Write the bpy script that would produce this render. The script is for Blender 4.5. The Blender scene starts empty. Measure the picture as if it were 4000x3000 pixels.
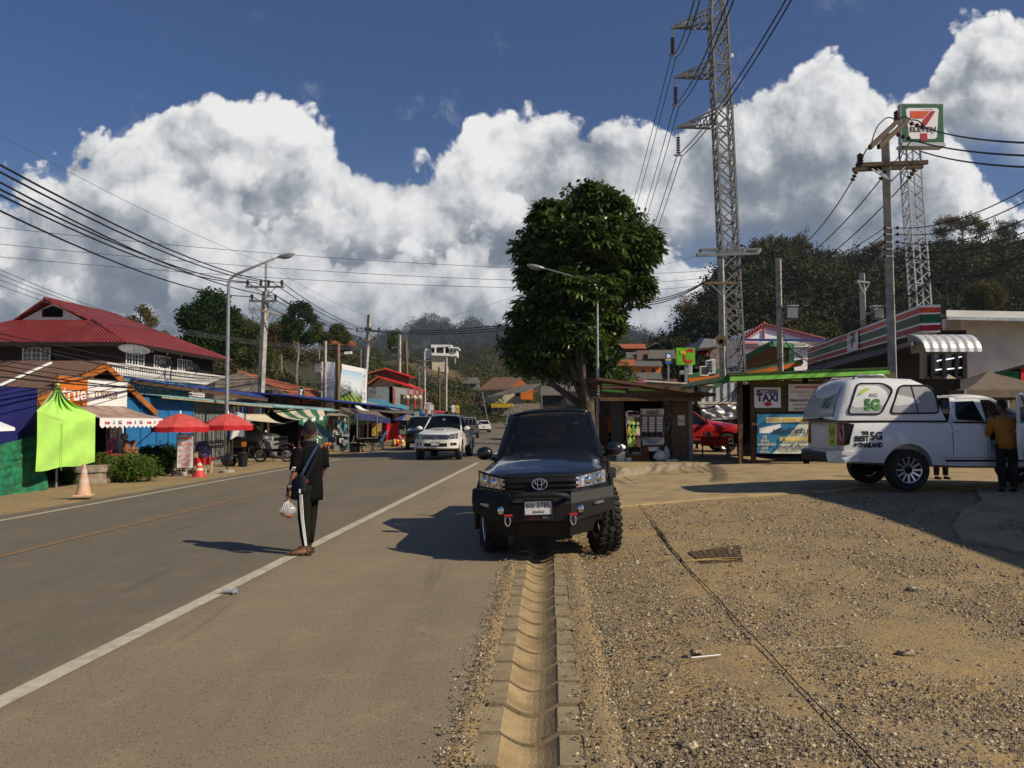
import bpy,bmesh,math,random
import numpy as np
from mathutils import Vector,Matrix,Euler, noise
R=math.radians
S=bpy.context.scene
COL=S.collection
random.seed(5)
rng=np.random.default_rng(11)
EYE,TILT=1.7,math.atan(135/3000)
CT,ST=math.cos(TILT), math.sin(TILT)
# ---------- surveying: a bearing in the photograph plus a distance gives a point of the place
def at(px,py,D):
 u,v=(px-2000)/3000,(1500-py)/3000
 y,z=CT-ST*v,ST+CT*v
 return Vector((u*D/y,D,EYE+z*D/y))
def zat(py,D):return at(2000,py,D).z
def xat(px,D):return(px-2000)/3000*D
def gp(px,py,z=0.0):
 u,v=(px-2000)/3000,(1500-py)/3000
 y,zz=CT-ST*v, ST+CT*v
 k=(z-EYE)/zz
 return Vector((u*k,y*k,z))
def fs(px,t):return 3000*t/(px-2210)
def fpt(s,t,z):return Vector((t+.07*s,s,z))
def fp(px,py,t):
 s=fs(px,t)
 return fpt(s, t,zat(py,s))
XF={}
def tag(o,label,cat,group=None,kind=None):
 if label:o['label']=label
 if cat:o['category']=cat
 if group:o['group']=group
 if kind:o['kind']=kind
 return o
def empty(name,loc,rz=0.0,label=None,cat=None,group=None):
 o=bpy.data.objects.new(name,None)
 COL.objects.link(o)
 o.location=loc
 o.rotation_euler=(0, 0,rz)
 XF[o.name]=Matrix.Translation(Vector(loc))@Matrix.Rotation(rz, 4,'Z')
 return tag(o, label, cat,group)
def dup(root,loc,rz=0.0,label=None, group=None,scale=None):
 def cp(o,parent):
  c=o.copy();COL.objects.link(c)
  if parent is not None:c.parent=parent
  for ch in list(o.children):cp(ch, c)
  return c
 r=cp(root,None)
 r.location=loc;r.rotation_euler=(0,0,rz)
 if scale:r.scale=(scale,)*3
 if label:r['label']=label
 if group:r['group']=group
 return r
class MB:
 def __init__(s):s.v, s.f,s.m,s.mats=[],[],[],[]
 def mi(s,mat):
  if mat not in s.mats:s.mats.append(mat)
  return s.mats.index(mat)
 def add(s,vs, fs_,mat):
  b=len(s.v);k=s.mi(mat)
  s.v+=[tuple(p)for p in vs]
  for f in fs_:s.f.append([b+i for i in f]);s.m.append(k)
 def box(s,c,d,mat,rz=0.0,M=None):
  h=[x/2 for x in d]
  vs=[Vector((sx*h[0],sy*h[1],sz*h[2]))for sx in(-1,1)for sy in(-1,1)for sz in(-1,1)]
  A=M if M is not None else Matrix.Rotation(rz,4, 'Z')
  s.add([A@p+Vector(c)for p in vs], [(0,1, 3,2),(4,6,7,5),(0,4, 5,1),(2,3,7,6),(0,2, 6,4),(1,5,7,3)],mat)
 def span(s,a, b,mat):
  a,b=Vector(a),Vector(b)
  s.box((a+b)/2,[abs(x)for x in(b-a)],mat)
 def bar(s,p0, p1,w,h,mat,up=(0,0,1)):
  p0,p1=Vector(p0),Vector(p1)
  d=(p1-p0).normalized();upv=Vector(up)
  if abs(d.dot(upv))>.98:upv=Vector((0,1,0))
  x=d.cross(upv).normalized();z=x.cross(d)
  q=[x*a*w/2+z*b*h/2 for a,b in((-1,-1),(1,-1),(1,1),(-1,1))]
  s.add([p0+k for k in q]+[p1+k for k in q],[(3,2,1,0),(4,5,6,7),(0,1, 5,4),(1,2,6,5),(2,3, 7,6),(3,0,4,7)],mat)
 def tube(s,pts,r,mat,n=8,cap=True):
  pts=[Vector(p)for p in pts]
  rs=r if isinstance(r,(list,tuple))else[r]*len(pts)
  vs,fc=[],[]
  prev=None
  for i,p in enumerate(pts):
   d=(pts[min(i+1,len(pts)-1)]-pts[max(i-1,0)]).normalized()
   if prev is None:
    a=Vector((0,0,1))if abs(d.z)<.9 else Vector((1,0,0))
    x=d.cross(a).normalized()
   else:
    x=(prev-d*prev.dot(d)).normalized()
   prev=x
   y=d.cross(x)
   for k in range(n):
    t=2*math.pi*k/n
    vs.append(p+(x*math.cos(t)+y*math.sin(t))*rs[i])
  for i in range(len(pts)-1):
   for k in range(n):
    a,b=i*n+k, i*n+(k+1)%n
    fc.append((a,b,b+n,a+n))
  if cap:
   fc.append(tuple(range(n))[::-1]);fc.append(tuple(range((len(pts)-1)*n,len(pts)*n)))
  s.add(vs,fc, mat)
 def lathe(s,prof,mat,n=24,o=(0,0,0),M=None,cap=True):
  vs,fc=[],[]
  A=M if M is not None else Matrix()
  for r,z in prof:
   for k in range(n):
    t=2*math.pi*k/n
    vs.append(A@Vector((r*math.cos(t),r*math.sin(t),z))+Vector(o))
  for i in range(len(prof)-1):
   for k in range(n):
    a,b=i*n+k, i*n+(k+1)%n
    fc.append((a,b,b+n,a+n))
  if cap:
   fc.append(tuple(range(n))[::-1]);fc.append(tuple(range((len(prof)-1)*n,len(prof)*n)))
  s.add(vs,fc, mat)
 def poly(s,pts,mat):s.add(pts,[tuple(range(len(pts)))], mat)
 def prism(s,pts,ex,mat,side=None):
  ex=Vector(ex);n=len(pts);pts=[Vector(p)for p in pts]
  s.add(pts+[p+ex for p in pts],[tuple(range(n))[::-1],tuple(range(n,2*n))],mat)
  s.add(pts+[p+ex for p in pts],[(i,(i+1)%n,n+(i+1)%n,n+i)for i in range(n)], side or mat)
 def grid(s,fn,nu,nv, mat,wrap=False):
  vs=[fn(i/nu, j/nv)for j in range(nv+1)for i in range(nu+(0 if wrap else 1))]
  w=nu if wrap else nu+1
  fc=[(j*w+i,j*w+(i+1)%w,(j+1)*w+(i+1)%w,(j+1)*w+i)for j in range(nv)for i in range(nu)]
  s.add(vs,fc, mat)
 def ball(s,c, r,mat, nu=14, nv=9,M=None):
  rr=r if isinstance(r,(list,tuple))else(r,r,r)
  A=M if M is not None else Matrix()
  def fn(u,v):
   a,b=2*math.pi*u,math.pi*(v*.98+.01)
   return A@Vector((rr[0]*math.cos(a)*math.sin(b),rr[1]*math.sin(a)*math.sin(b),-rr[2]*math.cos(b)))+Vector(c)
  s.grid(fn,nu,nv,mat,True)
 def build(s,name,parent=None,local=False, smooth=False, ang=None,sub=0,bev=0,solid=0,label=None):
  if parent is not None and not local:
   I=XF[parent.name].inverted()
   vs=[tuple(I@Vector(p))for p in s.v]
  else:vs=s.v
  me=bpy.data.meshes.new(name)
  me.from_pydata(vs,[],s.f)
  for m in s.mats:me.materials.append(m)
  me.polygons.foreach_set('material_index',s.m)
  if smooth or ang:me.polygons.foreach_set('use_smooth', [True]*len(s.f))
  me.update()
  if ang:me.set_sharp_from_angle(angle=R(ang))
  o=bpy.data.objects.new(name,me);COL.objects.link(o)
  if parent is not None:
   o.parent=parent
   XF[o.name]=XF[parent.name]
  else:XF[o.name]=Matrix()
  if solid:
   md=o.modifiers.new('t','SOLIDIFY');md.thickness=solid;md.offset=0
  if bev:
   md=o.modifiers.new('b','BEVEL');md.width=bev;md.segments=2;md.limit_method='ANGLE'
  if sub:
   md=o.modifiers.new('s','SUBSURF');md.levels=sub;md.render_levels=sub
  if label:o['label']=label
  return o
def part(name, parent,fn,**k):
 m=MB();fn(m)
 return m.build(name, parent,**k)
def lettering(parent, body,size,mat,M,fit=None,bold=0.0, name='lettering',ex=0.0,shear=0.0, local=False,align='CENTER'):
 """Writing: the text lies in the local XY plane of M (X = reading direction, Y = up)."""
 c=bpy.data.curves.new('t','FONT');c.body=body;c.size=size
 c.align_x=align;c.align_y='CENTER';c.offset=bold*.4;c.extrude=ex;c.resolution_u=3;c.shear=shear
 o=bpy.data.objects.new('t', c);COL.objects.link(o)
 dg=bpy.context.evaluated_depsgraph_get()
 me=bpy.data.meshes.new_from_object(o.evaluated_get(dg))
 bpy.data.objects.remove(o)
 me.name=name
 A=M
 if fit and len(me.vertices):
  xs=[v.co.x for v in me.vertices]
  k=fit/max(max(xs)-min(xs), 1e-6)
  A=M@Matrix.Diagonal((k,1,1,1))
 me.transform(A if(parent is None or local)else XF[parent.name].inverted()@A)
 me.materials.clear();me.materials.append(mat)
 o=bpy.data.objects.new(name,me);COL.objects.link(o)
 if parent is not None:o.parent=parent;XF[o.name]=XF[parent.name]
 return o
def face(p,x,up=(0,0, 1),off=.004):
 """Frame for writing on a surface: origin p, reading direction x, and pushed off along its normal."""
 x=Vector(x).normalized();y=Vector(up);y=(y-x*y.dot(x)).normalized();n=x.cross(y)
 p=Vector(p)+n*off
 return Matrix(((x.x, y.x,n.x,p.x), (x.y,y.y,n.y, p.y),(x.z,y.z,n.z,p.z),(0,0,0,1)))
def scatter_mesh(name,tv,tf, mats3, offs,mat,parent=None,smooth=False, link=True):
 """many copies of small templates in one mesh: tv (k,3), tf list of equal-length faces, mats3 (N,3,3), offs (N,3)"""
 tv=np.asarray(tv,float);tf=np.asarray(tf, int)
 N,k,fl=len(offs),len(tv),tf.shape[1]
 V=np.einsum('nij,kj->nki',mats3,tv)+offs[:,None, :]
 Fc=(tf[None]+(np.arange(N)*k)[:,None,None]).reshape(-1, fl)
 me=bpy.data.meshes.new(name)
 me.vertices.add(N*k);me.vertices.foreach_set('co',V.reshape(-1))
 me.loops.add(Fc.size);me.loops.foreach_set('vertex_index',Fc.reshape(-1))
 me.polygons.add(len(Fc));me.polygons.foreach_set('loop_start', np.arange(len(Fc))*fl)
 if smooth:me.polygons.foreach_set('use_smooth',np.ones(len(Fc),bool))
 me.materials.append(mat)
 me.update(calc_edges=True);me.validate()
 if not link:return me
 o=bpy.data.objects.new(name,me);COL.objects.link(o)
 if parent is not None:o.parent=parent
 XF[o.name]=XF[parent.name]if parent is not None else Matrix()
 return o
def rots(N,tilt=math.pi,sc=(1,1),rg=rng):
 """N random rotation matrices (spin any, tilt up to the given angle), scaled"""
 a,b,c=rg.uniform(0,2*np.pi, N),rg.uniform(-tilt, tilt,N),rg.uniform(0,2*np.pi,N)
 ca,sa, cb,sb, cc,sc_=np.cos(a),np.sin(a), np.cos(b),np.sin(b), np.cos(c),np.sin(c)
 z=np.zeros(N);o=np.ones(N)
 Z=lambda C,Sn:np.stack([np.stack([C,-Sn,z],-1),np.stack([Sn,C, z],-1),np.stack([z,z,o],-1)],1)
 X=np.stack([np.stack([o,z,z],-1),np.stack([z,cb, -sb],-1),np.stack([z,sb,cb],-1)],1)
 return(Z(ca,sa)@X@Z(cc,sc_))*rg.uniform(sc[0],sc[1],N)[:,None, None]
# ---------- node helpers and materials
class NT:
 def __init__(s,tree):s.t=tree
 def n(s,typ,ins=None,**kw):
  nd=s.t.nodes.new(typ)
  for k,v in kw.items():setattr(nd, k,v)
  for k,v in(ins or{}).items():
   sock=nd.inputs[k]
   if isinstance(v,bpy.types.NodeSocket):s.t.links.new(v,sock)
   else:
    if hasattr(sock.default_value,'__len__')and len(sock.default_value)==4 and len(v)==3:v=(*v,1)
    sock.default_value=v
  return nd
 def m(s,op,a, b=0.0, c=0.0, clamp=False):
  nd=s.n('ShaderNodeMath',{0:a,1:b, 2:c},operation=op);nd.use_clamp=clamp
  return nd.outputs[0]
 def mapr(s,v, a,b,c=0.0,d=1.0,smooth=True):
  nd=s.n('ShaderNodeMapRange',{'Value':v,'From Min':a,'From Max':b,'To Min':c,'To Max':d})
  nd.interpolation_type='SMOOTHSTEP' if smooth else 'LINEAR'
  return nd.outputs[0]
 def mix(s,f,a,b,mode='MIX'):
  nd=s.n('ShaderNodeMix',data_type='RGBA', blend_type=mode)
  for i,v in((0,f),(6,a),(7, b)):
   if isinstance(v,bpy.types.NodeSocket):s.t.links.new(v,nd.inputs[i])
   else:nd.inputs[i].default_value=(*v,1)if hasattr(v,'__len__')and len(v)==3 else v
  return nd.outputs[2]
 def noise(s,vec,scale,detail=4,rough=.55, dim='3D',dist=0.0):
  d={'Scale':scale,'Detail':detail, 'Roughness':rough,'Distortion':dist}
  if vec is not None:d['Vector']=vec
  return s.n('ShaderNodeTexNoise',d,noise_dimensions=dim).outputs[0]
 def link(s,a, b):s.t.links.new(a,b)
def newmat(name):
 m=bpy.data.materials.new(name);m.use_nodes=True
 return m,NT(m.node_tree),m.node_tree.nodes['Principled BSDF']
def M(name,rgb,rough=.6,metal=0.0,var=.18, scale=3.0,bump=0.0,bscale=40.0,dirt=None, dirt_amt=.4,spec=.3, coat=0.0,sheen=0.0,emit=None,alt=None):
 """painted / woven / cast surface: base colour with wear noise, optional dirt colour and fine bump"""
 m,t,b=newmat(name)
 pos=t.n('ShaderNodeNewGeometry').outputs['Position']
 col=rgb
 if var:
  f=t.noise(pos,scale,5,.6)
  lo=tuple(c*(1-var)for c in rgb);hi=alt or tuple(min(1, c*(1+var))for c in rgb)
  col=t.mix(t.mapr(f, .3,.7),lo,hi)
 if dirt:
  g=t.noise(pos,scale*.6+.3, 6,.65)
  col=t.mix(t.mapr(g, .45,.75,0,dirt_amt), col,dirt)
 if isinstance(col,bpy.types.NodeSocket):t.link(col,b.inputs['Base Color'])
 else:b.inputs['Base Color'].default_value=(*col, 1)
 b.inputs['Roughness'].default_value=rough;b.inputs['Metallic'].default_value=metal
 b.inputs['Specular IOR Level'].default_value=spec
 b.inputs['Coat Weight'].default_value=coat
 b.inputs['Coat Roughness'].default_value=.03
 if sheen:b.inputs['Sheen Weight'].default_value=sheen
 if bump:
  h=t.noise(pos,bscale,4,.6)
  bn=t.n('ShaderNodeBump',{'Height':h,'Strength':bump,'Distance':.02})
  t.link(bn.outputs[0],b.inputs['Normal'])
 if emit:
  b.inputs['Emission Color'].default_value=(*rgb, 1);b.inputs['Emission Strength'].default_value=emit
 return m
def M_glass(name,tint=(.03,.035,.04),clear=.35,rough=.02,base=(.01,.012,.014),mixf=.6):
 m,t,b=newmat(name)
 b.inputs['Base Color'].default_value=(*base,1);b.inputs['Roughness'].default_value=rough
 tr=t.n('ShaderNodeBsdfTransparent',{'Color':tint if clear is None else tuple(clear for _ in range(3))})
 ms=t.n('ShaderNodeMixShader',{0:mixf})
 t.link(tr.outputs[0],ms.inputs[1]);t.link(b.outputs[0], ms.inputs[2])
 t.link(ms.outputs[0],m.node_tree.nodes['Material Output'].inputs[0])
 return m
def M_leaf(name,a,b_, rough=.65,trans=.25, scale=1.2,spec=.12):
 m,t,b=newmat(name)
 pos=t.n('ShaderNodeNewGeometry').outputs['Position']
 f=t.noise(pos,scale, 3,.7);g=t.noise(pos, scale*9,2,.5)
 k=t.m('ADD',t.m('MULTIPLY', f,.65),t.m('MULTIPLY',g,.35))
 col=t.mix(t.mapr(k,.36,.62),a,b_)
 t.link(col,b.inputs['Base Color']);b.inputs['Roughness'].default_value=rough
 b.inputs['Specular IOR Level'].default_value=spec
 tl=t.n('ShaderNodeBsdfTranslucent',{'Color':col})
 ms=t.n('ShaderNodeMixShader',{0:trans});t.link(b.outputs[0],ms.inputs[1]);t.link(tl.outputs[0],ms.inputs[2])
 t.link(ms.outputs[0],m.node_tree.nodes['Material Output'].inputs[0])
 return m
def M_ribbed(name,rgb,axis,pitch,rough=.5, metal=0.0,depth=.03, dirt=(.12,.08,.05),dirt_amt=.5,tiles=0.0, var=.2):
 """corrugated sheet or ribbed tile: ribs repeat along the given world axis vector"""
 m,t,b=newmat(name)
 pos=t.n('ShaderNodeNewGeometry').outputs['Position']
 a=Vector(axis).normalized()
 ph=t.m('MULTIPLY',t.n('ShaderNodeVectorMath',{0:pos,1:a},operation='DOT_PRODUCT').outputs['Value'],2*math.pi/pitch)
 h=t.m('SINE', ph)
 if tiles:
  zf=t.m('FRACT',t.m('DIVIDE',t.n('ShaderNodeSeparateXYZ',{0:pos}).outputs[2],tiles))
  h=t.m('ADD', h,t.m('MULTIPLY',zf, -1.6))
 f=t.noise(pos,1.1,6, .65);g=t.noise(pos,6.0,4,.6)
 col=t.mix(t.mapr(g,.3,.7),tuple(c*(1-var)for c in rgb), tuple(min(1,c*(1+var))for c in rgb))
 col=t.mix(t.mapr(f,.5,.75,0,dirt_amt),col,dirt)
 t.link(col,b.inputs['Base Color']);b.inputs['Roughness'].default_value=rough;b.inputs['Metallic'].default_value=metal
 bn=t.n('ShaderNodeBump',{'Height':h,'Strength':1.0,'Distance':depth});t.link(bn.outputs[0],b.inputs['Normal'])
 return m
W=lambda v:(v, v*.985,v*.95)
m_white=M('white_paint',(.78,.78,.76),.5,var=.06, dirt=(.45,.4, .33),dirt_amt=.25)
m_whitewall=M('white_wall',(.72,.71,.68),.8,var=.08,scale=1.2,dirt=(.35,.32,.28),dirt_amt=.35,bump=.2)
m_cream=M('cream_wall',(.62, .55,.40),.8,dirt=(.3,.25,.18))
m_black=M('black_paint',(.010,.010, .011), .6,var=.2,spec=.15)
m_dark=M('dark_interior',(.007,.0065,.006),.9,var=.3,spec=.05)  # near-black base colour carries the shade inside stalls, openings and undersides
m_rubber=M('tyre_rubber',(.022,.021,.02),.85,var=.3,scale=20,dirt=(.16,.12,.08),dirt_amt=.35)
m_steel=M('galvanised_steel',(.36,.37,.38),.45,.6,var=.2,scale=8)
m_steelmatt=M('weathered_steel',(.17,.175, .18),.65,.2,var=.25, scale=4)
m_chrome=M('chrome',(.75,.76,.78),.08,1.0, var=0)
m_alu=M('alloy_wheel',(.62,.63,.64),.25,.9,var=.05)
m_concrete=M('concrete',(.36,.33,.28),.9,var=.2,scale=6, dirt=(.16,.13,.10),dirt_amt=.45,bump=.35, bscale=60)
m_pole=M('pole_concrete',(.40,.375, .33),.9,var=.22,scale=3,dirt=(.14, .12,.10),dirt_amt=.6,bump=.3)
m_wood=M('weathered_wood',(.17,.12, .075), .85,var=.35,scale=9, bump=.3)
m_woodbrown=M('brown_timber',(.10,.055,.03),.7,var=.3,scale=7,bump=.2)
m_darkwood=M('dark_timber',(.022,.014,.010),.7,var=.3,scale=5)
m_orangewood=M('orange_timber',(.40,.13,.025),.6, var=.2,scale=5,dirt=(.12,.05,.02))
m_navy=M('navy_tarp', (.018, .02,.13),.55, var=.15,scale=.9,bump=.1,bscale=9)
m_bluetarp=M('blue_tarp',(.018,.042,.24),.5,var=.2,scale=1.5,bump=.2,bscale=7)
m_bluesheet=M('blue_sheet',(.02,.15,.36),.55,var=.12,scale=.8,bump=.12,bscale=4)
m_lime=M('lime_cloth',(.42,.76,.13),.7,var=.07,scale=2,sheen=.2)
m_net=M('green_net',(.018,.17,.085),.9,var=.4,scale=5,dirt=(.09,.08,.04),dirt_amt=.6,bump=.5,bscale=90)
m_red=M('red_cloth',(.45,.015,.02), .75,var=.15,scale=3)
m_redfade=M('faded_red_cloth',(.52, .075,.065),.75,var=.18,scale=4,dirt=(.5,.2,.16), dirt_amt=.35)
m_redroof=M_ribbed('red_tiles',(.23,.022,.020),(1,.07,0),.24,.55,0,.05,(.34,.17,.13),.3,.34)
m_redroof2=M_ribbed('red_tiles_side',(.23, .022,.020),(.07,1,0),.24,.55,0,.05,(.34,.17,.13),.3,.34)
m_brightred=M('bright_red_roof',(.52,.022, .025), .5,var=.12)
m_brownroof=M_ribbed('brown_tiles', (.17,.095,.06),(.07, 1,0),.22,.75, 0,.035,(.08,.05,.035),.5)
m_orangeroof=M_ribbed('orange_tiles',(.42, .11,.035),(.07,1,0), .26,.7,0,.05, (.10,.05,.03),.6)
m_greyroof=M_ribbed('grey_corrugated',(.16,.145,.125),(1,.2,0), .25,.8,0,.05, (.06,.05,.045),.6)
m_zinc=M_ribbed('zinc_sheet_y',(.40,.42,.44),(.07,1,0),.19,.45, .5,.03,(.16,.13,.10),.5)
m_zincx=M_ribbed('zinc_sheet_x',(.34,.36,.38),(1, 0,0),.32,.5,.4,.035, (.12,.11,.10),.5)
m_gategrey=M_ribbed('grey_gate_sheet',(.17,.18,.18),(.07,1,0),.30,.6,.1,.03,(.10,.09,.08),.4)
m_teal=M('teal_paint',(.05,.22,.30),.6,var=.2,dirt=(.2,.2,.18))
m_ltteal=M('pale_teal_metal',(.22,.42,.46),.5,var=.15,dirt=(.2, .18,.15))
m_orange=M('orange_paint',(.62,.17, .02),.5,var=.08)
m_coneorange=M('faded_cone', (.60,.36,.24),.6,var=.15,scale=9,dirt=(.55,.45,.36),dirt_amt=.6)
m_conered=M('red_cone',(.55, .05,.05),.55, var=.12)
m_green=M('leaf_green_paint',(.20,.55,.08),.5,var=.12,dirt=(.1, .2,.05))
m_olive=M('olive_planks',(.115,.095,.035), .7,var=.2,scale=4)
m_pink=M('pink_paint',(.62,.27,.31),.7,var=.08)
m_grey=M('grey_wall', (.25,.26,.28),.85,var=.15,dirt=(.12,.11,.1))
m_tan=M('tan_canvas', (.36,.30,.20),.8,var=.18,scale=3,dirt=(.2,.15,.09))
m_browncanvas=M('brown_canvas',(.15,.115,.085),.8,var=.18,scale=3)
m_tent=M('grey_tent', (.22,.18,.14),.7,var=.12)
m_stripegreen=M('green_canvas',(.035,.14,.07),.75,var=.15,dirt=(.16,.13,.07), dirt_amt=.35)
m_stripewhite=M('white_canvas',(.62,.55,.40),.75, var=.1,scale=5,dirt=(.40,.27,.13), dirt_amt=.6)
m_cleanwhite=M('clean_white',(.8,.8,.8),.5,var=.04)
m_cable=M('cable_black',(.012,.012, .013), .6,var=.2)
m_cablegrey=M('cable_grey',(.10,.10,.11),.5,var=.2)
m_insul=M('brown_porcelain', (.055, .025,.018),.25,var=.2)
m_skin=M('skin',(.23, .105,.06),.55,var=.12,scale=25)
m_hair=M('hair',(.012,.011,.011),.6,var=.4,scale=120,bump=.5,bscale=300)
m_signblue=M('sign_blue',(.03,.06,.35),.5, var=.05)
m_signred=M('sign_red',(.55, .02,.03),.5,var=.05)
m_ink=M('ink_black',(.02,.02,.025), .6,var=.1)
m_inknavy=M('ink_navy',(.03, .035,.09),.6, var=.1)
m_yellow=M('yellow_paint',(.75,.52, .04),.5,var=.1)
m_brown=M('brown_terracotta',(.24,.10,.05),.8,var=.3,scale=9)
m_brick=M('stained_concrete',(.30,.25,.19),.9,var=.3,scale=3,dirt=(.10,.08,.06),dirt_amt=.7,bump=.4)
# ---------- camera, sun, sky with cumulus
SUN_AZ, SUN_EL=R(116.5),R(37)
cam=bpy.data.cameras.new('camera');cam_o=bpy.data.objects.new('camera',cam);COL.objects.link(cam_o)
cam_o.location=(0,0,EYE);cam_o.rotation_euler=(math.pi/2+TILT,0,0)
cam.sensor_width=36;cam.lens=27;cam.clip_start=.05;cam.clip_end=20000
S.camera=cam_o
sun=bpy.data.lights.new('sun','SUN');sun.energy=5.0;sun.angle=R(.53);sun.color=(1,.875,.67)
sun_o=bpy.data.objects.new('sun',sun);COL.objects.link(sun_o)
sd=Vector((math.sin(SUN_AZ)*math.cos(SUN_EL),math.cos(SUN_AZ)*math.cos(SUN_EL),math.sin(SUN_EL)))
sun_o.rotation_euler=(-sd).to_track_quat('-Z','Y').to_euler();sun_o.location=sd*60
S.view_settings.view_transform='Standard';S.view_settings.look='None';S.view_settings.exposure=0;S.view_settings.gamma=1
wd=bpy.data.worlds.new('World');S.world=wd;wd.use_nodes=True
t=NT(wd.node_tree);bg=wd.node_tree.nodes['Background']
sky=t.n('ShaderNodeTexSky',sky_type='NISHITA');sky.sun_disc=False
sky.sun_elevation=SUN_EL;sky.sun_rotation=SUN_AZ;sky.air_density=1.1;sky.dust_density=.35;sky.ozone_density=2.5
SKY_K=.055
bg.inputs[1].default_value=SKY_K
K=1/SKY_K
d=t.n('ShaderNodeTexCoord').outputs['Generated']
sp=t.n('ShaderNodeSeparateXYZ',{0:d})
ay=t.m('MAXIMUM',t.m('ABSOLUTE',sp.outputs[1]),.04)
u=t.m('DIVIDE',sp.outputs[0],ay);v=t.m('DIVIDE',sp.outputs[2],ay)
uv=t.n('ShaderNodeCombineXYZ',{0:t.m('ADD',u,t.m('MULTIPLY',t.m('LESS_THAN',sp.outputs[1],0),3.1)),1:v}).outputs[0]
def vadd(a,b):return t.n('ShaderNodeVectorMath',{0:a,1:b},operation='ADD').outputs[0]
def n2(vec,scale,detail,rough=.5):return t.noise(vec,scale,detail,rough,'2D')
wn=t.n('ShaderNodeTexNoise', {'Vector':uv, 'Scale':7.0,'Detail':4,'Roughness':.55},noise_dimensions='2D').outputs[1]
wc=t.n('ShaderNodeVectorMath',{0:wn,1:(.5, .5,.5)},operation='SUBTRACT').outputs[0]
def warped(amt):return vadd(uv,t.n('ShaderNodeVectorMath',{0:wc,3:amt},operation='SCALE').outputs[0])
w1=warped(.07)
s1=t.n('ShaderNodeSeparateXYZ',{0:w1})
TOP=[(-1.2,.10),(-.72,.22),(-.667,.24),(-.61,.255),(-.56,.325), (-.505,.35),(-.46,.40),(-.42,.415),(-.35, .405), (-.28, .385), (-.235,.365), (-.2,.345),(-.155,.335),(-.11,.34),(-.06, .365), (-.015,.41),(.06,.42),(.14, .41),(.2,.385),(.26, .39),(.31,.38),(.40, .44),(.45,.43),(.5,.40),(.54,.42), (.57,.49),(.61,.535),(.667, .52),(.74,.44),(.9,.26),(1.3,.10)]
def skyline(pts):
 fc=t.n('ShaderNodeFloatCurve',{'Value':t.mapr(s1.outputs[0],-1.4,1.4, 0,1,False)})
 cv=fc.mapping.curves[0]
 for i, (a,b)in enumerate(pts):
  x,y=(a+1.4)/2.8,b
  if i<2:cv.points[i].location=(x,y)
  else:cv.points.new(x,y)
 for p in cv.points:p.handle_type='VECTOR'
 fc.mapping.extend='HORIZONTAL';fc.mapping.update()
 return t.m('SUBTRACT',fc.outputs[0],s1.outputs[1])
w2=warped(.035)
def billow(off):
 p=vadd(w2,off)
 a=t.n('ShaderNodeTexVoronoi',{'Vector':p, 'Scale':9.0,'Detail':4.0,'Roughness':.56, 'Lacunarity':2.2,'Smoothness':.2}, feature='SMOOTH_F1', normalize=True,voronoi_dimensions='2D').outputs[0]
 return t.m('ADD',t.m('MULTIPLY',t.m('SUBTRACT',.45,a),1.0),t.m('MULTIPLY',t.m('SUBTRACT',n2(p,4.0,5,.5), .5),1.2))
h0=billow((0,0,0));h1=billow((.016, .026,0))
lit=t.m('SUBTRACT',h0,h1)
big=t.m('SUBTRACT',n2(vadd(w1,(3.7, 1.3,0)),4.3,3,.5),.5)
thin=t.m('ADD',n2(vadd(w1,(9.1,4.4, 0)),5.0,5,.55),t.m('MULTIPLY',h0,.16))
rampn=None
def bank(under,pts,crisp,rough,fall,top,lum,miss, gap0,bot=None):
 """one bank of cumulus laid over what lies behind: lit crests falling to grey bases"""
 dp=skyline(pts)
 al=t.mapr(t.m('ADD', t.m('MULTIPLY',dp,crisp),t.m('MULTIPLY',h0,rough)),.0,.16)
 low=t.mapr(dp,top,top+.13)
 al=t.m('MULTIPLY',al,t.m('SUBTRACT',1.0,t.m('MULTIPLY', t.m('MULTIPLY',low,miss),t.mapr(thin,gap0+.10,gap0-.08))))
 if bot:al=t.m('MULTIPLY',al,t.mapr(t.m('ADD',skyline(bot),t.m('MULTIPLY',h0, .10)), .045,-.03))
 q=t.m('MAXIMUM',dp,0)
 br=t.m('ADD', t.m('SUBTRACT',lum,t.m('MULTIPLY', q,fall)),t.m('MULTIPLY',big,t.m('ADD',.8, t.m('MULTIPLY',q,3.5))))
 br=t.m('ADD', br,t.m('ADD', t.m('MULTIPLY',lit,1.15),t.m('MULTIPLY',h0,.22)))
 ramp=t.n('ShaderNodeValToRGB',{0:br});e=ramp.color_ramp.elements
 e[0].position=.05;e[0].color=(.165,.195,.24,1);e[1].position=.90;e[1].color=(.93,.92,.90,1)
 for p, c in((.26,(.235,.265,.31)), (.44,(.38,.405,.44)),(.62,(.62,.635,.65)),(.76,(.80,.80,.80))):
  e.new(p).color=(*c, 1)
 return t.mix(t.m('MULTIPLY',al,up),under, t.n('ShaderNodeVectorMath', {0:ramp.outputs[0],3:K},operation='SCALE').outputs[0]), dp
up=t.mapr(sp.outputs[2],-.02,.03)
depth=skyline(TOP)
scr=t.m('MULTIPLY',t.mapr(n2(warped(.05),8.5,6,.66),.60, .80,0, .55),t.mapr(depth,-.16,-.05))
skyc=t.mix(1.0,sky.outputs[0],(.55, .77,1.17),'MULTIPLY')
skyc=t.mix(scr,skyc,tuple(c*K for c in(.38,.43,.52)))
hz=t.mapr(v,.40,.02,0,.72)
skyc=t.mix(hz, skyc,tuple(c*K for c in(.20,.29,.44)))
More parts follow.
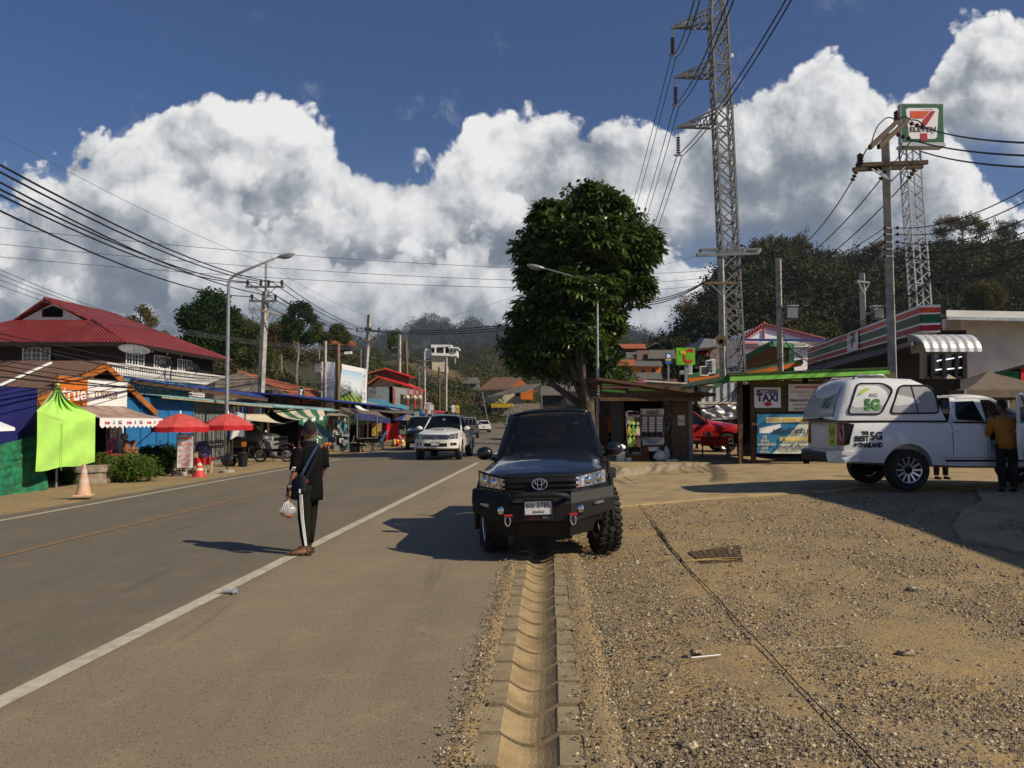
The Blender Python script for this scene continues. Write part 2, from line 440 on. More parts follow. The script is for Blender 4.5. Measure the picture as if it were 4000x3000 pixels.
LOW=[(-1.2,.12),(-.8, .27),(-.667,.285),(-.60,.30),(-.55,.30),(-.5,.28),(-.45,.25),(-.40,.235),(-.37,.265),(-.33,.225), (-.27, .25),(-.2,.26),(-.15,.285), (-.1,.285),(-.05,.31),(0,.27),(.06,.24),(.15,.26),(.2,.32),(.24,.345),(.30,.35),(.36,.365),(.42,.355),(.48,.335),(.55, .33),(.58,.30),(.61, .23),(.67,.18),(.8,.22),(1.2,.08)]
FOOT=[(-1.2,.08),(-.8,.16),(-.6,.19),(-.5, .155), (-.4,.205),(-.3,.165),(-.2, .19),(-.1,.15),(0,.175),(.1,.15),(.2,.175),(.27, .165), (.35,.11),(.6,.09),(.8,.11),(1.2,.05)]
BOT=[(-1.2,0), (-.7,.02),(-.5,.10), (-.35, .14),(-.1,.15),(.05, .18),(.2,.24),(.35,.27),(.42,.29), (.5,.30),(.56,.325), (.62,.345),(.7,.33), (1.2,.05)]
col,_=bank(skyc,TOP,11,1.5,3.1,.20, .78,.9,.46,BOT)
col,_=bank(col,LOW,7, 1.8,5.0,.05,.63,.95, .54)
col,_=bank(col,FOOT,6,1.8,5.0,.05,.58,.75, .50)
t.link(col,bg.inputs[0])
wd.cycles.sampling_method='MANUAL';wd.cycles.sample_map_resolution=512
# ---------- the ground: one sheet, the road, the drain, the lot
def sstep(a,b, x):
 k=min(1,max(0,(x-a)/(b-a)));return k*k*(3-2*k)
def bend(s):return-.0006*max(0,s-45)**2 if s<170 else-9.4-.15*(s-170)
def rise(s):return.00047*max(0,s-90)**2 if s<155 else 1.99+.061*(s-155)
def rx(t,s):return t+.07*s+bend(s)
def gz(x,y):
 t_=x-.07*y-(bend(y)if y<170 else bend(170))
 z=rise(min(y, 260))if y>90 else 0
 z+=-.08*sstep(-6.9,-9.8,t_)-.12*sstep(-9.8,-12.6,t_)if t_<-6.9 else 0
 z+=sstep(3,13,y)*min(.32,max(0,.06*(x-1.2-.04*max(0,y-14))))
 return z
def ground_mat():
 m,t,b=newmat('dirt_ground')
 pos=t.n('ShaderNodeNewGeometry').outputs['Position']
 a=t.noise(pos,.35,5, .6);c=t.noise(pos,3.0,6,.65);f=t.noise(pos,38,4, .65)
 vor=t.n('ShaderNodeTexVoronoi',{'Vector':pos,'Scale':55.0,'Randomness':1.0});vd,vc=vor.outputs[0],vor.outputs[1]
 col=t.mix(t.mapr(a,.38,.62),(.40,.27,.12),(.325, .23,.115))
 col=t.mix(t.mapr(c,.42,.66, 0,.75),col,(.255,.205,.12))
 col=t.mix(t.mapr(f,.5,.72,0,.6),col,(.46, .345,.18))
 vs=t.n('ShaderNodeSeparateColor',{0:vc})
 stone=t.m('MULTIPLY',t.mapr(vd,.42,.30),t.mapr(t.m('ADD',vs.outputs[0],t.m('MULTIPLY',c,.9)),.85, .98))
 sc=t.mix(vs.outputs[1],(.09,.085,.08),(.36,.32,.25))
 col=t.mix(stone,col, sc)
 sx=t.n('ShaderNodeSeparateXYZ',{0:pos}).outputs[1]
 col=t.mix(t.mapr(sx, 95,150),col,(.055,.06,.028))
 t.link(col,b.inputs['Base Color']);b.inputs['Roughness'].default_value=.95;b.inputs['Specular IOR Level'].default_value=.2
 h=t.m('ADD',t.m('MULTIPLY', stone, .5),t.m('ADD',t.m('MULTIPLY',f,.6),t.m('MULTIPLY',c,1.2)))
 bn=t.n('ShaderNodeBump',{'Height':h,'Strength':.8,'Distance':.02});t.link(bn.outputs[0],b.inputs['Normal'])
 return m
def asphalt_mat():
 m,t,b=newmat('worn_asphalt')
 pos=t.n('ShaderNodeNewGeometry').outputs['Position']
 a=t.noise(pos,.25,4, .6);c=t.noise(pos,2.2,6,.6)
 st=t.n('ShaderNodeVectorMath',{0:pos,1:(1.6,.12, 1)},operation='MULTIPLY').outputs[0]
 lane=t.noise(st,.8,5,.6)
 vor=t.n('ShaderNodeTexVoronoi',{'Vector':pos,'Scale':60.0});vs=t.n('ShaderNodeSeparateColor',{0:vor.outputs[1]})
 f=t.noise(pos,130,3, .7)
 col=t.mix(t.mapr(a,.4,.6),(.275,.215,.137),(.235,.188,.125))
 col=t.mix(t.mapr(lane,.45,.7,0,.55),col,(.185,.150,.102))
 col=t.mix(t.mapr(c,.5,.72,0,.45),col,(.37,.275,.155))
 col=t.mix(t.mapr(f,.42,.62, 0,.5), col,(.20,.165,.112))
 dk=t.m('MULTIPLY',t.mapr(vor.outputs[0],.40,.25),t.mapr(vs.outputs[0],.74,.80))
 lt=t.m('MULTIPLY',t.mapr(vor.outputs[0],.40,.25),t.mapr(vs.outputs[1],.86,.93))
 col=t.mix(t.m('MULTIPLY',dk,.85),col,(.035,.033, .034));col=t.mix(t.m('MULTIPLY',lt,.6),col,(.45, .37,.26))
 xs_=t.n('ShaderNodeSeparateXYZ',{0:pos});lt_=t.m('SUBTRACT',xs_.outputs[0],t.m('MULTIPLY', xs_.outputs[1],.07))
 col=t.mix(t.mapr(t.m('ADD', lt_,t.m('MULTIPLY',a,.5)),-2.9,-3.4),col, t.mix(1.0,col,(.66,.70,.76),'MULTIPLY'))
 n=t.noise(st, 1.7,3, .5);col=t.mix(t.mapr(n,.64, .74,0, .5),col,(.10, .088,.074))
 t.link(col,b.inputs['Base Color']);b.inputs['Roughness'].default_value=.85;b.inputs['Specular IOR Level'].default_value=.35
 h=t.m('ADD',t.m('MULTIPLY', f,.6), t.m('MULTIPLY',vor.outputs[0],.5))
 bn=t.n('ShaderNodeBump',{'Height':h,'Strength':.55,'Distance':.008});t.link(bn.outputs[0], b.inputs['Normal'])
 return m
m_ground,m_asphalt=ground_mat(),asphalt_mat()
m_mark=M('road_paint',(.52,.47,.36),.7,var=.12,scale=9,dirt=(.24,.19,.13),dirt_amt=.75,bump=.3,bscale=120)
m_markorange=M('worn_yellow_paint', (.25,.15,.07),.8,var=.15,scale=5,dirt=(.16,.12,.08),dirt_amt=.9)
m_drain=M('drain_concrete',(.30,.235,.14), .9,var=.16,scale=7,dirt=(.15,.11,.065),dirt_amt=.6,bump=.4,bscale=70)
m_drainbed=M('drain_bed',(.345,.25, .13),.9,var=.2,scale=5,dirt=(.18,.12,.065),dirt_amt=.6, bump=.45,bscale=60)
m_siderd=M('dusty_concrete', (.37,.275,.145),.9,var=.14, scale=2,dirt=(.17,.13,.085),dirt_amt=.6,bump=.3, bscale=50)
def ax(n,a,b,p):return[a+(b-a)*(i/n)**p for i in range(n+1)]
ys=[-700,-400, -60,-20,-8]+[x*.5-4 for x in range(0,78)]+ax(40, 36,300,1.6)+[500,1500,2600]
xs=[-2600,-900,-200,-90]+[-60+2.5*i for i in range(16)]+[-19+.75*i for i in range(24)]+[-.4+.6*i for i in range(40)]+[25,32,45,70,120,250,900,2600]
xs=sorted(set(round(x,3)for x in xs));ys=sorted(set(round(y,3)for y in ys))
mb=MB()
def gpt(x,y):
 z=gz(x,y)
 cx=-.115+.05*y
 if y<14.2 and abs(x-cx)<.9:z-=.12
 elif x>-.4+.05*y and 0<y<60 and x<30:
  z+=.018*noise.fractal(Vector((x*.9,y*.9, 3)),1, 2,4)
 if x<-.4+.05*y and rx(-10.6,y)<x and y<170:z-=.06
 return(x,y,z)
mb.add([gpt(x, y)for y in ys for x in xs], [(j*len(xs)+i,j*len(xs)+i+1,(j+1)*len(xs)+i+1,(j+1)*len(xs)+i)for j in range(len(ys)-1)for i in range(len(xs)-1)],m_ground)
tag(mb.build('ground',smooth=True), None,None,kind='structure')
st_=[-30,-15,-6]+[x*.8 for x in range(-6,60)]+ax(30,48,185,1.3)
tl=[-10.5,-9.8,-8.6,-7.6,-6.9,-5,-3.4,-1.5]
mb=MB()
def rp(t_,s,up=.012):
 x=rx(t_,s)
 z=(rise(s)if s>90 else 0)+(-.08*sstep(-6.9,-9.8, t_)-.03*sstep(-9.8,-10.6,t_)if t_<-6.9 else 0)
 return(x,s,z+up)
row=[]
for s in st_:
 r=[rp(q,s)for q in tl]
 e=-.41+.05*s if s<15.2 else rx(-.1,s)
 r[-1]=(min(r[-1][0], e-.3), r[-1][1],r[-1][2])
 r.append((e+.02*noise.noise(Vector((s*1.7,0,0))),s,r[-1][2]-.004))
 row+=r
w=len(tl)+1
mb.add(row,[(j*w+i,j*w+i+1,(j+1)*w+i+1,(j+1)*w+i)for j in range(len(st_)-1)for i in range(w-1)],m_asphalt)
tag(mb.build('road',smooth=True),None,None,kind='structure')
def stripe(name,t_,wd_,s0,s1,mat,gaps=()):
 mb=MB();n=int((s1-s0)/.8)
 for i in range(n):
  a,b=s0+(s1-s0)*i/n, s0+(s1-s0)*(i+1)/n
  if any(g0<(a+b)/2<g1 for g0,g1 in gaps):continue
  mb.add([rp(t_-wd_/2,a,.018),rp(t_+wd_/2, a,.018),rp(t_+wd_/2, b,.018),rp(t_-wd_/2, b,.018)],[(0, 1,2,3)],mat)
 return tag(mb.build(name),None,None,kind='structure')
stripe('road_edge_line',-3.37,.15,-8,29.5, m_mark,((19.6,19.75),))
stripe('road_edge_line',-3.37,.15,36,120,m_mark)
stripe('road_centre_line',-6.92,.12,-8,170,m_markorange)
stripe('road_far_line',-9.8, .12,-8,120,m_mark,((33.5,36),))
mb=MB()
cdir=.05
for i in range(-6,36):
 y0,y1=1.0+i*.402,1.0+i*.402+.379
 dz=random.uniform(-.004,.004);dx=random.uniform(-.006,.006)
 prof=[(-.285, .0),(-.155,.0)]+[(-.15+.30*k/8,-.062*math.sin(math.pi*k/8)-.006)for k in range(9)]+[(.155, 0),(.285,0),(.285,-.12),(-.285,-.12)]
 ring=lambda y:[(-.115+cdir*y+p+dx, y,q+dz+.016+(.006 if y==y0 else-.004))for p,q in prof]
 a,b=ring(y0), ring(y1);n=len(prof)
 top=list(range(0,2))+list(range(1, 11))+[11]
 mb.add(a+b,[(k,k+1,n+k+1,n+k)for k in(0,11)],m_drain)
 mb.add(a+b,[(k,k+1,n+k+1,n+k)for k in range(1,11)],m_drainbed)
 mb.add(a,[tuple(range(n))], m_drain);mb.add(b,[tuple(range(n))[::-1]],m_drain)
tag(mb.build('drain_channel'),'long open concrete drain of ribbed channel blocks beside the asphalt','drain')
mb=MB();mb.grid(lambda u,v:(-.115+.05*(v*17-2)+(u-.5)*.56,v*17-2,-.095),1,20, m_drainbed);tag(mb.build('drain_bed_earth'),None,None,kind='structure')
mb=MB()
for sd in(-1,1):
 def lip(u,v,sd=sd):
  y=v*17.5-2.5
  if sd<0:a,b=-.43+.07*noise.fractal(Vector((y*3, 1,0)), 1,2,3),-.275
  else:a,b=.285,.50+.06*noise.noise(Vector((y*2,1,0)))
  z=.006+(.011*u if sd<0 else.011)+.014*math.sin(math.pi*u)*(1+noise.noise(Vector((u*5,y*4, sd))))
  if sd>0 and u>.99:z=-.01
  return(-.115+.05*y+a+(b-a)*u,y,z)
 mb.grid(lip,4,120,m_ground)
tag(mb.build('drain_earth_lip',smooth=True),None, None,kind='structure')
edge=[(2400,1979),(2560,1965),(2760,1948), (2960, 1934), (3130, 1924), (3268, 1917), (3420, 1905), (3560, 1897)]
mb=MB()
near=[]
for px, py in edge:near.append(gp(px,py,min(.32,.07+.00029*(px-2400))))
near+=[Vector((9.5,14.3,.22)),Vector((14.5,14.4,.22)),Vector((40,15.2, .22))]
near=[Vector((.1,near[0].y+.15,.0)),Vector((.7,near[0].y+.22,.01)),Vector((1.2,near[0].y+.2,.03)), Vector((1.9,near[0].y+.05,.12))]+near
pts=[]
for i in range(len(near)-1):
 for k in range(6):
  p=near[i].lerp(near[i+1],k/6);p.y+=.06*noise.noise(p*3);pts.append(p)
pts.append(near[-1])
n=len(pts)
def sz(x,y):return gz(x,y)+.035
vs=[(p.x,p.y,gz(p.x,p.y)-.01)for p in pts]+[(p.x, p.y+.03,sz(p.x,p.y))for p in pts]+[(p.x,p.y+(23-p.y)*.4,sz(p.x,20))for p in pts]+[(p.x+(.8 if p.x<3 else 0),29.5,sz(p.x,26))for p in pts]
mb.add(vs,[(r*n+i,r*n+i+1,(r+1)*n+i+1,(r+1)*n+i)for r in range(3)for i in range(n-1)],m_siderd)
tag(mb.build('side_road'),None,None,kind='structure')
mb=MB()
kb=[(1.9,40),(1.9,25.2)]+[(gp(px,py,.36).x,gp(px, py,.36).y)for px,py in((2405,1829),(2480, 1826), (2560, 1820), (2640, 1814), (2740, 1809), (2830, 1806), (2960, 1806), (3100, 1806))]+[(11, 23.4), (26,23.5),(26,40)]
mb.prism([(x,y,.0)for x,y in kb],(0,0,.375),m_siderd,m_brick)
tag(mb.build('kerb_apron',bev=.02), None,None,kind='structure')
mb=MB()
sl=[gp(px,py,.2)for px,py in((3810, 1940), (3840, 1995), (3765, 2030), (3720, 2075), (3760, 2110), (3860, 2130), (3960, 2150), (4080, 2170), (4700, 2150), (4600, 1960), (4200, 1930))]
mb.prism([(p.x,p.y,gz(p.x,p.y)-.02)for p in sl],(0,0,.065),m_siderd,m_brick)
tag(mb.build('concrete_slab_ground'),None, None,kind='structure')
def ico():
 bm=bmesh.new();bmesh.ops.create_icosphere(bm,subdivisions=1,radius=1)
 v=[tuple(p.co*(1+.35*(noise.noise(p.co*2.3))))for p in bm.verts];f=[[q.index for q in k.verts]for k in bm.faces]
 bm.free();return v,f
sv,sf=ico()
sv=np.array(sv)*(1,.8,.55)
m_stone,t_,b_=newmat('gravel_stone')
oi=t_.n('ShaderNodeNewGeometry').outputs['Position']
cn=t_.n('ShaderNodeTexNoise',{'Vector':oi, 'Scale':45.0, 'Detail':1.0}).outputs[0]
rp_=t_.n('ShaderNodeValToRGB',{0:cn});e=rp_.color_ramp.elements
e[0].position=.36;e[0].color=(.055, .05,.046,1);e[1].position=.66;e[1].color=(.58,.48,.32,1)
q=e.new(.48);q.color=(.30,.22,.125, 1);q=e.new(.56);q.color=(.14,.118, .088,1)
t_.link(rp_.outputs[0],b_.inputs[0]);b_.inputs['Roughness'].default_value=.9
ov=np.array([(1,.1,0),(-.1,.9,.1),(-1,0,.05),(.1, -1,-.05),(.25,.2,.85),(-.35,-.25,.7)]);of=[(0,1, 4),(1, 2,4),(2,5,4), (3,4,5),(0,4, 3),(2, 3,5)]
P=[]
while len(P)<105000:
 d_=2.5*(14.4/2.5)**random.random();x=random.uniform(.05*d_+.22,.72*d_+.3)
 if noise.fractal(Vector((x*.8,d_*.65,7)), 1,2,3)+1.0*random.random()<.27:continue
 P.append((x,d_,gz(x, d_)+.002+.018*noise.fractal(Vector((x*.9, d_*.9, 3)),1, 2,4)))
P=np.array(P);N=len(P)
sz_=np.minimum(.024,.0044*(1+rng.pareto(3.2,N)))*(.75+.06*P[:,1])
Rm=rots(N,.55)*sz_[:, None,None]
tag(scatter_mesh('gravel',ov,of,Rm, P,m_stone),'loose grey and tan stones scattered over the dirt lot','gravel', kind='stuff')
P=[]
for i in range(7000):
 y=2.4+12*random.random()**1.6;sd=random.random()<.4
 P.append((-.115+.05*y+(random.gauss(-.36, .06)if sd else random.gauss(.43,.10)),y,.03))
P=np.array(P);N=len(P)
tag(scatter_mesh('drain_side_gravel',ov,of,rots(N,.5)*rng.uniform(.004,.013,N)[:,None,None],P,m_stone),'fine pebbles along both lips of the concrete drain','gravel',kind='stuff')
k=0
for px, py,r,lb in((2690,2910,.06,'large flat grey stone at the bottom edge of the gravel lot'),(3540,2560,.06,'rounded brown stone lying on the gravel right of the black cable'),(3570,2330,.07,'wedge of grey rock on the gravel beyond the rounded brown stone'),(2720,2548,.05,'small pale stone beside the white straw')):
 p=gp(px,py,.01);p.z=gz(p.x, p.y)+.012
 mb=MB();bm=bmesh.new();bmesh.ops.create_icosphere(bm,subdivisions=3,radius=1)
 for q in bm.verts:q.co=Vector((q.co.x,q.co.y*.75,q.co.z*.42))*r*(1+.22*noise.noise(q.co*1.7+Vector((k,0, 0)))+.08*noise.noise(q.co*5))
 mb.add([q.co+p for q in bm.verts], [[q.index for q in f.verts]for f in bm.faces],m_stone);bm.free();k+=7
 tag(mb.build('rock', smooth=True), lb,'rock')
g0=[gp(2690,2165,.03),gp(2885,2150, .03),gp(2900, 2200,.03),gp(2745,2205,.03)]
for p in g0:p.z=gz(p.x,p.y)+.006+.018*noise.fractal(Vector((p.x*.9,p.y*.9,3)),1,2,4)
gr=empty('drain_grate',g0[0],0,'rusty iron grate sunk in the gravel lot with dry straw on it','grate')
m_rust=M('rusty_iron',(.09,.06,.038),.85,var=.4,scale=15)
mb=MB();mb.poly([g0[0]-Vector((0,0, .008)),g0[1]-Vector((0,0,.008)),g0[2]-Vector((0, 0,.008)),g0[3]-Vector((0,0, .008))],m_dark)
for i in range(9):mb.bar(g0[0].lerp(g0[3], i/8),g0[1].lerp(g0[2],i/8), .02,.02,m_rust)
for i in range(9):mb.bar(g0[0].lerp(g0[1], i/8),g0[3].lerp(g0[2],i/8), .016,.014,m_rust)
mb.build('grid',gr)
m_straw=M('dry_straw',(.42,.30,.10),.8)
mb=MB()
for i in range(5):
 a=g0[3].lerp(g0[2],.1+.12*i)+Vector((-.25,random.uniform(-.1,.12),.02));mb.tube([a, a+Vector((.3, .03,.012)),a+Vector((.5,random.uniform(-.02,.12),.004))],.0035,m_straw,4)
tag(mb.build('dry_straw'),'dry yellow straw stalks lying across the iron grate','straw',kind='stuff')
ln=[(2500,1985),(2565,2070), (2590, 2110), (2640, 2170), (2700, 2240), (2790, 2330), (2900, 2450), (3010, 2560), (3120, 2680), (3240, 2800), (3360, 2920), (3450, 3015)]
mb=MB();pp=[]
for px, py in ln:p=gp(px,py, .02);p.z=gz(p.x,p.y)+.022;pp.append(p)
mb.tube(pp,.0042,m_cable,6)
tag(mb.build('ground_cable'),'thin black cable lying across the gravel lot towards the camera','cable')
mb=MB();pp=[]
for px, py in((2548,2062),(2590,2098),(2620,2150),(2660, 2190), (2715, 2260)):p=gp(px,py,.02);p.z=gz(p.x, p.y)+.02;pp.append(p)
mb.tube(pp,[.004,.011,.009,.008,.003],m_wood,6);a=pp[1];mb.tube([a+Vector((-.06,.03, 0)),a, a+Vector((.28,-.03,.02))],[.004,.008,.003],m_wood,5)
tag(mb.build('dead_branch'), 'thin forked dead branch lying along the black cable','branch')
for px, py,L,lb,mt in((2700, 2570,.22,'white drinking straw lying on the gravel',m_cleanwhite),(3130,2540,.35,'long tan grass stalk lying on the gravel',m_tan)):
 a=gp(px,py,.02);a.z=gz(a.x, a.y)+.022;mb=MB();mb.tube([a,a+Vector((L, .05,.004))],.005,mt, 6);tag(mb.build('stalk' if mt is m_tan else 'drinking_straw'), lb,'stalk' if mt is m_tan else 'straw')
for px, py,lb in((895,2318,'crushed grey plastic cup lying on the road near the white line'),):
 a=gp(px,py,.02);mb=MB();mb.tube([a+Vector((-.07, 0,.02)),a+Vector((.07,.02,.02))],[.018,.024],m_grey,8);mb.tube([a+Vector((.06,0,.02)),a+Vector((.05,-.05,.015))],.012, m_grey,6);tag(mb.build('plastic_cup'),lb, 'litter')
# ---------- vehicles.  Local frame: X forward, Y to the driver's left, Z up; origin on the ground under the front axle
def paint(name,rgb,dirt=None,amt=.0,metal=.0):return M(name,rgb,.32,metal,var=.03,dirt=dirt,dirt_amt=amt, scale=1.4,coat=1.0)
m_pblack=paint('grey_black_paint',(.010,.013,.018),metal=.3)
m_pwhite=paint('white_car_paint',(.74,.75, .76))
m_pwhitedusty=paint('dusty_white_paint',(.74,.73, .70),(.50,.40,.24),.35)
m_psilver=paint('silver_paint',(.38,.39,.40),metal=.55)
m_pgrey=paint('grey_paint',(.16,.165,.17), metal=.4)
m_pred=paint('red_paint',(.42,.012, .012))
m_glass=M_glass('tinted_glass',clear=.10)
m_glassclear=M_glass('windscreen_glass',clear=.36)
m_glassdark=M_glass('dark_glass',clear=.04)
m_lens=M('lamp_reflector',(.55,.58, .62),.12,.8,var=.5,scale=22)
m_amber=M('amber_lens',(.6,.18,.02),.2,var=.1)
m_redlens=M('red_lens',(.16, .006,.008),.15,var=.2,coat=1)
m_plate=M('number_plate',(.72,.72,.70),.5, var=.03)
m_satin=M('satin_black_steel',(.016,.016,.017),.62,0,var=.15,spec=.25)
m_trim=M('black_plastic',(.014,.014,.015), .55,var=.15,spec=.2)
m_dust=M('dusty_plastic',(.20,.13,.07),.9, var=.3,scale=6)
def interp(tab,x):
 tab=sorted(tab)
 if x<=tab[0][0]:return tab[0][1:]
 for a, b in zip(tab, tab[1:]):
  if x<=b[0]:
   k=(x-a[0])/(b[0]-a[0]);k=k*k*(3-2*k)*.5+k*.5
   return[p+(q-p)*k for p,q in zip(a[1:],b[1:])]
 return tab[-1][1:]
def boolcut(o, cutters):
 """cut closed meshes out of o and keep the result as a plain mesh"""
 cs=[]
 for m in cutters:
  c=m.build('cutter');cs.append(c)
  md=o.modifiers.new('c','BOOLEAN');md.operation='DIFFERENCE';md.object=c;md.solver='EXACT'
  c.parent=o.parent
 dg=bpy.context.evaluated_depsgraph_get()
 me=bpy.data.meshes.new_from_object(o.evaluated_get(dg))
 o.modifiers.clear();o.data=me
 for c in cs:bpy.data.objects.remove(c)
 me.polygons.foreach_set('use_smooth',[True]*len(me.polygons));me.set_sharp_from_angle(angle=R(32))
PROF=((.78,0,0),(.95, .05,0),(.995, .22,0),(1,.45,0),(.995,.68, 0),(.975,.86, 0),(.945,.96, 0),(.90,1,0), (.72,1,.62),(.38,1,.95),(0, 1,1))
def prof(st):
 w,zb,zs,zt=st
 h=zs-zb
 half=[(a*w,zb+b*h+c*(zt-zs))for a, b,c in PROF]
 return half+[(-y,z)for y,z in half[-2::-1]]
def body_loft(xs,tab, mat,cap_mat=None):
 mb=MB();rows=[prof(interp(tab,x))for x in xs];n=len(rows[0]);vs=[]
 for x, r in zip(xs,rows):vs+=[(x,y,z)for y,z in r]
 fc=[]
 for j in range(len(xs)-1):
  for i in range(n):fc.append((j*n+i,j*n+(i+1)%n, (j+1)*n+(i+1)%n,(j+1)*n+i))
 fc.append(tuple(range(n))[::-1]);fc.append(tuple(range((len(xs)-1)*n, len(xs)*n)))
 mb.add(vs,fc, mat)
 return mb
def side_pt(tab,x,z,off=.003,side=1):
 pr=prof(interp(tab,x))[:11]
 for(y0,z0),(y1,z1)in zip(pr[:8],pr[1:8]):
  if z0<=z<=z1:return Vector((x,side*(y0+(y1-y0)*(z-z0)/max(1e-6,z1-z0)+off), z))
 return Vector((x,side*(pr[7][0]+off),z))
def seam(mb,tab,pts,mat,side,w=.008):
 P=[side_pt(tab,x,z,.002,side)for x,z in pts]
 for a, b in zip(P,P[1:]):mb.bar(a, b,w,.006,mat, (0,1,0))
def dense(pts, n=5):return[(a[0]+(b[0]-a[0])*k/n, a[1]+(b[1]-a[1])*k/n)for a, b in zip(pts, pts[1:])for k in range(n)]+[pts[-1]]
def wheel_parts(root, places,r,wd_, rim_r, spokes,rimmat,lugs=0,steer=0.0,hubmat=None):
 """four wheels sharing meshes: wheel (hub) > tyre, rim"""
 hub=MB();hub.tube([(0,-.05, 0),(0, wd_/2-.05,0)],.075,hubmat or m_trim,12)
 ty=MB();My=Matrix.Rotation(-math.pi/2,4,'X');w2=wd_/2
 ty.lathe([(rim_r,-w2*.8),(r*.86,-w2),(r*.955,-w2*.96),(r,-w2*.78),(r*1.0,0), (r,w2*.78),(r*.955,w2*.96), (r*.86,w2),(rim_r+.01,w2*.82),(rim_r,w2*.7)],m_rubber,40,M=My, cap=False)
 for i in range(lugs):
  a=2*math.pi*i/lugs
  for k,(yy,ln_,sk)in enumerate(((-.36,.30,.35),(0,.24,-.5),(.36,.30,-.35))):
   A=Matrix.Rotation(a+k*math.pi/lugs,4,'Y')@Matrix.Translation((0,yy*wd_,r+.004))@Matrix.Rotation(sk,4,'Z')
   ty.box((A.translation),(.042,ln_*wd_,.022),m_rubber,M=A.to_3x3().to_4x4())
   if k!=1:ty.box((Matrix.Rotation(a+k*math.pi/lugs,4,'Y')@Vector((0,(.5 if yy>0 else-.5)*wd_,r*.955))),(.035,.02,.06), m_rubber,M=Matrix.Rotation(a+k*math.pi/lugs,4,'Y'))
 rm=MB()
 rm.lathe([(rim_r,-w2*.8),(rim_r*.97,w2*.1),(rim_r*.97,w2*.72), (rim_r*1.04,w2*.8),(rim_r*1.04,w2*.7),(rim_r,w2*.5)],rimmat,36,M=My,cap=False)
 rm.lathe([(0, w2*.05),(rim_r*.95,w2*.0)], m_trim,24,M=My,cap=False)
 rm.lathe([(.0,w2*.58),(.05, w2*.60),(.075,w2*.5),(.085, w2*.3)],rimmat,18,M=My,cap=False)
 for i in range(spokes):
  a=2*math.pi*i/spokes
  p0=Vector((math.cos(a)*.06,w2*.45,math.sin(a)*.06));p1=Vector((math.cos(a)*rim_r*.98,w2*.62,math.sin(a)*rim_r*.98))
  rm.bar(p0,p1,.30/spokes+.012,.035,rimmat,(0,1,0))
 first=None
 for(x, y)in places:
  if first is None:
   wh=hub.build('wheel',root,local=True,smooth=True);ty.build('tyre',wh,local=True,ang=40);rm.build('rim',wh,local=True,ang=35);first=wh
  else:
   wh=first.copy();COL.objects.link(wh)
   for ch in list(first.children):
    c=ch.copy();COL.objects.link(c);c.parent=wh
  wh.location=(x,y,r)
  wh.rotation_euler=(0,random.uniform(0,6),(steer if x>-1 else 0)+(math.pi if y<0 else 0))
  wh.rotation_euler=(0,0,(steer if x>-1 else 0)+(math.pi if y<0 else 0))
HILUX=[(.91,.36,.58,.93,.99),(.88,.50,.50, .97,1.03),(.82,.63,.46,.99, 1.055),(.74,.73,.44, 1.00,1.07),(.62,.83, .43,1.02,1.095),(.5, .885,.42,1.035,1.115),(.2,.905,.42,1.07,1.18),(-.3,.905,.42,1.10,1.245),(-.72,.905, .42,1.13,1.285),(-1.0,.91,.42,1.12,1.10), (-2.0, .91,.42,1.13, 1.08), (-2.5, .91,.44,1.14, 1.10), (-3.1, .915,.47,1.15,1.15), (-4.1, .90,.50,1.15, 1.15), (-4.28,.875,.54,1.14,1.14)]
NOSE=[.91,.88, .85,.82,.78,.74,.68, .62,.56,.5]
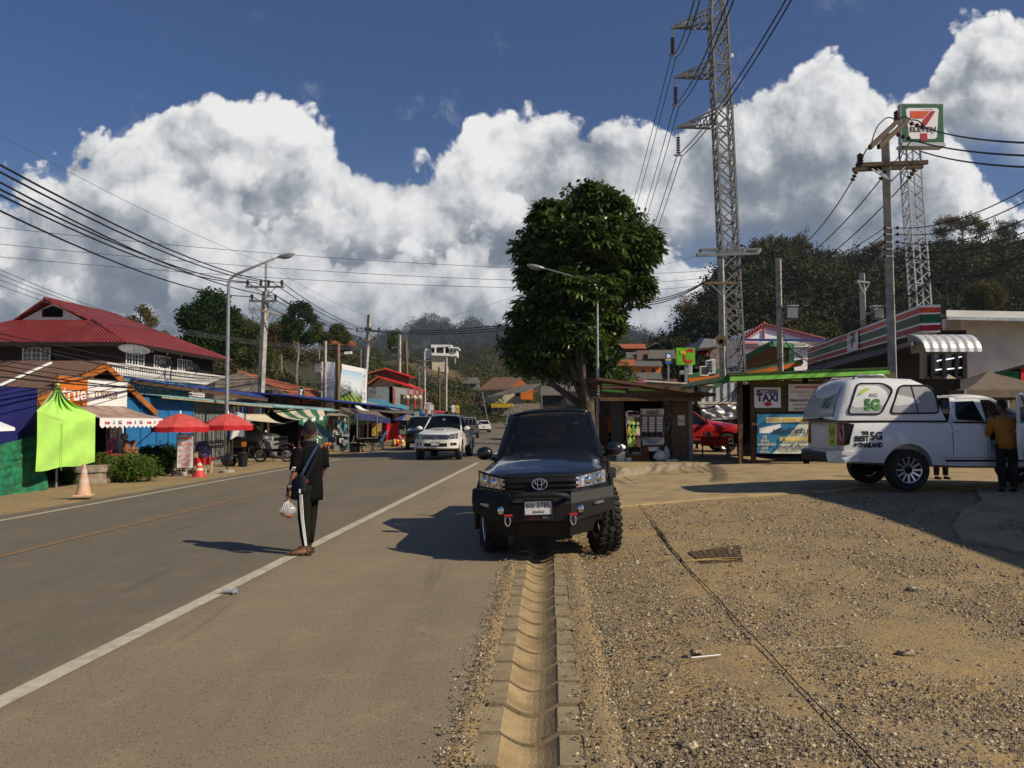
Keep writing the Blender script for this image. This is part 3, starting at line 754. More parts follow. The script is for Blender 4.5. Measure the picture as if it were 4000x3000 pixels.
def pickup(name,loc,rz,label,pm,lift=0.0,tyre=(.375,.25),front='new',group=None,canopy=False,bed=True,rimmat=None,spokes=6,lugs=0,steer=0.0, wb=3.085,roll=0.0,glass=None,cab=(-.72,-1.42,-2.05,-2.42),tray=True,flare=None,door_gap=False,cat='pickup truck',topz=1.79):
 root=empty(name,loc, rz,label,cat, group)
 root.rotation_euler=(roll,0,rz)
 XF[root.name]=Matrix.Translation(Vector(loc))@root.rotation_euler.to_matrix().to_4x4()
 tab=[(x,w,zb+lift-(.15 if canopy else 0), zs+lift,zt+lift)for x,w,zb, zs,zt in HILUX]
 G=glass or m_glass
 L_=lift
 xs=NOSE+[.35, .2,0,-.3,-.5, -.72,-.85,-1.0,-1.3, -1.7,-2.1,-2.4,-2.5, -2.7,-3.1,-3.5,-3.9, -4.15, -4.28]
 b=body_loft(xs,tab,pm).build('body',root, local=True,ang=32)
 cut=[]
 for ax_ in(0, -wb):
  c=MB();c.lathe([(tyre[0]+.075,-1.2),(tyre[0]+.075,-.60)],m_dark,28,(ax_,0,tyre[0]+.03),Matrix.Rotation(-math.pi/2,4,'X'));cut.append(c)
  c=MB();c.lathe([(tyre[0]+.075,.60),(tyre[0]+.075,1.2)],m_dark,28,(ax_,0,tyre[0]+.03),Matrix.Rotation(-math.pi/2,4,'X'));cut.append(c)
 if tray and not canopy:
  c=MB();c.span((-2.58,-.80, .72+L_),(-4.20,.80,1.5+L_), m_trim);cut.append(c)
 c=MB();c.span((-.80, -.74,.80+L_), (-2.36,.74,1.6+L_),m_dark);cut.append(c)
 if door_gap:
  c=MB();c.span((-.80,-1.2,.58+L_), (-1.56,-.70,1.6+L_), m_dark);cut.append(c)
 gx=-2.24 if canopy else-2.455
 c=MB();c.span((gx,-1.2,.52+L_),(gx-.02,1.2,1.5+L_),m_dark);cut.append(c)
 boolcut(b,cut)
 xa,xt, xb,xr=cab
 zr=topz+L_;yb,yr=.80,.615
 def roofp(u,v):
  x=xt+.02+(xb-xt-.02)*v;e=1-abs(2*u-1)**4
  return(x,(2*u-1)*(yr+.03), zr-.075+.055*e+.05*math.sin(math.pi*(v*.8+.15))-.02)
 part('roof',root,lambda m:m.grid(roofp,14,10,pm),local=True,smooth=True,solid=.03)
 def pill(m,s):
  if True:
   m.bar((xa+.03,s*yb,1.13+L_),(xt+.01,s*(yr+.02),zr-.07),.07,.06,pm)
   m.bar((xr-.02,s*yb,1.12+L_),(xb+.05,s*(yr+.0), zr-.085),.11, .05,pm)
   if not door_gap or s>0:m.bar((-1.60,s*(yb+.045),1.12+L_),(-1.62,s*(yr+.02),zr-.08),.07,.04,m_trim)
   m.bar((xt,s*(yr+.03),zr-.075),(xb,s*(yr+.03),zr-.075),.07,.06,pm)
   m.bar((xa-.02,s*.845,1.125+L_),(xr,s*.855,1.135+L_),.05,.03, m_trim)
 for s in(-1,1):part('pillar',root, lambda m:pill(m,s),local=True,bev=.012)
 def ws(u,v):
  a=2*u-1;y=a*(yb-.02+(yr-yb)*v)
  return(xa+.06+(xt-xa+.0)*v+.10*(1-a*a)*(1-.5*v),y,(1.16+L_+.06*(1-a*a))*(1-v)+(zr-.085+.055*(1-abs(a)**4))*v)
 part('windscreen',root,lambda m:m.grid(ws,12,8,G),local=True,smooth=True)
 part('rear_window',root,lambda m:m.grid(lambda u,v:(xr+(xb-xr)*v-.02*(1-(2*u-1)**2),(2*u-1)*(yb-.06+(yr-yb)*v), 1.16+L_+(zr-.09-1.16-L_)*v),6,4,G),local=True,smooth=True)
 for s in(-1,1):
  for(a0,a1,b0,b1)in(((xa-.07),-1.58,xt+.02,-1.60),(-1.64,xr+.05,-1.65,xb-.02)):
   if door_gap and s<0:continue
   part('side_window',root,lambda m:m.poly([(a0,s*(yb+.045),1.15+L_),(a1,s*(yb+.05), 1.15+L_),(b1, s*(yr+.035),zr-.085),(b0,s*(yr+.035),zr-.085)],G),local=True)
 def seats(m):
  for s in(-.37,.37):
   m.box((-1.35,s,.88+L_),(.5,.48,.18),m_trim);m.box((-1.60,s,1.15+L_),(.14,.46,.62),m_trim,M=Matrix.Rotation(-.2,4,'Y'));m.box((-1.68,s,1.52+L_),(.09,.24,.16),m_trim)
  m.box((-2.18,0,1.05+L_),(.14,1.3, .5),m_trim);m.box((-.86,0,1.02+L_),(.3,1.44,.22),m_trim)
 part('seat',root,seats,local=True, bev=.03)
 def stw(m):
  m.lathe([(.165,-.014),(.185,0),(.165,.014),(.15,0),(.165,-.014)],m_trim,24, (-1.02,-.38,1.16+L_),Matrix.Rotation(R(62),4,'Y'),cap=False);m.bar((-1.02,-.54,1.16+L_),(-1.02,-.22,1.16+L_),.04,.03,m_trim);m.bar((-1.02,-.38,1.16+L_),(-.86,-.38,1.08+L_),.05,.05,m_trim)
 part('steering_wheel',root, stw,local=True,smooth=True)
 part('rear_view_mirror',root,lambda m:m.box((-1.30,0,zr-.19),(.03,.24,.07),m_trim), local=True,bev=.01)
 for s in(-1,1):
  def mir(m):
   m.ball((-.80,s*1.02,1.235+L_),(.085,.135,.095),pm,16, 10);m.bar((-.82,s*.84,1.15+L_),(-.81,s*.98,1.19+L_),.07,.04,m_trim)
  part('wing_mirror', root,mir,local=True, smooth=True)
 if bed and tray and not canopy:
  [part('bed_rail',root,lambda m:m.bar((-2.55,s*.845,1.155+L_), (-4.22,s*.835,1.155+L_),.07,.03,m_trim),local=True)for s in(-1,1)]
 def under(m):
  m.box((-1.6, 0,.44+L_),(3.9,1.1,.16),m_dark);m.box((0, 0,tyre[0]),(.14,1.3, .12),m_dark);m.box((-wb,0,tyre[0]),(.18,1.3,.2), m_dark)
  for s in(-1, 1):m.bar((-.62,s*.84,.42+L_),(-2.4,s*.84, .42+L_),.14,.035,m_trim)
 part('chassis',root, under, local=True)
 def seams(m):
  for s in(-1, 1):
   seam(m,tab, dense([(-.78, 1.10+L_),(-.80,.7+L_),(-.62,.48+L_)]),m_trim,s);seam(m, tab,dense([(-1.60,1.12+L_), (-1.60,.47+L_)]),m_trim,s)
   (None if canopy else seam(m,tab, dense([(-2.40,1.12+L_),(-2.36,.8+L_),(-2.56,.5+L_)]),m_trim,s));seam(m,tab,dense([(-.64,.475+L_), (-2.5, .475+L_)],8), m_trim,s)
   for x in(-1.48,-2.22):
    p=side_pt(tab,x,.98+L_,.012,s);m.box(p,(.17,.03,.035),m_chrome if front=='old' else pm)
 part('door',root,seams,local=True)
 if flare:
  for ax_ in(0,-wb):
   for s in(-1,1):
    def fl(m):
     pts=[(ax_+(tyre[0]+.09)*math.cos(a),s*.935,tyre[0]+.03+(tyre[0]+.09)*math.sin(a))for a in[math.pi*k/14*1.08-.13 for k in range(15)]]
     m.tube(pts,.036, flare, 6)
    part('wheel_arch',root,fl,local=True,smooth=True)
 wheel_parts(root,[(0,.80),(0,-.80),(-wb,.80),(-wb,-.80)],tyre[0],tyre[1],tyre[0]*.62,spokes,rimmat or m_alu,lugs,steer)
 def nosex(y,add=0.0):return.915-.40*min(1,abs(y)/.9)**4+add
 def patch(m,y0,y1,z0,z1,mat,off=.012,nu=8,nv=2,z0b=None,z1b=None):
  z0b,z1b=(z0 if z0b is None else z0b),(z1 if z1b is None else z1b)
  def fn(u,v):
   y=y0+(y1-y0)*u;lo, hi=z0+(z0b-z0)*u,z1+(z1b-z1)*u;z=lo+(hi-lo)*v
   return(nosex(y,off-.05*(max(0,(z-L_-.8))*1.0)),y,z)
  m.grid(fn,nu,nv,mat)
 root['nose']=1.0
 return root,tab,nosex,patch
def number_plate(root,c,n,text,sub=None,w=.34,h=.15,local=True, frame=True,mat=None):
 """plate at local c facing local direction n (unit, horizontal)"""
 n=Vector(n);x=Vector((0,0,1)).cross(n)
 A=Matrix(((x.x,0,n.x,c[0]), (x.y,0,n.y,c[1]),(x.z,1,n.z,c[2]), (0,0,0,1)))
 m=MB();m.box(c,(w,h, .012), mat or m_plate,M=A.to_3x3().to_4x4())
 if frame:
  for a,b in(((-w/2,h/2),(w/2,h/2)),((-w/2,-h/2), (w/2,-h/2)),((-w/2,-h/2),(-w/2,h/2)),((w/2,-h/2),(w/2,h/2))):
   m.bar(A@Vector((*a,.004)),A@Vector((*b, .004)),.014,.02,m_ink,n)
 p=m.build('number_plate',root,local=True)
 lettering(p,text,h*.5,m_ink,A@Matrix.Translation((0,h*(.17 if sub else 0),.0075)),fit=w*.86,bold=.004,local=True)
 if sub:lettering(p,sub,h*.24,m_ink,A@Matrix.Translation((0,-h*.29,.0075)),fit=w*.42,bold=.002,local=True)
 return p
def emblem(root,c,r,mat):
 """three interlocking chrome ellipses"""
 m=MB()
 def ell(cy,cz,ry,rz_,th):
  m.tube([(c[0],c[1]+cy+ry*math.cos(a),c[2]+cz+rz_*math.sin(a))for a in[2*math.pi*k/24 for k in range(25)]],th,mat,6,False)
 ell(0, 0,r,r*.66,r*.085);ell(0,0,r*.30,r*.62,r*.07);ell(0,r*.26,r*.66,r*.34, r*.07)
 return m.build('emblem',root,local=True,smooth=True)
root,tab,nosex,patch=pickup('pickup_truck',(.47,9.98,-.01),R(-96.5),'black pickup truck with steel bull bar bumper parked across the concrete drain',m_pblack,lift=.02,tyre=(.415,.30),lugs=30,steer=R(17), roll=R(2.2),flare=m_trim,rimmat=m_alu,spokes=6,topz=1.82,glass=m_glassclear)
root.scale=(1, .89,1)
L_=.02
def grille(m):
 patch(m,-.46, .46,.74,1.02, m_satin,.018, 14,4)
 for k in range(4):
  z=.80+k*.058
  pts=[(nosex(y,.035),y,z+(.004 if abs(y)>.4 else 0))for y in[-.50+.1*i for i in range(11)]]
  m.tube(pts,.015,m_trim if k!=1 else m_satin,6)
 m.tube([(nosex(y,.0),y,1.03)for y in[-.56+.112*i for i in range(11)]],.014,m_satin, 6)
part('grille', root,grille,local=True,smooth=True)
emblem(root,(.985,0,.945),.098,m_chrome)
for s in(-1,1):
 hl=MB();patch(hl,s*.45,s*.885,.875,1.03,m_trim,.012,10, 4,.895,1.105)
 h_=hl.build('headlight',root,local=True,smooth=True)
 hm=MB()
 for k in range(7):
  y0=.475+.056*k
  patch(hm,s*y0,s*(y0+.052), .890+.005*k,1.012+.010*k,m_lens,.022+.006*(k%2), 2,3)
 hm.ball((nosex(.62,.012),s*.62,.965),(.03,.055,.05),m_chrome,12,8);hm.ball((nosex(.76,.012),s*.755,.985),(.03,.05,.05),m_chrome,12,8)
 hm.build('reflector',h_,local=True,smooth=True)
 am=MB();patch(am,s*.50,s*.535,.895,.93,m_amber,.032,2,2);am.build('indicator',h_,local=True)
def bumper(m):
 m.prism([(.80,-.40,.46),(1.06,-.40,.52),(1.08,-.40,.72),(1.0,-.40,.80),(.80, -.40,.80)],(0,.80,0),m_satin)
 for s in(-1,1):
  A=[(1.06,s*.40,.50),(1.08, s*.40, .72),(1.02,s*.40,.845),(.72,s*.40, .845), (.72,s*.40,.50)]
  B=[(.68,s*.955,.60),(.70,s*.965,.76),(.62,s*.965,.88), (.42,s*.965,.88),(.42,s*.955,.60)]
  m.add(A+B,[(0,1,6,5),(1,2, 7,6),(2,3,8,7),(3,4, 9,8),(4,0,5,9),(4,3, 2,1,0),(5,6,7,8,9)], m_satin)
  C=[(1.06,s*.40,.50),(.80,s*.72,.545),(.70,s*.66,.36),(.98,s*.36,.335)]
  m.prism(C,(-.03,0,0),m_satin)
 m.prism([(1.0,-.385, .50),(1.0,.385,.50), (.93,.36,.34),(.93,-.36,.34)],(-.03,0,0), m_trim)
part('bumper', root,bumper,local=True,bev=.008)
part('bull_bar',root, lambda m:m.tube([(1.0,-.36, .79),(1.09,-.37,.80),(1.13, -.34,.82),(1.135,-.2,.835), (1.135,.2,.835),(1.13,.34,.82),(1.09,.37, .80),(1.0,.36,.79)], .033,m_satin, 12),local=True,smooth=True)
for s in(-1,1):
 part('fog_light',root,lambda m:(m.lathe([(.062,0),(.062,.03),(.05,.03)],m_trim,18,(.985,s*.52,.655),Matrix.Rotation(math.pi/2,4,'Y')),m.lathe([(.0,.045), (.03,.042),(.047,.03)],m_chrome,18,(.985, s*.52, .655), Matrix.Rotation(math.pi/2,4,'Y'),cap=False)),local=True,smooth=True)
 part('light_bar',root,lambda m:m.bar((.89,s*.70, .70),(.80,s*.82,.715),.03,.028,m_lens),local=True)
 part('shackle',root, lambda m:m.tube([(1.085,s*.425+q*.035*math.sin(a),.60-.06+.055*math.cos(a))for q in(1,)for a in[.5+(2*math.pi-1.0)*k/12 for k in range(13)]],.011, m_chrome,6),local=True,smooth=True)
 part('shackle_pin',root,lambda m:m.tube([(1.085, s*.425-.045,.60),(1.085,s*.425+.06,.60)], .013,m_signred,8),local=True)
pl=number_plate(root, (1.10, -.02,.685),(1,0,0),'ยฉ 3785','เชียงใหม่', .36,.165)
part('plate_frame',root,lambda m:m.box((1.09,-.02,.66),(.012,.385,.235),m_ink),local=True)
fa=Matrix(((0, 0,1,1.0975),(1,0,0,-.02),(0,1,0,.572),(0, 0,0,1)))
lettering(pl,'TOYOTA',.032,m_signred,fa@Matrix.Translation((-.06,0,0)),bold=.001,local=True);lettering(pl,'RICH',.032,m_cleanwhite,fa@Matrix.Translation((.09,0,0)),bold=.001,local=True)
def wipers(m):
 m.tube([(-.50,-.05,1.262),(-.60,.30,1.262),(-.68,.62,1.225)],.008,m_trim,6);m.tube([(-.50, -.15,1.262),(-.60,-.40,1.25),(-.70,-.66,1.215)], .008,m_trim,6)
part('wiper',root,wipers,local=True)
part('aerial', root,lambda m:(m.ball((-1.55,0,1.845),(.05,.03,.03),m_trim),m.tube([(-1.55,0,1.85), (-1.62,0,1.93)],.004,m_trim,5)),local=True,smooth=True)
part('windscreen_sticker',root,lambda m:m.box((-1.22,.43,1.63), (.004, .085,.055),m_cleanwhite,M=Matrix.Rotation(-.85,4,'Y')), local=True)
part('grab_handle',root,lambda m:m.tube([(-1.02,-.66,1.32),(-1.08,-.62,1.40), (-1.16,-.60,1.48),(-1.20,-.60,1.50)],.018,m_grey,6),local=True,smooth=True)
part('cargo_rack',root,lambda m:[m.bar((-2.62,y,1.17),(-2.62,y, 1.62), .03,.03,m_satin)for y in(-.6,-.2,.2,.6)]+[m.bar((-2.62, -.62,z),(-2.62,.62,z),.03,.03,m_satin)for z in(1.3,1.45,1.62)],local=True)
wp=at(1795,1797,31.6)
root,tab,nosex,patch=pickup('pickup_truck',(-3.0, 31.9,.012),R(-95),'dusty white pickup truck with hood scoop driving towards the camera in the near lane',m_pwhitedusty,lift=.04,tyre=(.39,.27),lugs=0,steer=R(4),front='old',glass=m_glassdark,flare=m_pwhitedusty)
def grille(m):
 patch(m,-.46, .46,.83,1.02, m_trim,.014,12,3)
 for k in range(4):m.tube([(nosex(y,.02),y,.86+k*.045)for y in[-.44+.11*i for i in range(9)]],.011,m_chrome,5)
 m.tube([(nosex(y,.005),y,1.03)for y in[-.5+.1*i for i in range(11)]], .024,m_chrome,6)
 for s in(-1,1):m.bar((nosex(.48),s*.48,.84),(nosex(.52),s*.53, 1.02), .05,.05,m_chrome)
part('grille', root,grille,local=True)
emblem(root,(.965,0,.93),.085,m_chrome)
for s in(-1,1):
 hm=MB();patch(hm,s*.53,s*.87,.86,1.05,m_lens,.014,8,3,.88,1.11);hm.build('headlight',root, local=True,smooth=True)
 fm=MB();patch(fm,s*.60,s*.82,.60,.72,m_trim,.035,5,2);f_=fm.build('fog_light',root, local=True)
 fm=MB();fm.lathe([(.06,0),(.06,.02),(.045,.02),(.04,.0)],m_chrome,16, (nosex(.68,.045),s*.66,.66),Matrix.Rotation(math.pi/2,4,'Y'));fm.build('lens',f_,local=True)
def bump_(m):
 patch(m,-.885,.885,.50,.84, m_pwhitedusty,.03,22,4)
 patch(m,-.885,.885,.455,.50,m_dust,.02,22,2)
part('bumper', root,bump_,local=True,smooth=True)
part('air_intake',root,lambda m:patch(m,-.47,.47, .56,.70,m_trim,.036, 12,2), local=True)
part('bonnet_scoop',root,lambda m:(m.prism([(.25, -.24,1.16),(.27,-.22,1.235),(-.15, -.2,1.26),(-.3,-.2,1.24),(-.3,-.24,1.2)], (0,.46,0),m_pwhitedusty),[m.box((.262,-.16+.107*k,1.205),(.02, .085,.035),m_dark)for k in range(4)]),local=True)
number_plate(root,(1.0,0,.68),(1,0, 0),'บพ 2281', None,.34,.14)
part('windscreen_sticker',root,lambda m:m.lathe([(0,.002),(.08, .002)],m_cleanwhite, 16,(-1.08,0,1.65),Matrix.Rotation(.8,4,'Y')),local=True)
CP=at(3535,1832,16.7)
cz=.355
root,tab,nosex,patch=pickup('pickup_truck',(10.5, 15.3,cz),0,'white pickup truck with camper canopy and open door parked side on at the right',m_pwhite,lift=.14, tyre=(.385,.26),canopy=True,rimmat=m_alu, spokes=12,cab=(-.72, -1.42, -2.05, -2.2), door_gap=True,topz=1.66)
L_=.14
def canopy(m):
 st=[(-4.42,.83,1.30, .03),(-4.39,.85,1.31,.16),(-4.33,.86,1.31,.36),(-4.25,.865,1.31,.55), (-4.16,.87,1.31,.70),(-4.05,.87,1.31,.785),(-3.8,.87,1.31,.82),(-3.3, .87,1.31,.825),(-2.85,.87,1.31,.80),(-2.66,.87,1.31,.72),(-2.50,.865, 1.31,.52),(-2.38,.86,1.31,.22),(-2.34,.85,1.31,.06)]
 vs,n=[],0
 for x, w,z0,h in st:
  half=[(w,z0),(w*1.0,z0+.12*h),(w*.965,z0+.45*h),(w*.90,z0+.80*h),(w*.82,z0+.93*h), (w*.66,z0+.985*h),(w*.33,z0+h+.012),(0,z0+h+.018)]
  r=half+[(-y, z)for y,z in half[-2::-1]];n=len(r)
  vs+=[(x,y,z)for y,z in r]
 fc=[(j*n+i,j*n+i+1,(j+1)*n+i+1,(j+1)*n+i)for j in range(len(st)-1)for i in range(n-1)]
 fc+=[tuple((len(st)-1)*n+i for i in range(n))]
 m.add(vs,fc,m_pwhite)
 m.span((-4.42,-.86,1.28),(-2.33,.86,1.308),m_trim)
cn=part('canopy',root,canopy,local=True,ang=50)
m_canglass=M('frosted_window',(.40, .41,.42),.25, var=.06,coat=.6)
def cside(x,z, s=-1,off=.006):
 k=min(1,max(0,(z-1.31)/.82));w=.87
 tb=[(0,1.0),(.12,1.0),(.45, .965), (.80,.90),(.93,.82)]
 for(a, p),(b, q)in zip(tb,tb[1:]):
  if k<=b:f=p+(q-p)*(k-a)/(b-a);break
 return Vector((x,s*(w*f+off),z))
def canwin(pts,name):
 m=MB();c=sum((Vector((x,z))for x,z in pts),Vector((0,0)))/len(pts)
 out=[]
 for i in range(len(pts)):
  a,b,d=Vector(pts[i-1]),Vector(pts[i]),Vector(pts[(i+1)%len(pts)])
  p,q=b+(a-b).normalized()*.07,b+(d-b).normalized()*.07
  out+=[p,(p+q+2*b)/4+(p+q-2*b)*.03,q]
 m.poly([cside(x,z)for x,z in out], m_canglass)
 fr=[cside(x,z,off=.008)for x,z in out];m2=MB();m2.tube(fr+fr[:2],.017,m_trim,6,False)
 w_=m.build(name,root,local=True);m2.build('frame',w_,local=True,smooth=True)
 return w_
wa=canwin([(-4.20,1.43),(-3.58,1.43),(-3.30,1.90),(-3.47,2.01), (-3.96,2.01)],'canopy_window')
wb_=canwin([(-3.40,1.44),(-2.48,1.45),(-2.52,1.84),(-2.62,1.97),(-3.17,1.97)],'canopy_window')
m_=MB();m_.bar(cside(-2.87,1.45,off=.01),cside(-2.95,1.96,off=.01),.016,.012, m_trim,(0,1,0));m_.build('divider',wb_,local=True)
m_5g=M('sticker_green',(.06, .22,.05),.5,var=.5,scale=4)
m_lgreen=M('sticker_lime',(.35,.55, .06),.5,var=.2)
def sfr(x,z,off):
 p=cside(x,z,off=off);q=cside(x,z+.1,off=off);return face(p,(1, 0,0),q-p,0)
lettering(wa,'5G',.27,m_5g,sfr(-3.72,1.60, .012), fit=.30,bold=.04,local=True);lettering(wa,'AIS', .10,m_ink,sfr(-3.69, 1.785, .012), fit=.16,local=True)
sw=MB();sw.grid(lambda u,v:cside(-3.98+.24*u,1.81+.05*math.sin(u*2.6-.5)*1.0+(v-.5)*.075*math.sin(math.pi*u)+.05*u,off=.012),10,1,m_lgreen);sw.build('leaf_logo', wa,local=True)
def sideP(x,z):return face(side_pt(tab,x,z,.006,-1),(1,0,0),side_pt(tab,x,z+.05,.006,-1)-side_pt(tab,x,z, .006,-1),0)
bodyo=[c for c in root.children if c.name.startswith('body')][0]
for tx, sz,x,z,ft in(('THE', .085,-3.89,1.05,.13),('BEST',.125, -3.955,.945,.27),('5G',.20, -3.685,.995,.23),('IN',.065,-4.07, .835,.06),('THAILAND',.115, -3.80, .825,.46)):
 lettering(bodyo,tx,sz,m_ink,sideP(x,z+.02),fit=ft,bold=.022,local=True)
def rearfr(y,z,x):return Matrix(((0,0,-1,x),(-1,0,0,y),(0,1,0,z),(0,0, 0,1)))
def rglass(m):m.grid(lambda u,v:(-4.425+.24*max(0,v)**1.5,(u-.5)*(1.46-.16*v),1.38+.58*v),4,8,m_canglass)
rg=part('canopy_rear_window',root,rglass,local=True,smooth=True)
lettering(rg,'5G',.30,m_5g,Matrix.Translation((.06,0,0))@rearfr(-.30,1.64,-4.43)@Matrix.Rotation(-.35,4,'X'),fit=.36,bold=.012,local=True)
part('canopy_handle', root,lambda m:m.box((-4.44, -.2,1.345),(.04,.16, .04),m_trim), local=True)
for s in(-1,1):
 def tl(m):
  m.prism([(-4.30,s*.70,.86),(-4.30,s*.70, 1.27), (-4.14,s*.905,1.27), (-3.98,s*.915,1.25), (-4.10,s*.915,1.05), (-4.04,s*.915,.90),(-4.18,s*.90,.84)],(0, s*.012,0),m_redlens)
 def tl2(m):
  pts=[(-4.31, .66,1.26),(-4.315,.66,.84), (-4.27,.885,.84),(-4.20,.925,.86), (-4.17,.927,1.0),(-4.10,.927,1.24),(-4.25,.895,1.26)]
  P=[Vector((x,s*y,z))for x, y,z in pts]
  m.poly([P[0],P[1],P[2],P[6]],m_redlens);m.poly([P[6],P[2],P[3],P[4], P[5]], m_trim)
 part('tail_light',root,tl2, local=True,solid=.02)
part('bumper', root,lambda m:(m.prism([(-4.26,-.62,.50), (-4.52,-.62,.52),(-4.53,-.62,.64), (-4.26,-.62,.68)],(0,1.24,0),m_trim),[m.prism([(-4.0,s*.93,.56),(-4.30,s*.93,.52),(-4.50,s*.66,.52),(-4.52,s*.62,.66), (-4.34,s*.9,.68),(-4.02,s*.945,.66)],(0,0,.06),m_pwhite)for s in(-1,1)]),local=True,bev=.012)
m_yplate=M('yellow_green_sign',(.45,.55,.05),.5,var=.1)
yp=number_plate(root, (-4.305,-.42, 1.02), (-1,0, 0),'ห้ามเข้า','AIS', .32,.42,mat=m_yplate,frame=False)
part('tailgate',root, lambda m:(m.box((-4.297,0,1.0),(.02,1.28, .5),m_pwhite),m.box((-4.315,.1,1.20),(.03,.22,.05),m_pwhite)), local=True,bev=.01)
for s in(-1,1):part('roof_rail',root,lambda m:m.tube([(-3.95,s*.55,2.10),(-3.88,s*.55,2.175),(-3.38,s*.55,2.18), (-3.30,s*.55, 2.12)],.022,m_steel, 6),local=True,smooth=True)
def odoor(m):
 h=Vector((-.80,-.90, 0));d=Vector((math.sin(R(72))*-.0-.25,-.97,0)).normalized()*-1
 d=Vector((-.74,-.67, 0)).normalized()
 n=Vector((-d.y,d.x,0))
 def P(u,z,o=0):return h+d*u+Vector((0,0,z))+n*o
 m.prism([P(0, .60),P(.78,.60),P(.86,.9),P(.86,1.26),P(0,1.26)],n*.06, m_pwhite)
 for a, b in((P(.02,1.26,.03),P(.60,1.80,.03)),(P(.60,1.80,.03),P(.84, 1.78,.03)),(P(.84,1.78,.03),P(.84, 1.26,.03))):m.bar(a, b,.05, .045,m_pwhite)
 m.bar(P(.70,1.12,-.015),P(.84,1.12,-.015),.03,.03,m_chrome)
def odglass(m):
 h=Vector((-.80,-.90, 0));d=Vector((-.74,-.67,0)).normalized();n=Vector((-d.y,d.x,0))
 P=lambda u,z:h+d*u+Vector((0,0,z))+n*.03
 m.poly([P(.05,1.27), P(.82, 1.27), P(.82, 1.76), P(.60, 1.77)],m_glass)
od=part('open_door',root,odoor,local=True, bev=.01);part('glass',od,odglass,local=True)
part('cab_side_panel',root,lambda m:m.prism([(-2.21,-.86,1.24), (-2.22,-.845, 1.36), (-2.16,-.66,1.745),(-1.60,-.66,1.755),(-1.58,-.86,1.24)],(0,.02,0),m_pwhite),local=True)
part('rear_quarter_window',root,lambda m:m.prism([(-2.13,-.858, 1.33), (-2.15,-.825, 1.42), (-2.08,-.715, 1.66), (-1.74,-.705, 1.68), (-1.64,-.868, 1.29)],(0,-.008,0),m_glassdark),local=True)
camper=root
def rear_end(root,lmat,plate,patchless=None,L_=0.0):
 for s in(-1,1):part('tail_light',root,lambda m:m.box((-4.26,s*.82,1.0+L_),(.08,.14, .30),m_redlens),local=True, bev=.02)
 part('bumper',root,lambda m:m.box((-4.38, 0,.56+L_),(.18,1.66, .12),m_chrome),local=True,bev=.02)
 number_plate(root,(-4.305,0,.72+L_),(-1,0,0),plate,None,.34,.14)
p=gp(1842,1712,0)
root,*_=pickup('pickup_truck',(p.x-.45,p.y+4.2,0),R(92), 'grey pickup truck seen from behind pulling away past the red awning',m_pgrey,front='none',glass=m_glassdark)
rear_end(root, m_pgrey,'ผต 5521')
part('headboard',root,lambda m:[m.bar((-2.6,y,1.15),(-2.6,y,1.66),.03, .03,m_steel)for y in(-.66,-.33,0,.33,.66)]+[m.bar((-2.6,-.68,1.66),(-2.6,.68,1.66), .04,.04,m_steel)],local=True)
p=gp(1600,1760,-.05)
root,*_=pickup('pickup_truck',(-4.95,42.5, .01),R(-82),'black pickup truck stopped in the far lane behind the oncoming white pickup', m_pblack,front='none',glass=m_glassdark)
def cgrill(m):m.box((.915,0, .9),(.03,.9,.16),m_trim);m.box((.86,0,.58),(.1,1.5,.2), m_trim)
part('grille', root,cgrill,local=True)
p=gp(2010,1760,0)
root,*_=pickup('pickup_truck',(.55, 61.0,.012),R(-88),'blue grey pickup truck with tall cage over its bed approaching behind the black pickup',m_pgrey,front='none',glass=m_glassdark)
def cage(m):
 for s in(-1,1):
  for x in(-2.55,-3.1,-3.65, -4.2):m.bar((x,s*.86,1.15), (x,s*.86,2.35),.04,.04,m_steel)
  for z in(1.5,1.8,2.1,2.35):m.bar((-2.5,s*.86,z),(-4.25,s*.86, z),.035,.035, m_steel)
 for y in(-.5, 0,.5):m.bar((-2.5,y, 1.2),(-2.5,y, 2.35), .04,.04,m_steel)
 for z in(1.9, 2.1,2.35):m.bar((-2.5,-.86, z),(-2.5,.86, z),.035,.035, m_steel);m.bar((-4.25,-.86, z),(-4.25,.86,z),.035,.035, m_steel)
 m.bar((-1.3,-.7,2.0),(-2.5, -.86,2.2),.03,.03,m_steel);m.bar((-1.3,.7,2.0),(-2.5,.86,2.2), .03,.03,m_steel)
part('cage',root,cage,local=True)
part('headlight',root,lambda m:[m.box((.86,s*.68, .98),(.1,.3,.15),m_lens)for s in(-1,1)],local=True)
root,*_=pickup('pickup_truck',(-7.6,160,rise(155)+.3),R(-95),'small dark pickup truck parked in front of the brown archway far up the road', m_pblack,front='none',glass=m_glassdark)
root,*_=pickup('pickup_truck',(-11.4,146,rise(146)),R(80),'distant pickup truck heaped with orange crates below the archway',m_pgrey, front='none', glass=m_glassdark)
part('load',root,lambda m:(m.box((-3.3,0,1.7),(1.8,1.7,.9),m_orange),m.box((-3.3,0,2.35),(1.5,1.5, .5),m_tan)),local=True,bev=.15)
SILV=at(1128,1790,37.5)
root,tab,nosex,patch=pickup('suv',(-12.05, 37.6,-.2),R(-22),'silver car nosing out of the dark shed beside the striped awning',m_psilver,front='none',glass=m_glassdark, cat='car')
for s in(-1,1):
 hm=MB();patch(hm,s*.55,s*.87,.84,1.04,m_lens,.012,8,3,.88,1.10);hm.build('headlight',root, local=True,smooth=True)
 fm=MB();fm.lathe([(.07,0),(.07,.03),(.0,.03)],m_trim,14,(nosex(.68,.02),s*.66,.62), Matrix.Rotation(math.pi/2,4,'Y'));fm.build('fog_light', root,local=True)
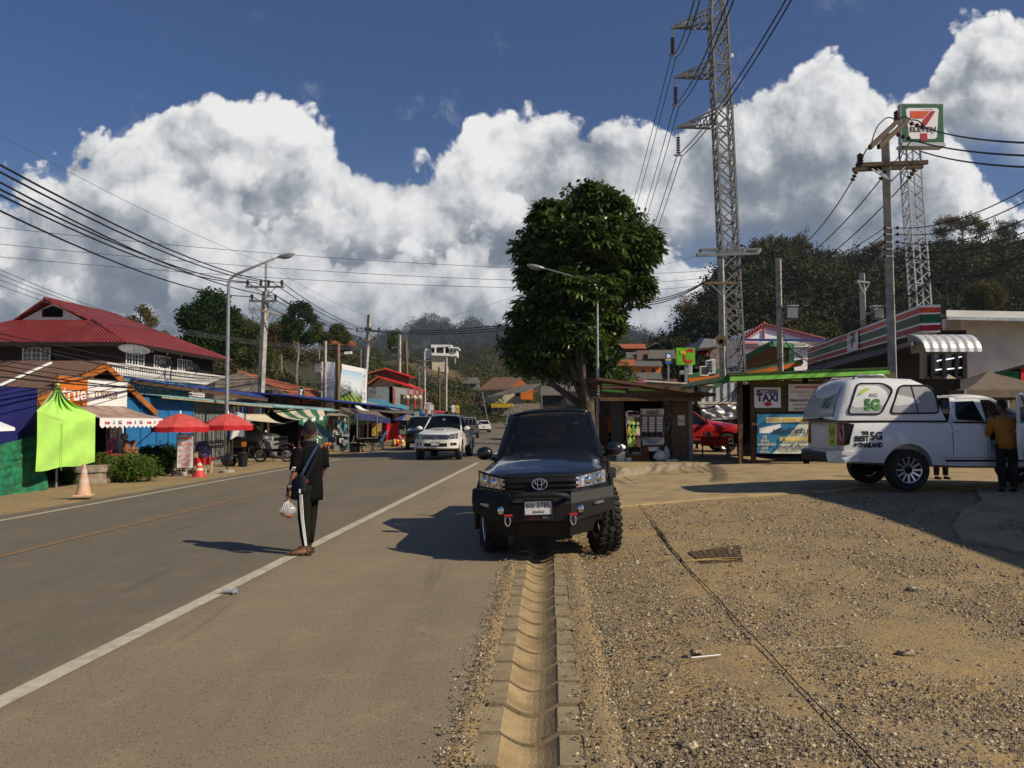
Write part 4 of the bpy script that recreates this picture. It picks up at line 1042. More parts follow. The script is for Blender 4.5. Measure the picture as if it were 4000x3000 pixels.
part('grille', root,lambda m:[patch(m,-.48,.48,.84,1.0,m_trim,.012,10, 2)]+[m.tube([(nosex(y,.02), y,.87+k*.05)for y in[-.46+.115*i for i in range(9)]],.013,m_chrome,5)for k in range(3)],local=True)
part('bumper', root,lambda m:patch(m,-.88, .88,.46,.80,m_psilver,.03,20,3),local=True,smooth=True)
root,tab,nosex,patch=pickup('pickup_truck',(8.5,31.2,.36),R(-2),'bright red pickup truck parked inside the market behind the seated woman',m_pred,front='none',glass=m_glassdark)
part('bumper', root,lambda m:patch(m,-.88, .88,.46,.80,m_pred,.03,20,3),local=True,smooth=True)
for s in(-1,1):
 hm=MB();patch(hm,s*.53,s*.87,.88,1.02,m_lens,.014,8,3,.9,1.08);hm.build('headlight',root,local=True,smooth=True)
SED=[(.82,.45, .42,.62,.68), (.74,.68,.34, .68,.74),(.5, .80,.30,.76,.84),(0, .85,.28,.86,.93),(-.6,.86,.28,.92, 1.0),(-1.0,.865,.28, .94,.92),(-2.0,.865, .28,.96,.92), (-2.9, .86,.30,.97,1.02),(-3.3,.82,.36,.96,1.03),(-3.5, .74,.46,.92,.98)]
q=gp(1897,1692,0)
root=empty('saloon_car',(q.x-.6,q.y+3.4,rise(96)+.012),R(97),'white saloon car seen from behind driving away up the road','car')
b=body_loft([.82,.74, .62,.5,.25,0, -.3,-.6,-1.0, -1.5,-2.0,-2.5,-2.9, -3.15, -3.3,-3.42,-3.5],SED,m_pwhite).build('body',root,local=True,ang=35)
boolcut(b,[(lambda c:(c.lathe([(.36,a),(.36,a+.5)],m_dark,20,(x,0,.33),Matrix.Rotation(-math.pi/2, 4,'X')),c)[1])(MB())for x in(0,-2.55)for a in(-1.1,.6)])
part('roof',root,lambda m:m.grid(lambda u, v:(-1.15-1.35*v,(2*u-1)*.56,1.36+.09*math.sin(math.pi*(.15+.75*v))*(1-(2*u-1)**4)), 8,6,m_pwhite),local=True,smooth=True,solid=.03)
def sglass(m):
 m.poly([(-3.0,-.66,1.02),(-3.0,.66,1.02), (-2.45,.54,1.40),(-2.45,-.54,1.40)],m_glassdark);m.poly([(-.5, -.70,1.0),(-.5,.70,1.0),(-1.2,.54, 1.40), (-1.2, -.54,1.40)],m_glassdark)
 for s in(-1,1):m.poly([(-.6,s*.79, .97),(-2.9,s*.76,1.0),(-2.45,s*.57,1.38), (-1.2, s*.57, 1.38)],m_glassdark)
part('window', root,sglass,local=True)
part('pillar', root,lambda m:[m.bar(a,b,.07,.05,m_pwhite)for s in(-1,1)for a, b in(((-.5,s*.76,.98),(-1.18,s*.57,1.40)),((-3.02,s*.72,1.0),(-2.48,s*.57,1.40)))], local=True)
for s in(-1,1):part('tail_light',root,lambda m:m.box((-3.40,s*.66,.84),(.14,.24,.16),m_redlens),local=True,bev=.03)
part('bumper', root,lambda m:m.box((-3.47, 0,.42),(.1,1.3,.12), m_trim),local=True,bev=.02)
number_plate(root,(-3.53,0,.74),(-1,0,0),'กข 418',None,.34,.13)
wheel_parts(root,[(0, .74),(0,-.74),(-2.55,.74),(-2.55,-.74)],.30,.19, .19,7, m_alu)
# ---------- plants
m_leafdark=M_leaf('dark_leaf',(.012,.03,.007),(.035,.075,.014))
m_leafmid=M_leaf('mid_leaf', (.032, .046,.013),(.090,.11,.028), scale=.5)
m_leafdry=M_leaf('dry_leaf', (.058, .050,.018),(.15,.115,.04),scale=.3)
m_leaffar=M_leaf('forest_leaf',(.028,.034, .015), (.085, .08,.032),scale=.11)
m_leafshade=M_leaf('forest_dark_leaf',(.009,.016, .008), (.055, .062,.020),scale=.07)
m_leafhi=M_leaf('bright_leaf',(.04, .09,.012),(.11,.17,.03))
m_leafpine=M_leaf('tree_leaf',(.020,.048,.010),(.095,.15,.026), rough=.34,spec=.5,trans=.3)
m_bamboo=M_leaf('bamboo_leaf',(.05, .055,.015),(.12,.115,.03))
m_bark=M('bark',(.10, .078,.055),.9,var=.4,scale=7,bump=.5)
m_barkpale=M('pale_bark',(.23,.20,.16),.9, var=.3,scale=5,bump=.4)
m_twig=M('bare_twig', (.15,.13,.105),.9,var=.3)
LEAF=(np.array([(-.5, 0,0),(0,-.24, .06),(.5,0,0),(0,.24,.06)]),[(0,1, 2,3)])
def _tuft(n,seed,w=.30):
 g=np.random.default_rng(seed);v,f=[],[]
 for i in range(n):
  d=g.normal(size=3);d/=np.linalg.norm(d);e=np.cross(d,g.normal(size=3));e/=np.linalg.norm(e);c=g.normal(size=3)*.45
  b=len(v);v+=[c-d*w, c+e*w*.6,c+d*w*1.05, c-e*w*.6];f.append((b,b+1,b+2,b+3))
 return np.array(v),f
TUFT=_tuft(20, 3,.22)
TUFTF=_tuft(34,4,.17)
def _whorl(n=8):
 v,f=[],[]
 for i in range(n):
  a=2*math.pi*i/n+.2*(i%2);ca,sa=math.cos(a),math.sin(a);b=len(v)
  for r_,w_,z in((.06,.03,.0),(.32, .12,.03),(.66,.13,-.07),(1.0,.01,-.30)):
   v+=[(ca*r_-sa*w_,sa*r_+ca*w_,z), (ca*r_+sa*w_, sa*r_-ca*w_,z)]
  for k in range(3):f.append((b+2*k,b+2*k+1,b+2*k+3,b+2*k+2))
 return np.array(v),f
WHORL=_whorl()
def in_blobs(blobs,n, shell=.55,gaps=.0,gs=1.0):
 P=[]
 vol=np.array([b[1][0]*b[1][1]*b[1][2]for b in blobs])**.75;vol/=vol.sum()
 while len(P)<n:
  c,r=blobs[rng.choice(len(blobs),p=vol)]
  d=rng.normal(size=3);d/=np.linalg.norm(d);k=rng.uniform(shell**3,1)**(1/3)
  q=np.array(c)+d*k*np.array(r)
  if gaps and noise.noise(Vector(q)*gs)<gaps-.5:continue
  P.append(q)
 return np.array(P)
def crown(name,parent,blobs, n,size,mat,tmpl=TUFT,tilt=math.pi, shell=.55,gaps=.35,gs=1.0):
 P=in_blobs(blobs,n,shell,gaps,gs)
 if parent is not None:P=P-np.array(XF[parent.name].translation)
 return scatter_mesh(name,tmpl[0],tmpl[1], rots(n,tilt,(size*.65,size*1.25)), P,mat, parent)
def trunk_mb(base,top,r,mat, limbs=(),n=9, wob=.12):
 m=MB();base,top=Vector(base),Vector(top);pts,rs=[],[]
 for i in range(8):
  k=i/7;p=base.lerp(top,k);p+=Vector((noise.noise(Vector((k*3,base.x,0))),noise.noise(Vector((k*3, base.y,5))),0))*wob*(top-base).length*.25*(1 if i else 0)
  pts.append(p);rs.append(r*(1.25 if i==0 else 1-.62*k))
 m.tube(pts,rs,mat,n)
 for c in limbs:
  k=random.uniform(.4,.85);a=pts[int(k*7)];c=Vector(c);mid=a.lerp(c,.5)+Vector((0,0, -.08*(c-a).length))
  m.tube([a,mid,c],[r*.42,r*.28,r*.1],mat, 6)
 return m
def tree(name, base,h,r,blobs,label,n=900, size=.5,leaf=None,bark=None,group=None,tmpl=TUFT,gaps=.38,gs=1.0,cat='tree', trunk_top=.75,limbs=None):
 """blobs: (dx, dy, z as a share of h, rx, ry, rz)"""
 base=Vector(base);root=empty(name, base,0,label, cat,group)
 B=[((base.x+dx,base.y+dy,base.z+z*h),(a,b,c))for dx,dy, z,a,b, c in blobs]
 trunk_mb(base-Vector((0,0,.3)),base+Vector((blobs[0][0]*.4,0,h*trunk_top)),r,bark or m_bark,[b[0]for b in B]).build('trunk',root,smooth=True)
 crown('crown',root,B,n,size,leaf or m_leafmid,tmpl,gaps=gaps,gs=gs)
 return root
def shrub(name,c,r,label,n=420,size=.16,leaf=None,group=None,extra=None,cat='shrub'):
 c=Vector(c);root=empty(name,c,0,label,cat,group)
 m=MB()
 for i in range(7):
  d=Vector((random.uniform(-1,1)*r[0]*.6,random.uniform(-1,1)*r[1]*.6, r[2]*1.3));m.tube([c,c+d*.5,c+d],[.02,.014,.006],m_twig,5)
 m.build('stem',root)
 blobs=[((c.x+random.uniform(-.3,.3)*r[0], c.y+random.uniform(-.3,.3)*r[1],c.z+r[2]*random.uniform(.75,1.1)),(r[0]*.8,r[1]*.8, r[2]*.85))for _ in range(4)]
 crown('foliage',root,blobs, n,size,leaf or m_leafdark,TUFT,shell=.6,gaps=.3, gs=3)
 if extra:extra(root, c)
 return root
# ---------- the shop row along the left side of the road (t = lateral offset from the camera, s = distance along)
def fbx(m,s0,s1,t0,t1,z0,z1, mat):
 c=[fpt(s,t_,z)for s in(s0,s1)for t_ in(t0,t1)for z in(z0,z1)]
 m.add(c,[(0,1,3,2),(4,6,7,5),(0,4, 5,1),(2,3,7,6),(0,2, 6,4),(1,5,7,3)],mat)
RD=Vector((.07,1,0)).normalized();RN=Vector((1,-.07,0)).normalized()
GL=-.2
def cloth(m,fn,nu,nv, mats):
 """draped cloth; mats picks the material from u"""
 for i in range(nu):
  mt=mats((i+.5)/nu)if callable(mats)else mats
  m.grid(lambda u,v,i=i:fn((i+u)/nu,v),1,nv,mt)
def quadpt(a,b,c,d,u, v):return a.lerp(b,u).lerp(d.lerp(c,u),v)
def facew(px,py,t_):return face(fp(px,py,t_),RD)
def rootat(name,px,t_,z,label,cat,group=None):s=fs(px,t_);return empty(name,fpt(s,t_,z),0,label,cat,group)
b=rootat('market_booth',60,-14.1,GL,'booth hung with navy tarp above and green netting below at the left edge','stall')
s0,s1=fs(-420, -14.1),fs(146,-14.1)
part('frame',b,lambda m:[m.tube([fpt(s,q,GL),fpt(s,q,2.5)],.03, m_steel,8)for s in(s0,s1)for q in(-14.15, -16.4)]+[fbx(m,s0,s1,-16.5, -14.2, 2.46,2.5,m_dark),fbx(m,s0,s1,-16.5,-16.4, GL,2.5,m_dark)])
part('tarp',b, lambda m:m.grid(lambda u,v:fpt(s0+(s1-s0)*u,-14.12+.025*math.sin(u*40)*v+.03*noise.noise(Vector((u*6,v*3,0))),2.52-2.0*v),60, 12,m_navy),smooth=True)
def net(u,v):
 top=1.02+.55*u**1.5-.25;s=s0+(s1+.12-s0)*u;z=top+(GL+.0-.05-top)*v
 q=v*30+6*noise.fractal(Vector((u*2.2,v*2.5,1)),1,2,3)+3*u*u;fold=.045*(abs(math.sin(q*.5))*2-1)*(.3+.7*v)*(.6+.8*noise.noise(Vector((u*3,v*6,8))))
 return fpt(s, -13.98+fold+.12*v+.05*noise.noise(Vector((u*9,v*5,2))), z)
part('netting',b,lambda m:m.grid(net,46,60,m_net),smooth=True)
b=empty('market_parasol',at(-330,1900,15.4),0,'white fabric parasol whose corner pokes in at the left edge','parasol')
part('canopy', b,lambda m:[m.poly([at(-330,1520,15.4),at(*p,15.4+q),at(*p2,15.4+q2)],m_cleanwhite)for p,q,p2,q2 in(((58,1672), -1.0,(-330,1672),-2.2),((58,1672), -1.0,(-60,1662),1.6),((-60, 1662), 1.6,(-600,1672),1.8))],solid=.02)
part('valance',b,lambda m:m.poly([at(58,1672,14.4),at(58,1682,14.4),at(-330,1700,13.2),at(-330,1672,13.2)],m_cleanwhite),solid=.015)
part('pole',b, lambda m:m.tube([at(-330,1900,15.4),at(-330,1520,15.4)],.03,m_steel))
b=rootat('cloth_tent',255,-13.5,GL, 'lime green cloth tied to a peak and hung over a street stall','tent')
def lime(u,v):
 if v<.60:
  k=v/.60;pl,pr=146+3*math.sin(k*3),376-2*k
  px=pl+(pr-pl)*u;yb=1842-34*u+3*math.sin(u*11);yt=1603+20*u+26*math.sin(math.pi*u)
  py=yb+(yt-yb)*k;tt=-13.4+.05*math.sin(u*9+k*2)*(1-k)+.10*max(0,u-.6)*math.sin(k*9)+.05*noise.noise(Vector((u*3-k*1.5, k*1.5, 4)))
 else:
  k=(v-.60)/.40;e=(1-k)**2.5;cxp=226;hl,hr=(cxp-149)*e+5,(374-cxp)*e+6
  px=cxp-hl+(hl+hr)*u;ys=1603+20*u+26*math.sin(math.pi*u);py=ys+(1494-ys)*k**.92
  tt=-13.4-.55*k+.11*math.sin(u*26)*math.sin(math.pi*min(1,k*1.1))*(.4+k)-.10*math.sin(math.pi*k)
 return fp(px, py,tt)
part('cloth',b,lambda m:m.grid(lime,72,70, m_lime),smooth=True)
part('seam',b, lambda m:m.tube([fp(246,y,-13.35)for y in(1650,1720,1790,1838)],.008, m_green,5))
part('back_cloth',b,lambda m:m.poly([fp(150,1602, -13.55),fp(226,1500, -14.05),fp(205,1560, -14.6),fp(150,1590,-14.9)], m_lime),solid=.01)
part('pole',b, lambda m:m.tube([fp(228,1480,-14.0),fpt(fs(228,-14.0),-14.0,GL)],.03, m_steel))
q=gp(323,1893, GL)
b=empty('concrete_planter',(q.x-.2, q.y+.75,GL),0,'round stained concrete planter under the lime cloth','planter')
part('ring',b, lambda m:m.lathe([(.66,0),(.68,.05),(.66, .30),(.72,.34),(.72, .55),(.62,.55),(.60, .45),(0,.44)],m_brick,28,(q.x-.2,q.y+.75, GL)),ang=40)
def spiky(root,c):
 m=MB()
 for i in range(26):
  a=random.uniform(0, 6.28);L=random.uniform(.3,.6);d=Vector((math.cos(a),math.sin(a),0));x=Vector((-d.y, d.x,0))*.022;b0=Vector(c);b1=b0+d*L*.45+Vector((0,0,L*.75));b2=b0+d*L+Vector((0,0,L*.45))
  m.add([b0-x, b0+x,b1+x,b1-x,b2],[(0,1,2, 3),(3, 2,4)], m_bamboo)
 m.build('blade',root)
q2=gp(232,1895,GL)
b=empty('spiky_plant',q2+Vector((0, .4,0)),0,'tufted plant with long yellow green blades beside the concrete planter','plant');spiky(b,q2+Vector((0,.4,.05)))
shrub('bush',gp(190,1905,GL)+Vector((0,1.2,0)),(.4,.4,.22),'low dark bush in the shade behind the green netting',260,.14)
def cone(px,py,h,mat, band,label,wr=.20):
 p=gp(px,py,GL+.12 if py>1900 else GL)
 b=empty('traffic_cone',p,random.uniform(0,3),label,'traffic cone','cones along the far kerb')
 part('body',b,lambda m:m.lathe([(wr,.03), (wr*.95,.05), (.028, h),(0, h)],mat,24,p, cap=False),ang=50)
 part('base',b,lambda m:m.box(p+Vector((0, 0,.02)),(wr*2.5,wr*2.5,.04),mat,.3),bev=.01)
 f=lambda z:wr*.95+(.03-wr*.95)*(z-.05)/(h-.05)+.003
 part('band',b,lambda m:[m.lathe([(f(a*h), a*h),(f(c*h), c*h)], band,24,p,cap=False)for a,c in((.42,.56), (.70,.84))],smooth=True)
 return b
cone(326,1938, .74,m_coneorange,M('faded_band',(.62,.50, .42),.6,var=.15,dirt=(.5,.3,.2)),'tall sun faded orange cone on the kerb in front of the lime cloth',.165)
cone(778,1866, .56,m_conered,m_stripewhite,'small red and white cone beside the white street notice')
def parasol(px,pyb,ptop,pyedge,half,D,label,base=None,pole=m_black):
 x=xat(px,D);zt,ze=zat(ptop, D),zat(pyedge,D);R_=half/3000*D
 b=empty('market_parasol',(x,D,GL), 0,label,'parasol','red market parasols')
 N=8
 def ring(rr,z,a):return Vector((x+rr*math.cos(a),D+rr*math.sin(a),z))
 def can(m):
  prof_=[(0.02,zt),(.3,zt-.10*(zt-ze)-.02),(.62,zt-.42*(zt-ze)),(1.0,ze)]
  for i in range(N):
   a0,a1=2*math.pi*i/N+.2,2*math.pi*(i+1)/N+.2
   m.grid(lambda u,v:(lambda k:ring(R_*k*(1-.05*math.sin(math.pi*u)*k),zt+(ze-zt)*k**1.7-.02*k*math.sin(math.pi*u),a0+(a1-a0)*u))(v), 5,7,m_redfade)
 part('canopy',b,can, ang=50)
 def val(m):
  for i in range(N):
   a0,a1=2*math.pi*i/N+.2,2*math.pi*(i+1)/N+.2
   m.grid(lambda u,v:ring(R_*(1-.05*math.sin(math.pi*u)),ze-.02*math.sin(math.pi*u)-.17*v,a0+(a1-a0)*u),5,1,m_red)
 part('valance',b,val,smooth=True)
 part('rib',b, lambda m:[m.tube([ring(R_*k,zt+(ze-zt)*k**1.7-.015,2*math.pi*i/N+.2)for k in(.02,.4,.7,1)],.008,m_steel, 5)for i in range(N)])
 part('pole',b,lambda m:m.tube([(x, D,GL), (x,D,zt+.02)],.022,pole));part('finial',b,lambda m:m.lathe([(.03,0),(.03,.03),(.015,.10),(0,.12)],m_cleanwhite, 10,(x, D,zt)))
 part('base',b,base or(lambda m:m.lathe([(.25,0), (.25,.1),(.18,.13),(0,.13)],m_concrete,18,(x,D,GL))),ang=40)
 return b
parasol(706,1862,1616,1666,107,25.6,'red market parasol above the white street notice')
parasol(892,1850,1616,1660,94,26.8, 'red market parasol in front of the grey lamp post')
D=25.2
b=empty('street_notice',at(724,1862,D),0,'white vinyl street notice with red Thai writing in a wooden frame','sign')
part('panel',b,lambda m:m.grid(lambda u,v:at(694+62*u-3*v,1698+130*v,D-.03*math.sin(u*7+v*2)*.6),14,10,m_cleanwhite),smooth=True)
part('frame',b,lambda m:[m.bar(at(*a,D+.03),at(*c,D+.03),.03,.03,m_woodbrown)for a,c in(((693,1697),(757, 1697)),((693, 1697), (690,1860)),((757,1697),(753,1866)),((690,1828), (753,1828)))])
pn=[c for c in b.children if c.name.startswith('panel')][0]
for tx, py,w_ in(('ขอความกรุณา',1712,52),('อย่าจอดรถ',1735,52), ('ขวางทาง',1757,44), ('เข้า-ออก',1779,44),('รีสอร์ท นะครับ',1799,46), ('ขอบคุณครับ',1814,34)):
 lettering(pn, tx,.14,m_signred,face(at(724,py,D-.04),(1,0,0)), fit=w_/3000*D,bold=.008)
D=26.6
b=empty('table',at(785,1850, D),0,'small table under a dark red cloth behind the white street notice','table')
part('tablecloth',b,lambda m:(m.box(at(780,1790,D),(.95, .6,.03),m_red),m.grid(lambda u,v:at(738+86*u,1788+34*v-8*u*v,D-.31-.02*math.sin(u*22)),24, 3,m_red)),smooth=False)
for px, dy in((745,-.25),(745,.25), (818,-.25),(818,.25)):part('leg',b,lambda m:m.bar(at(px,1800,D)+Vector((0,dy,0)),Vector((xat(px,D),D+dy, GL)),.04,.04, m_cream))
tag(part('cardboard_box',None,lambda m:m.box(at(762,1777,D-.1), (.22,.2,.2),m_tan,.2)),'small tan cardboard box on the dark red tablecloth', 'box')
def bagm(px,py,D,r,mat,name, label, cat='bag',kz=1.0):
 m=MB();c=at(px,py,D);c.z=max(c.z,GL+r[2]*.8)
 bm=bmesh.new();bmesh.ops.create_icosphere(bm,subdivisions=3,radius=1)
 for q in bm.verts:
  n_=1+.22*noise.noise(q.co*2.6+Vector((px,0,0)))+.08*noise.noise(q.co*7);w_=1-.45*max(0,q.co.z)**2
  q.co=Vector((q.co.x*r[0]*w_,q.co.y*r[1]*w_,q.co.z*r[2]))*n_
 m.add([q.co+c for q in bm.verts],[[q.index for q in f.verts]for f in bm.faces],mat);bm.free()
 return tag(m.build(name,smooth=True),label,cat)
m_bagdark=M('bin_bag',(.02,.02,.022),.25,var=.2);m_bagwhite=M('white_bag',(.62,.60,.56),.35,var=.15,scale=12,dirt=(.3,.3,.35), dirt_amt=.4)
m_tentblue=M('blue_patterned_cloth',(.10,.12,.22),.7,var=.5,scale=12)
bagm(792,1758, 26.7,(.28,.25,.32),m_tentblue,'cloth_bundle','blue patterned cloth bundle on the dark red table')
bagm(897,1800, 30.6,(.28,.28,.30),m_bagdark,'rubbish_bag','black rubbish bag slumped beside the black bin')
def tyre_base(px,py,hpost,label,post=m_steel,z=GL):
 p=gp(px,py,z);p.y+=.4
 b=empty('tyre_stand',p,0,label,'tyre stand')
 part('tyre',b,lambda m:m.lathe([(.20,.03),(.30,0),(.36, .03),(.36,.15),(.30, .18),(.20,.16),(.20, .03)], m_rubber,28,p,cap=False),smooth=True)
 part('post',b,lambda m:m.tube([p,p+Vector((0,0,hpost))],.03,post));part('fill',b,lambda m:m.lathe([(.21, .0),(.2,.12), (.06,.2),(0,.2)],m_concrete,14,p,cap=False))
tyre_base(427, 1870,.75,'old tyre filled with concrete holding a short grey post by the shrubs')
b=rootat('shop_house',380,-15.2,GL, 'small brown roofed shop house with orange gable boards behind the green tent','building')
sA,zA=fs(369,-15.2),3.5;sL,zL=fs(110,-15.2)-.3,2.2;sR,zR=fs(566,-15.2),2.08
def shell(m):
 fbx(m, sL+.8, sR-.5, -22,-15.5,GL, 2.15,m_dark)  # solid near-black box stands in for the shaded shop interior
 m.prism([fpt(sL+.8,-15.5,2.15),fpt(sA,-15.5,zA-.25),fpt(sR-.5, -15.5, 2.15)],(-6,0, 0),m_woodbrown)
part('wall',b, shell)
def roofs(m):
 m.prism([fpt(sL-.2,-14.9,zL-.1),fpt(sA,-14.9,zA),fpt(sA,-22.5, zA),fpt(sL-.2,-22.5, zL-.1)],(0,0, .07),m_brownroof)
 m.prism([fpt(sA,-14.9,zA),fpt(sR+.2,-14.9,zR-.12),fpt(sR+.2,-22.5,zR-.12),fpt(sA,-22.5,zA)],(0,0, .07),m_brownroof)
part('roof',b, roofs)
for a0, z0,a1, z1 in((sL,zL, sA,zA),(sA,zA,sR+.15,zR-.1)):
 part('bargeboard',b, lambda m:m.prism([fpt(a0,-14.85,z0-.22),fpt(a0,-14.85,z0+.0),fpt(a1,-14.85,z1+.0),fpt(a1,-14.85,z1-.22)],RN*.04,m_orangewood))
part('ridge_strip',b, lambda m:m.bar(fpt(sA-.35,-16.4,zA-.02),fpt(sL-.1,-16.4,zL+.12),.08,.05,m_cleanwhite))
g=rootat('shop_sign', 360,-14.75,2.0,'long shop sign with orange true panel and white Thai name panel','sign')
S0,S1,S2=fs(228,-14.72),fs(341,-14.72),fs(496,-14.72)
part('orange_panel',g,lambda m:fbx(m,S0,S1,-14.84,-14.72,2.06,2.94,m_orange));part('white_panel',g,lambda m:fbx(m,S1+.003,S2,-14.84,-14.72,2.02,2.90,m_cleanwhite))
part('frame',g,lambda m:[m.bar(fpt(S0-.02, -14.78,z),fpt(S2+.02,-14.78,z-.04),.14,.03,m_steel)for z in(2.045,2.96)])
op=[c for c in g.children if c.name.startswith('orange')][0];wp_=[c for c in g.children if c.name.startswith('white')][0]
lettering(op,'true',.62,m_cleanwhite,face(fpt((S0+S1)/2+.05,-14.72,2.44),RD,off=.006),fit=1.15,bold=.03);lettering(wp_, 'ดวงกมล',.40, m_brown,face(fpt((S1+S2)/2-.1,-14.72,2.46),RD,off=.006),fit=1.2,bold=.02)
part('lamp',b, lambda m:(m.tube([fpt(S0+.9,-14.5, 2.5),fpt(S0+.9,-14.4,2.42)],.012,m_black),m.ball(fpt(S0+.9,-14.4,2.36),.06,m_stripewhite)))
g=rootat('shop_awning',480,-14.0,1.6,'printed canvas awning with white scalloped valance reading true 5G','awning')
a0,a1=21.9,25.3
m_awn=M('printed_canvas',(.34,.22,.17),.6, var=.35,scale=2.2,dirt=(.45,.42,.38),dirt_amt=.8)
part('canopy', g,lambda m:m.grid(lambda u, v:fpt(a0+.5+(a1-a0-.2)*u-.5*v+.2*v*u,-14.72+1.45*v,2.10-.38*v-.05*math.sin(math.pi*v)),12, 6,m_awn),smooth=True,solid=.012)
def scall(m,A, B,z0,h,n,mat, mat2=None,k=.25):
 for i in range(n):
  p0,p1=A.lerp(B,i/n),A.lerp(B,(i+1)/n);pts=[p0,p1]+[p0.lerp(p1,1-j/6)+Vector((0,0,-h*(1-k)-h*k*math.sin(math.pi*j/6)))for j in range(7)]
  m.poly(pts,mat2 if mat2 and i%2 else mat)
vl=part('valance',g,lambda m:scall(m,fpt(a0,-13.27,1.72),fpt(a1,-13.27,1.70), 0,.29, 14,m_cleanwhite),solid=.012)
for i in range(3):
 c=a0+.55+1.12*i
 lettering(vl, 'true',.15,m_signred,face(fpt(c-.22,-13.26,1.585),RD,off=.012),bold=.008);lettering(vl,'5G',.15,M('violet_ink', (.25,.02,.12),.5),face(fpt(c+.42,-13.26,1.58),RD,off=.012),bold=.01)
 q_=MB();cc=fpt(c+.1, -13.245,1.58)
 for a in(90,210,330):q_.tube([cc,cc+RD*.035*math.cos(R(a))+Vector((0, 0,.06*math.sin(R(a))))],.012,m_teal,5)
 q_.build('logo',vl)
part('strut',g,lambda m:m.tube([fpt(a1-.1, -13.3, 1.5),fpt(fs(462,-14.7),-14.6,.35)],.014,m_black, 6))
g=rootat('feather_flag',445, -14.4, GL,'tall white and violet feather flag reading true 5G at the shop front','flag')
m_flag=M('violet_print',(.34,.10,.16),.5,var=.6,scale=3.5,dirt=(.75,.72,.74), dirt_amt=.9)
fl=part('banner',g,lambda m:m.grid(lambda u,v:fp(420+10*(1-v)**2+(46-14*(1-v)**3*2)*u,1652+120*v,-14.4-.06*math.sin(u*5+v*6)), 10,14, m_flag),smooth=True)
lettering(fl,'true',.24,m_cleanwhite,face(fp(446, 1675,-14.33), RD),bold=.02);lettering(fl, '5G',.28,m_cleanwhite,face(fp(444, 1697,-14.33), RD),bold=.025)
part('pole',g, lambda m:m.tube([fpt(fs(419,-14.45),-14.45,GL),fp(419,1650,-14.45)],.015,m_steel))
tag(part('shop_column',None, lambda m:[fbx(m,fs(468,-14.9),fs(486,-14.9),-15.1,-14.9,GL+.22*i,GL+.215+.22*i,m_whitewall)for i in range(9)]), 'white rusticated column beside the feather flag','column')
for px, py,sc, lb in((498,1762,1.0, 'brown clay figure holding a dark globe among the shrubs'),(524,1762, .8,'smaller brown clay figure right of the globe figure')):
 c=fp(px,py,-14.0);q_=MB();q_.lathe([(.13, -.32), (.16,-.2),(.12,-.02),(.15,.08),(.06,.16), (.10,.24),(.09,.32), (0,.36)],m_brown,16, c)
 q_.tube([c+Vector((.12,-.05,.06)), c+Vector((.2, -.12,-.05)),c+Vector((.05,-.18,0))],.04,m_brown, 8)
 if sc==1.0:q_.ball(c+Vector((-.05, -.05,.46)),.12,m_grey)
 tag(q_.build('clay_figure', smooth=True), lb,'figure')
tag(part('wooden_planter',None,lambda m:(m.box(fp(478,1790,-13.9),(1.0,.35,.26),m_brown),[m.box(fp(478,1785+6*i, -13.7),(1.02, .02,.03),m_woodbrown)for i in range(3)])),'brown wooden planter box under the clay figures','planter')
def flowers(root,c):
 for i in range(10):q=c+Vector((random.uniform(-.6,.4),random.uniform(-.5,0), random.uniform(.5,.95)));part('flower',root,lambda m:m.ball(q, .035,m_signred,6,4))
shrub('flower_bush',fpt(fs(425,-13.9),-13.9,GL),(.6,.55, .40),'leafy bush with small red flowers beside the concrete planter', 520,.15,m_leafhi,'shrubs before the shops',flowers)
shrub('hedge_bush',fpt(fs(500,-13.3),-13.3,GL),(1.0,.7,.40),'low spreading light green bush in front of the clay figures',520, .15,m_leafhi, 'shrubs before the shops')
shrub('hedge_bush',fpt(fs(590,-13.9),-13.9,GL),(.85,.7,.52),'dense dark rounded bush against the blue sheet fence',900, .14,m_leafdark,'shrubs before the shops')
shrub('hedge_bush',fpt(fs(650,-14.3),-14.3,GL),(.4,.4,.55),'smaller upright dark bush right of the rounded bush',360,.14,m_leafdark,'shrubs before the shops')
g=rootat('sheet_fence',620,-15.0,GL,'tall bright blue sheet fence behind the red parasol','fence')
p0,p1=fs(490,-15),fs(752,-15)
part('panel',g,lambda m:m.grid(lambda u,v:fpt(p0+(p1-p0)*u,-15+.03*noise.noise(Vector((u*7, v*3,0)))+.02*math.sin(u*50)*v,2.46-2.66*v),50,10,m_bluesheet), smooth=True)
part('batten', g,lambda m:[m.bar(fpt(p0+(p1-p0)*k,-14.96,GL),fpt(p0+(p1-p0)*k,-14.96,2.46), .03,.02,m_bluesheet)for k in(.0,.2,.42,.6,.78,1.0)])
g=rootat('slat_wall', 600,-15.9,2.4,'pale blue and white slatted upper wall under the deep blue roof','wall')
w0,w1=fs(494,-15.9),fs(745,-15.9)
part('backing',g,lambda m:fbx(m,w0, w1,-16.1,-15.98,2.3, 3.15,m_teal));part('slat',g,lambda m:[fbx(m,w0+(w1-w0)*(i+.15)/22,w0+(w1-w0)*(i+.5)/22,-15.97,-15.93,2.45,2.98-.012*i, m_cleanwhite if i%3 else m_ltteal)for i in range(22)])
part('rail',g, lambda m:[fbx(m,w0,w1,-15.92,-15.86,z,z+.07,m_teal)for z in(2.42,2.7)])
g=rootat('blue_roof', 700,-16,2.8,'long deep blue tarpaulin roof below the white balustrade','roof')
part('sheet',g,lambda m:m.grid(lambda u,v:quadpt(fpt(27.2,-15.3,3.10), fpt(39.5,-15.3,2.74),fpt(45.6,-18.4,3.22),fpt(31.8,-18.4,3.46),u,v)+Vector((0,0,-.05*math.sin(math.pi*v)*abs(math.sin(u*14)))),40,6, m_bluetarp),smooth=True,solid=.03)
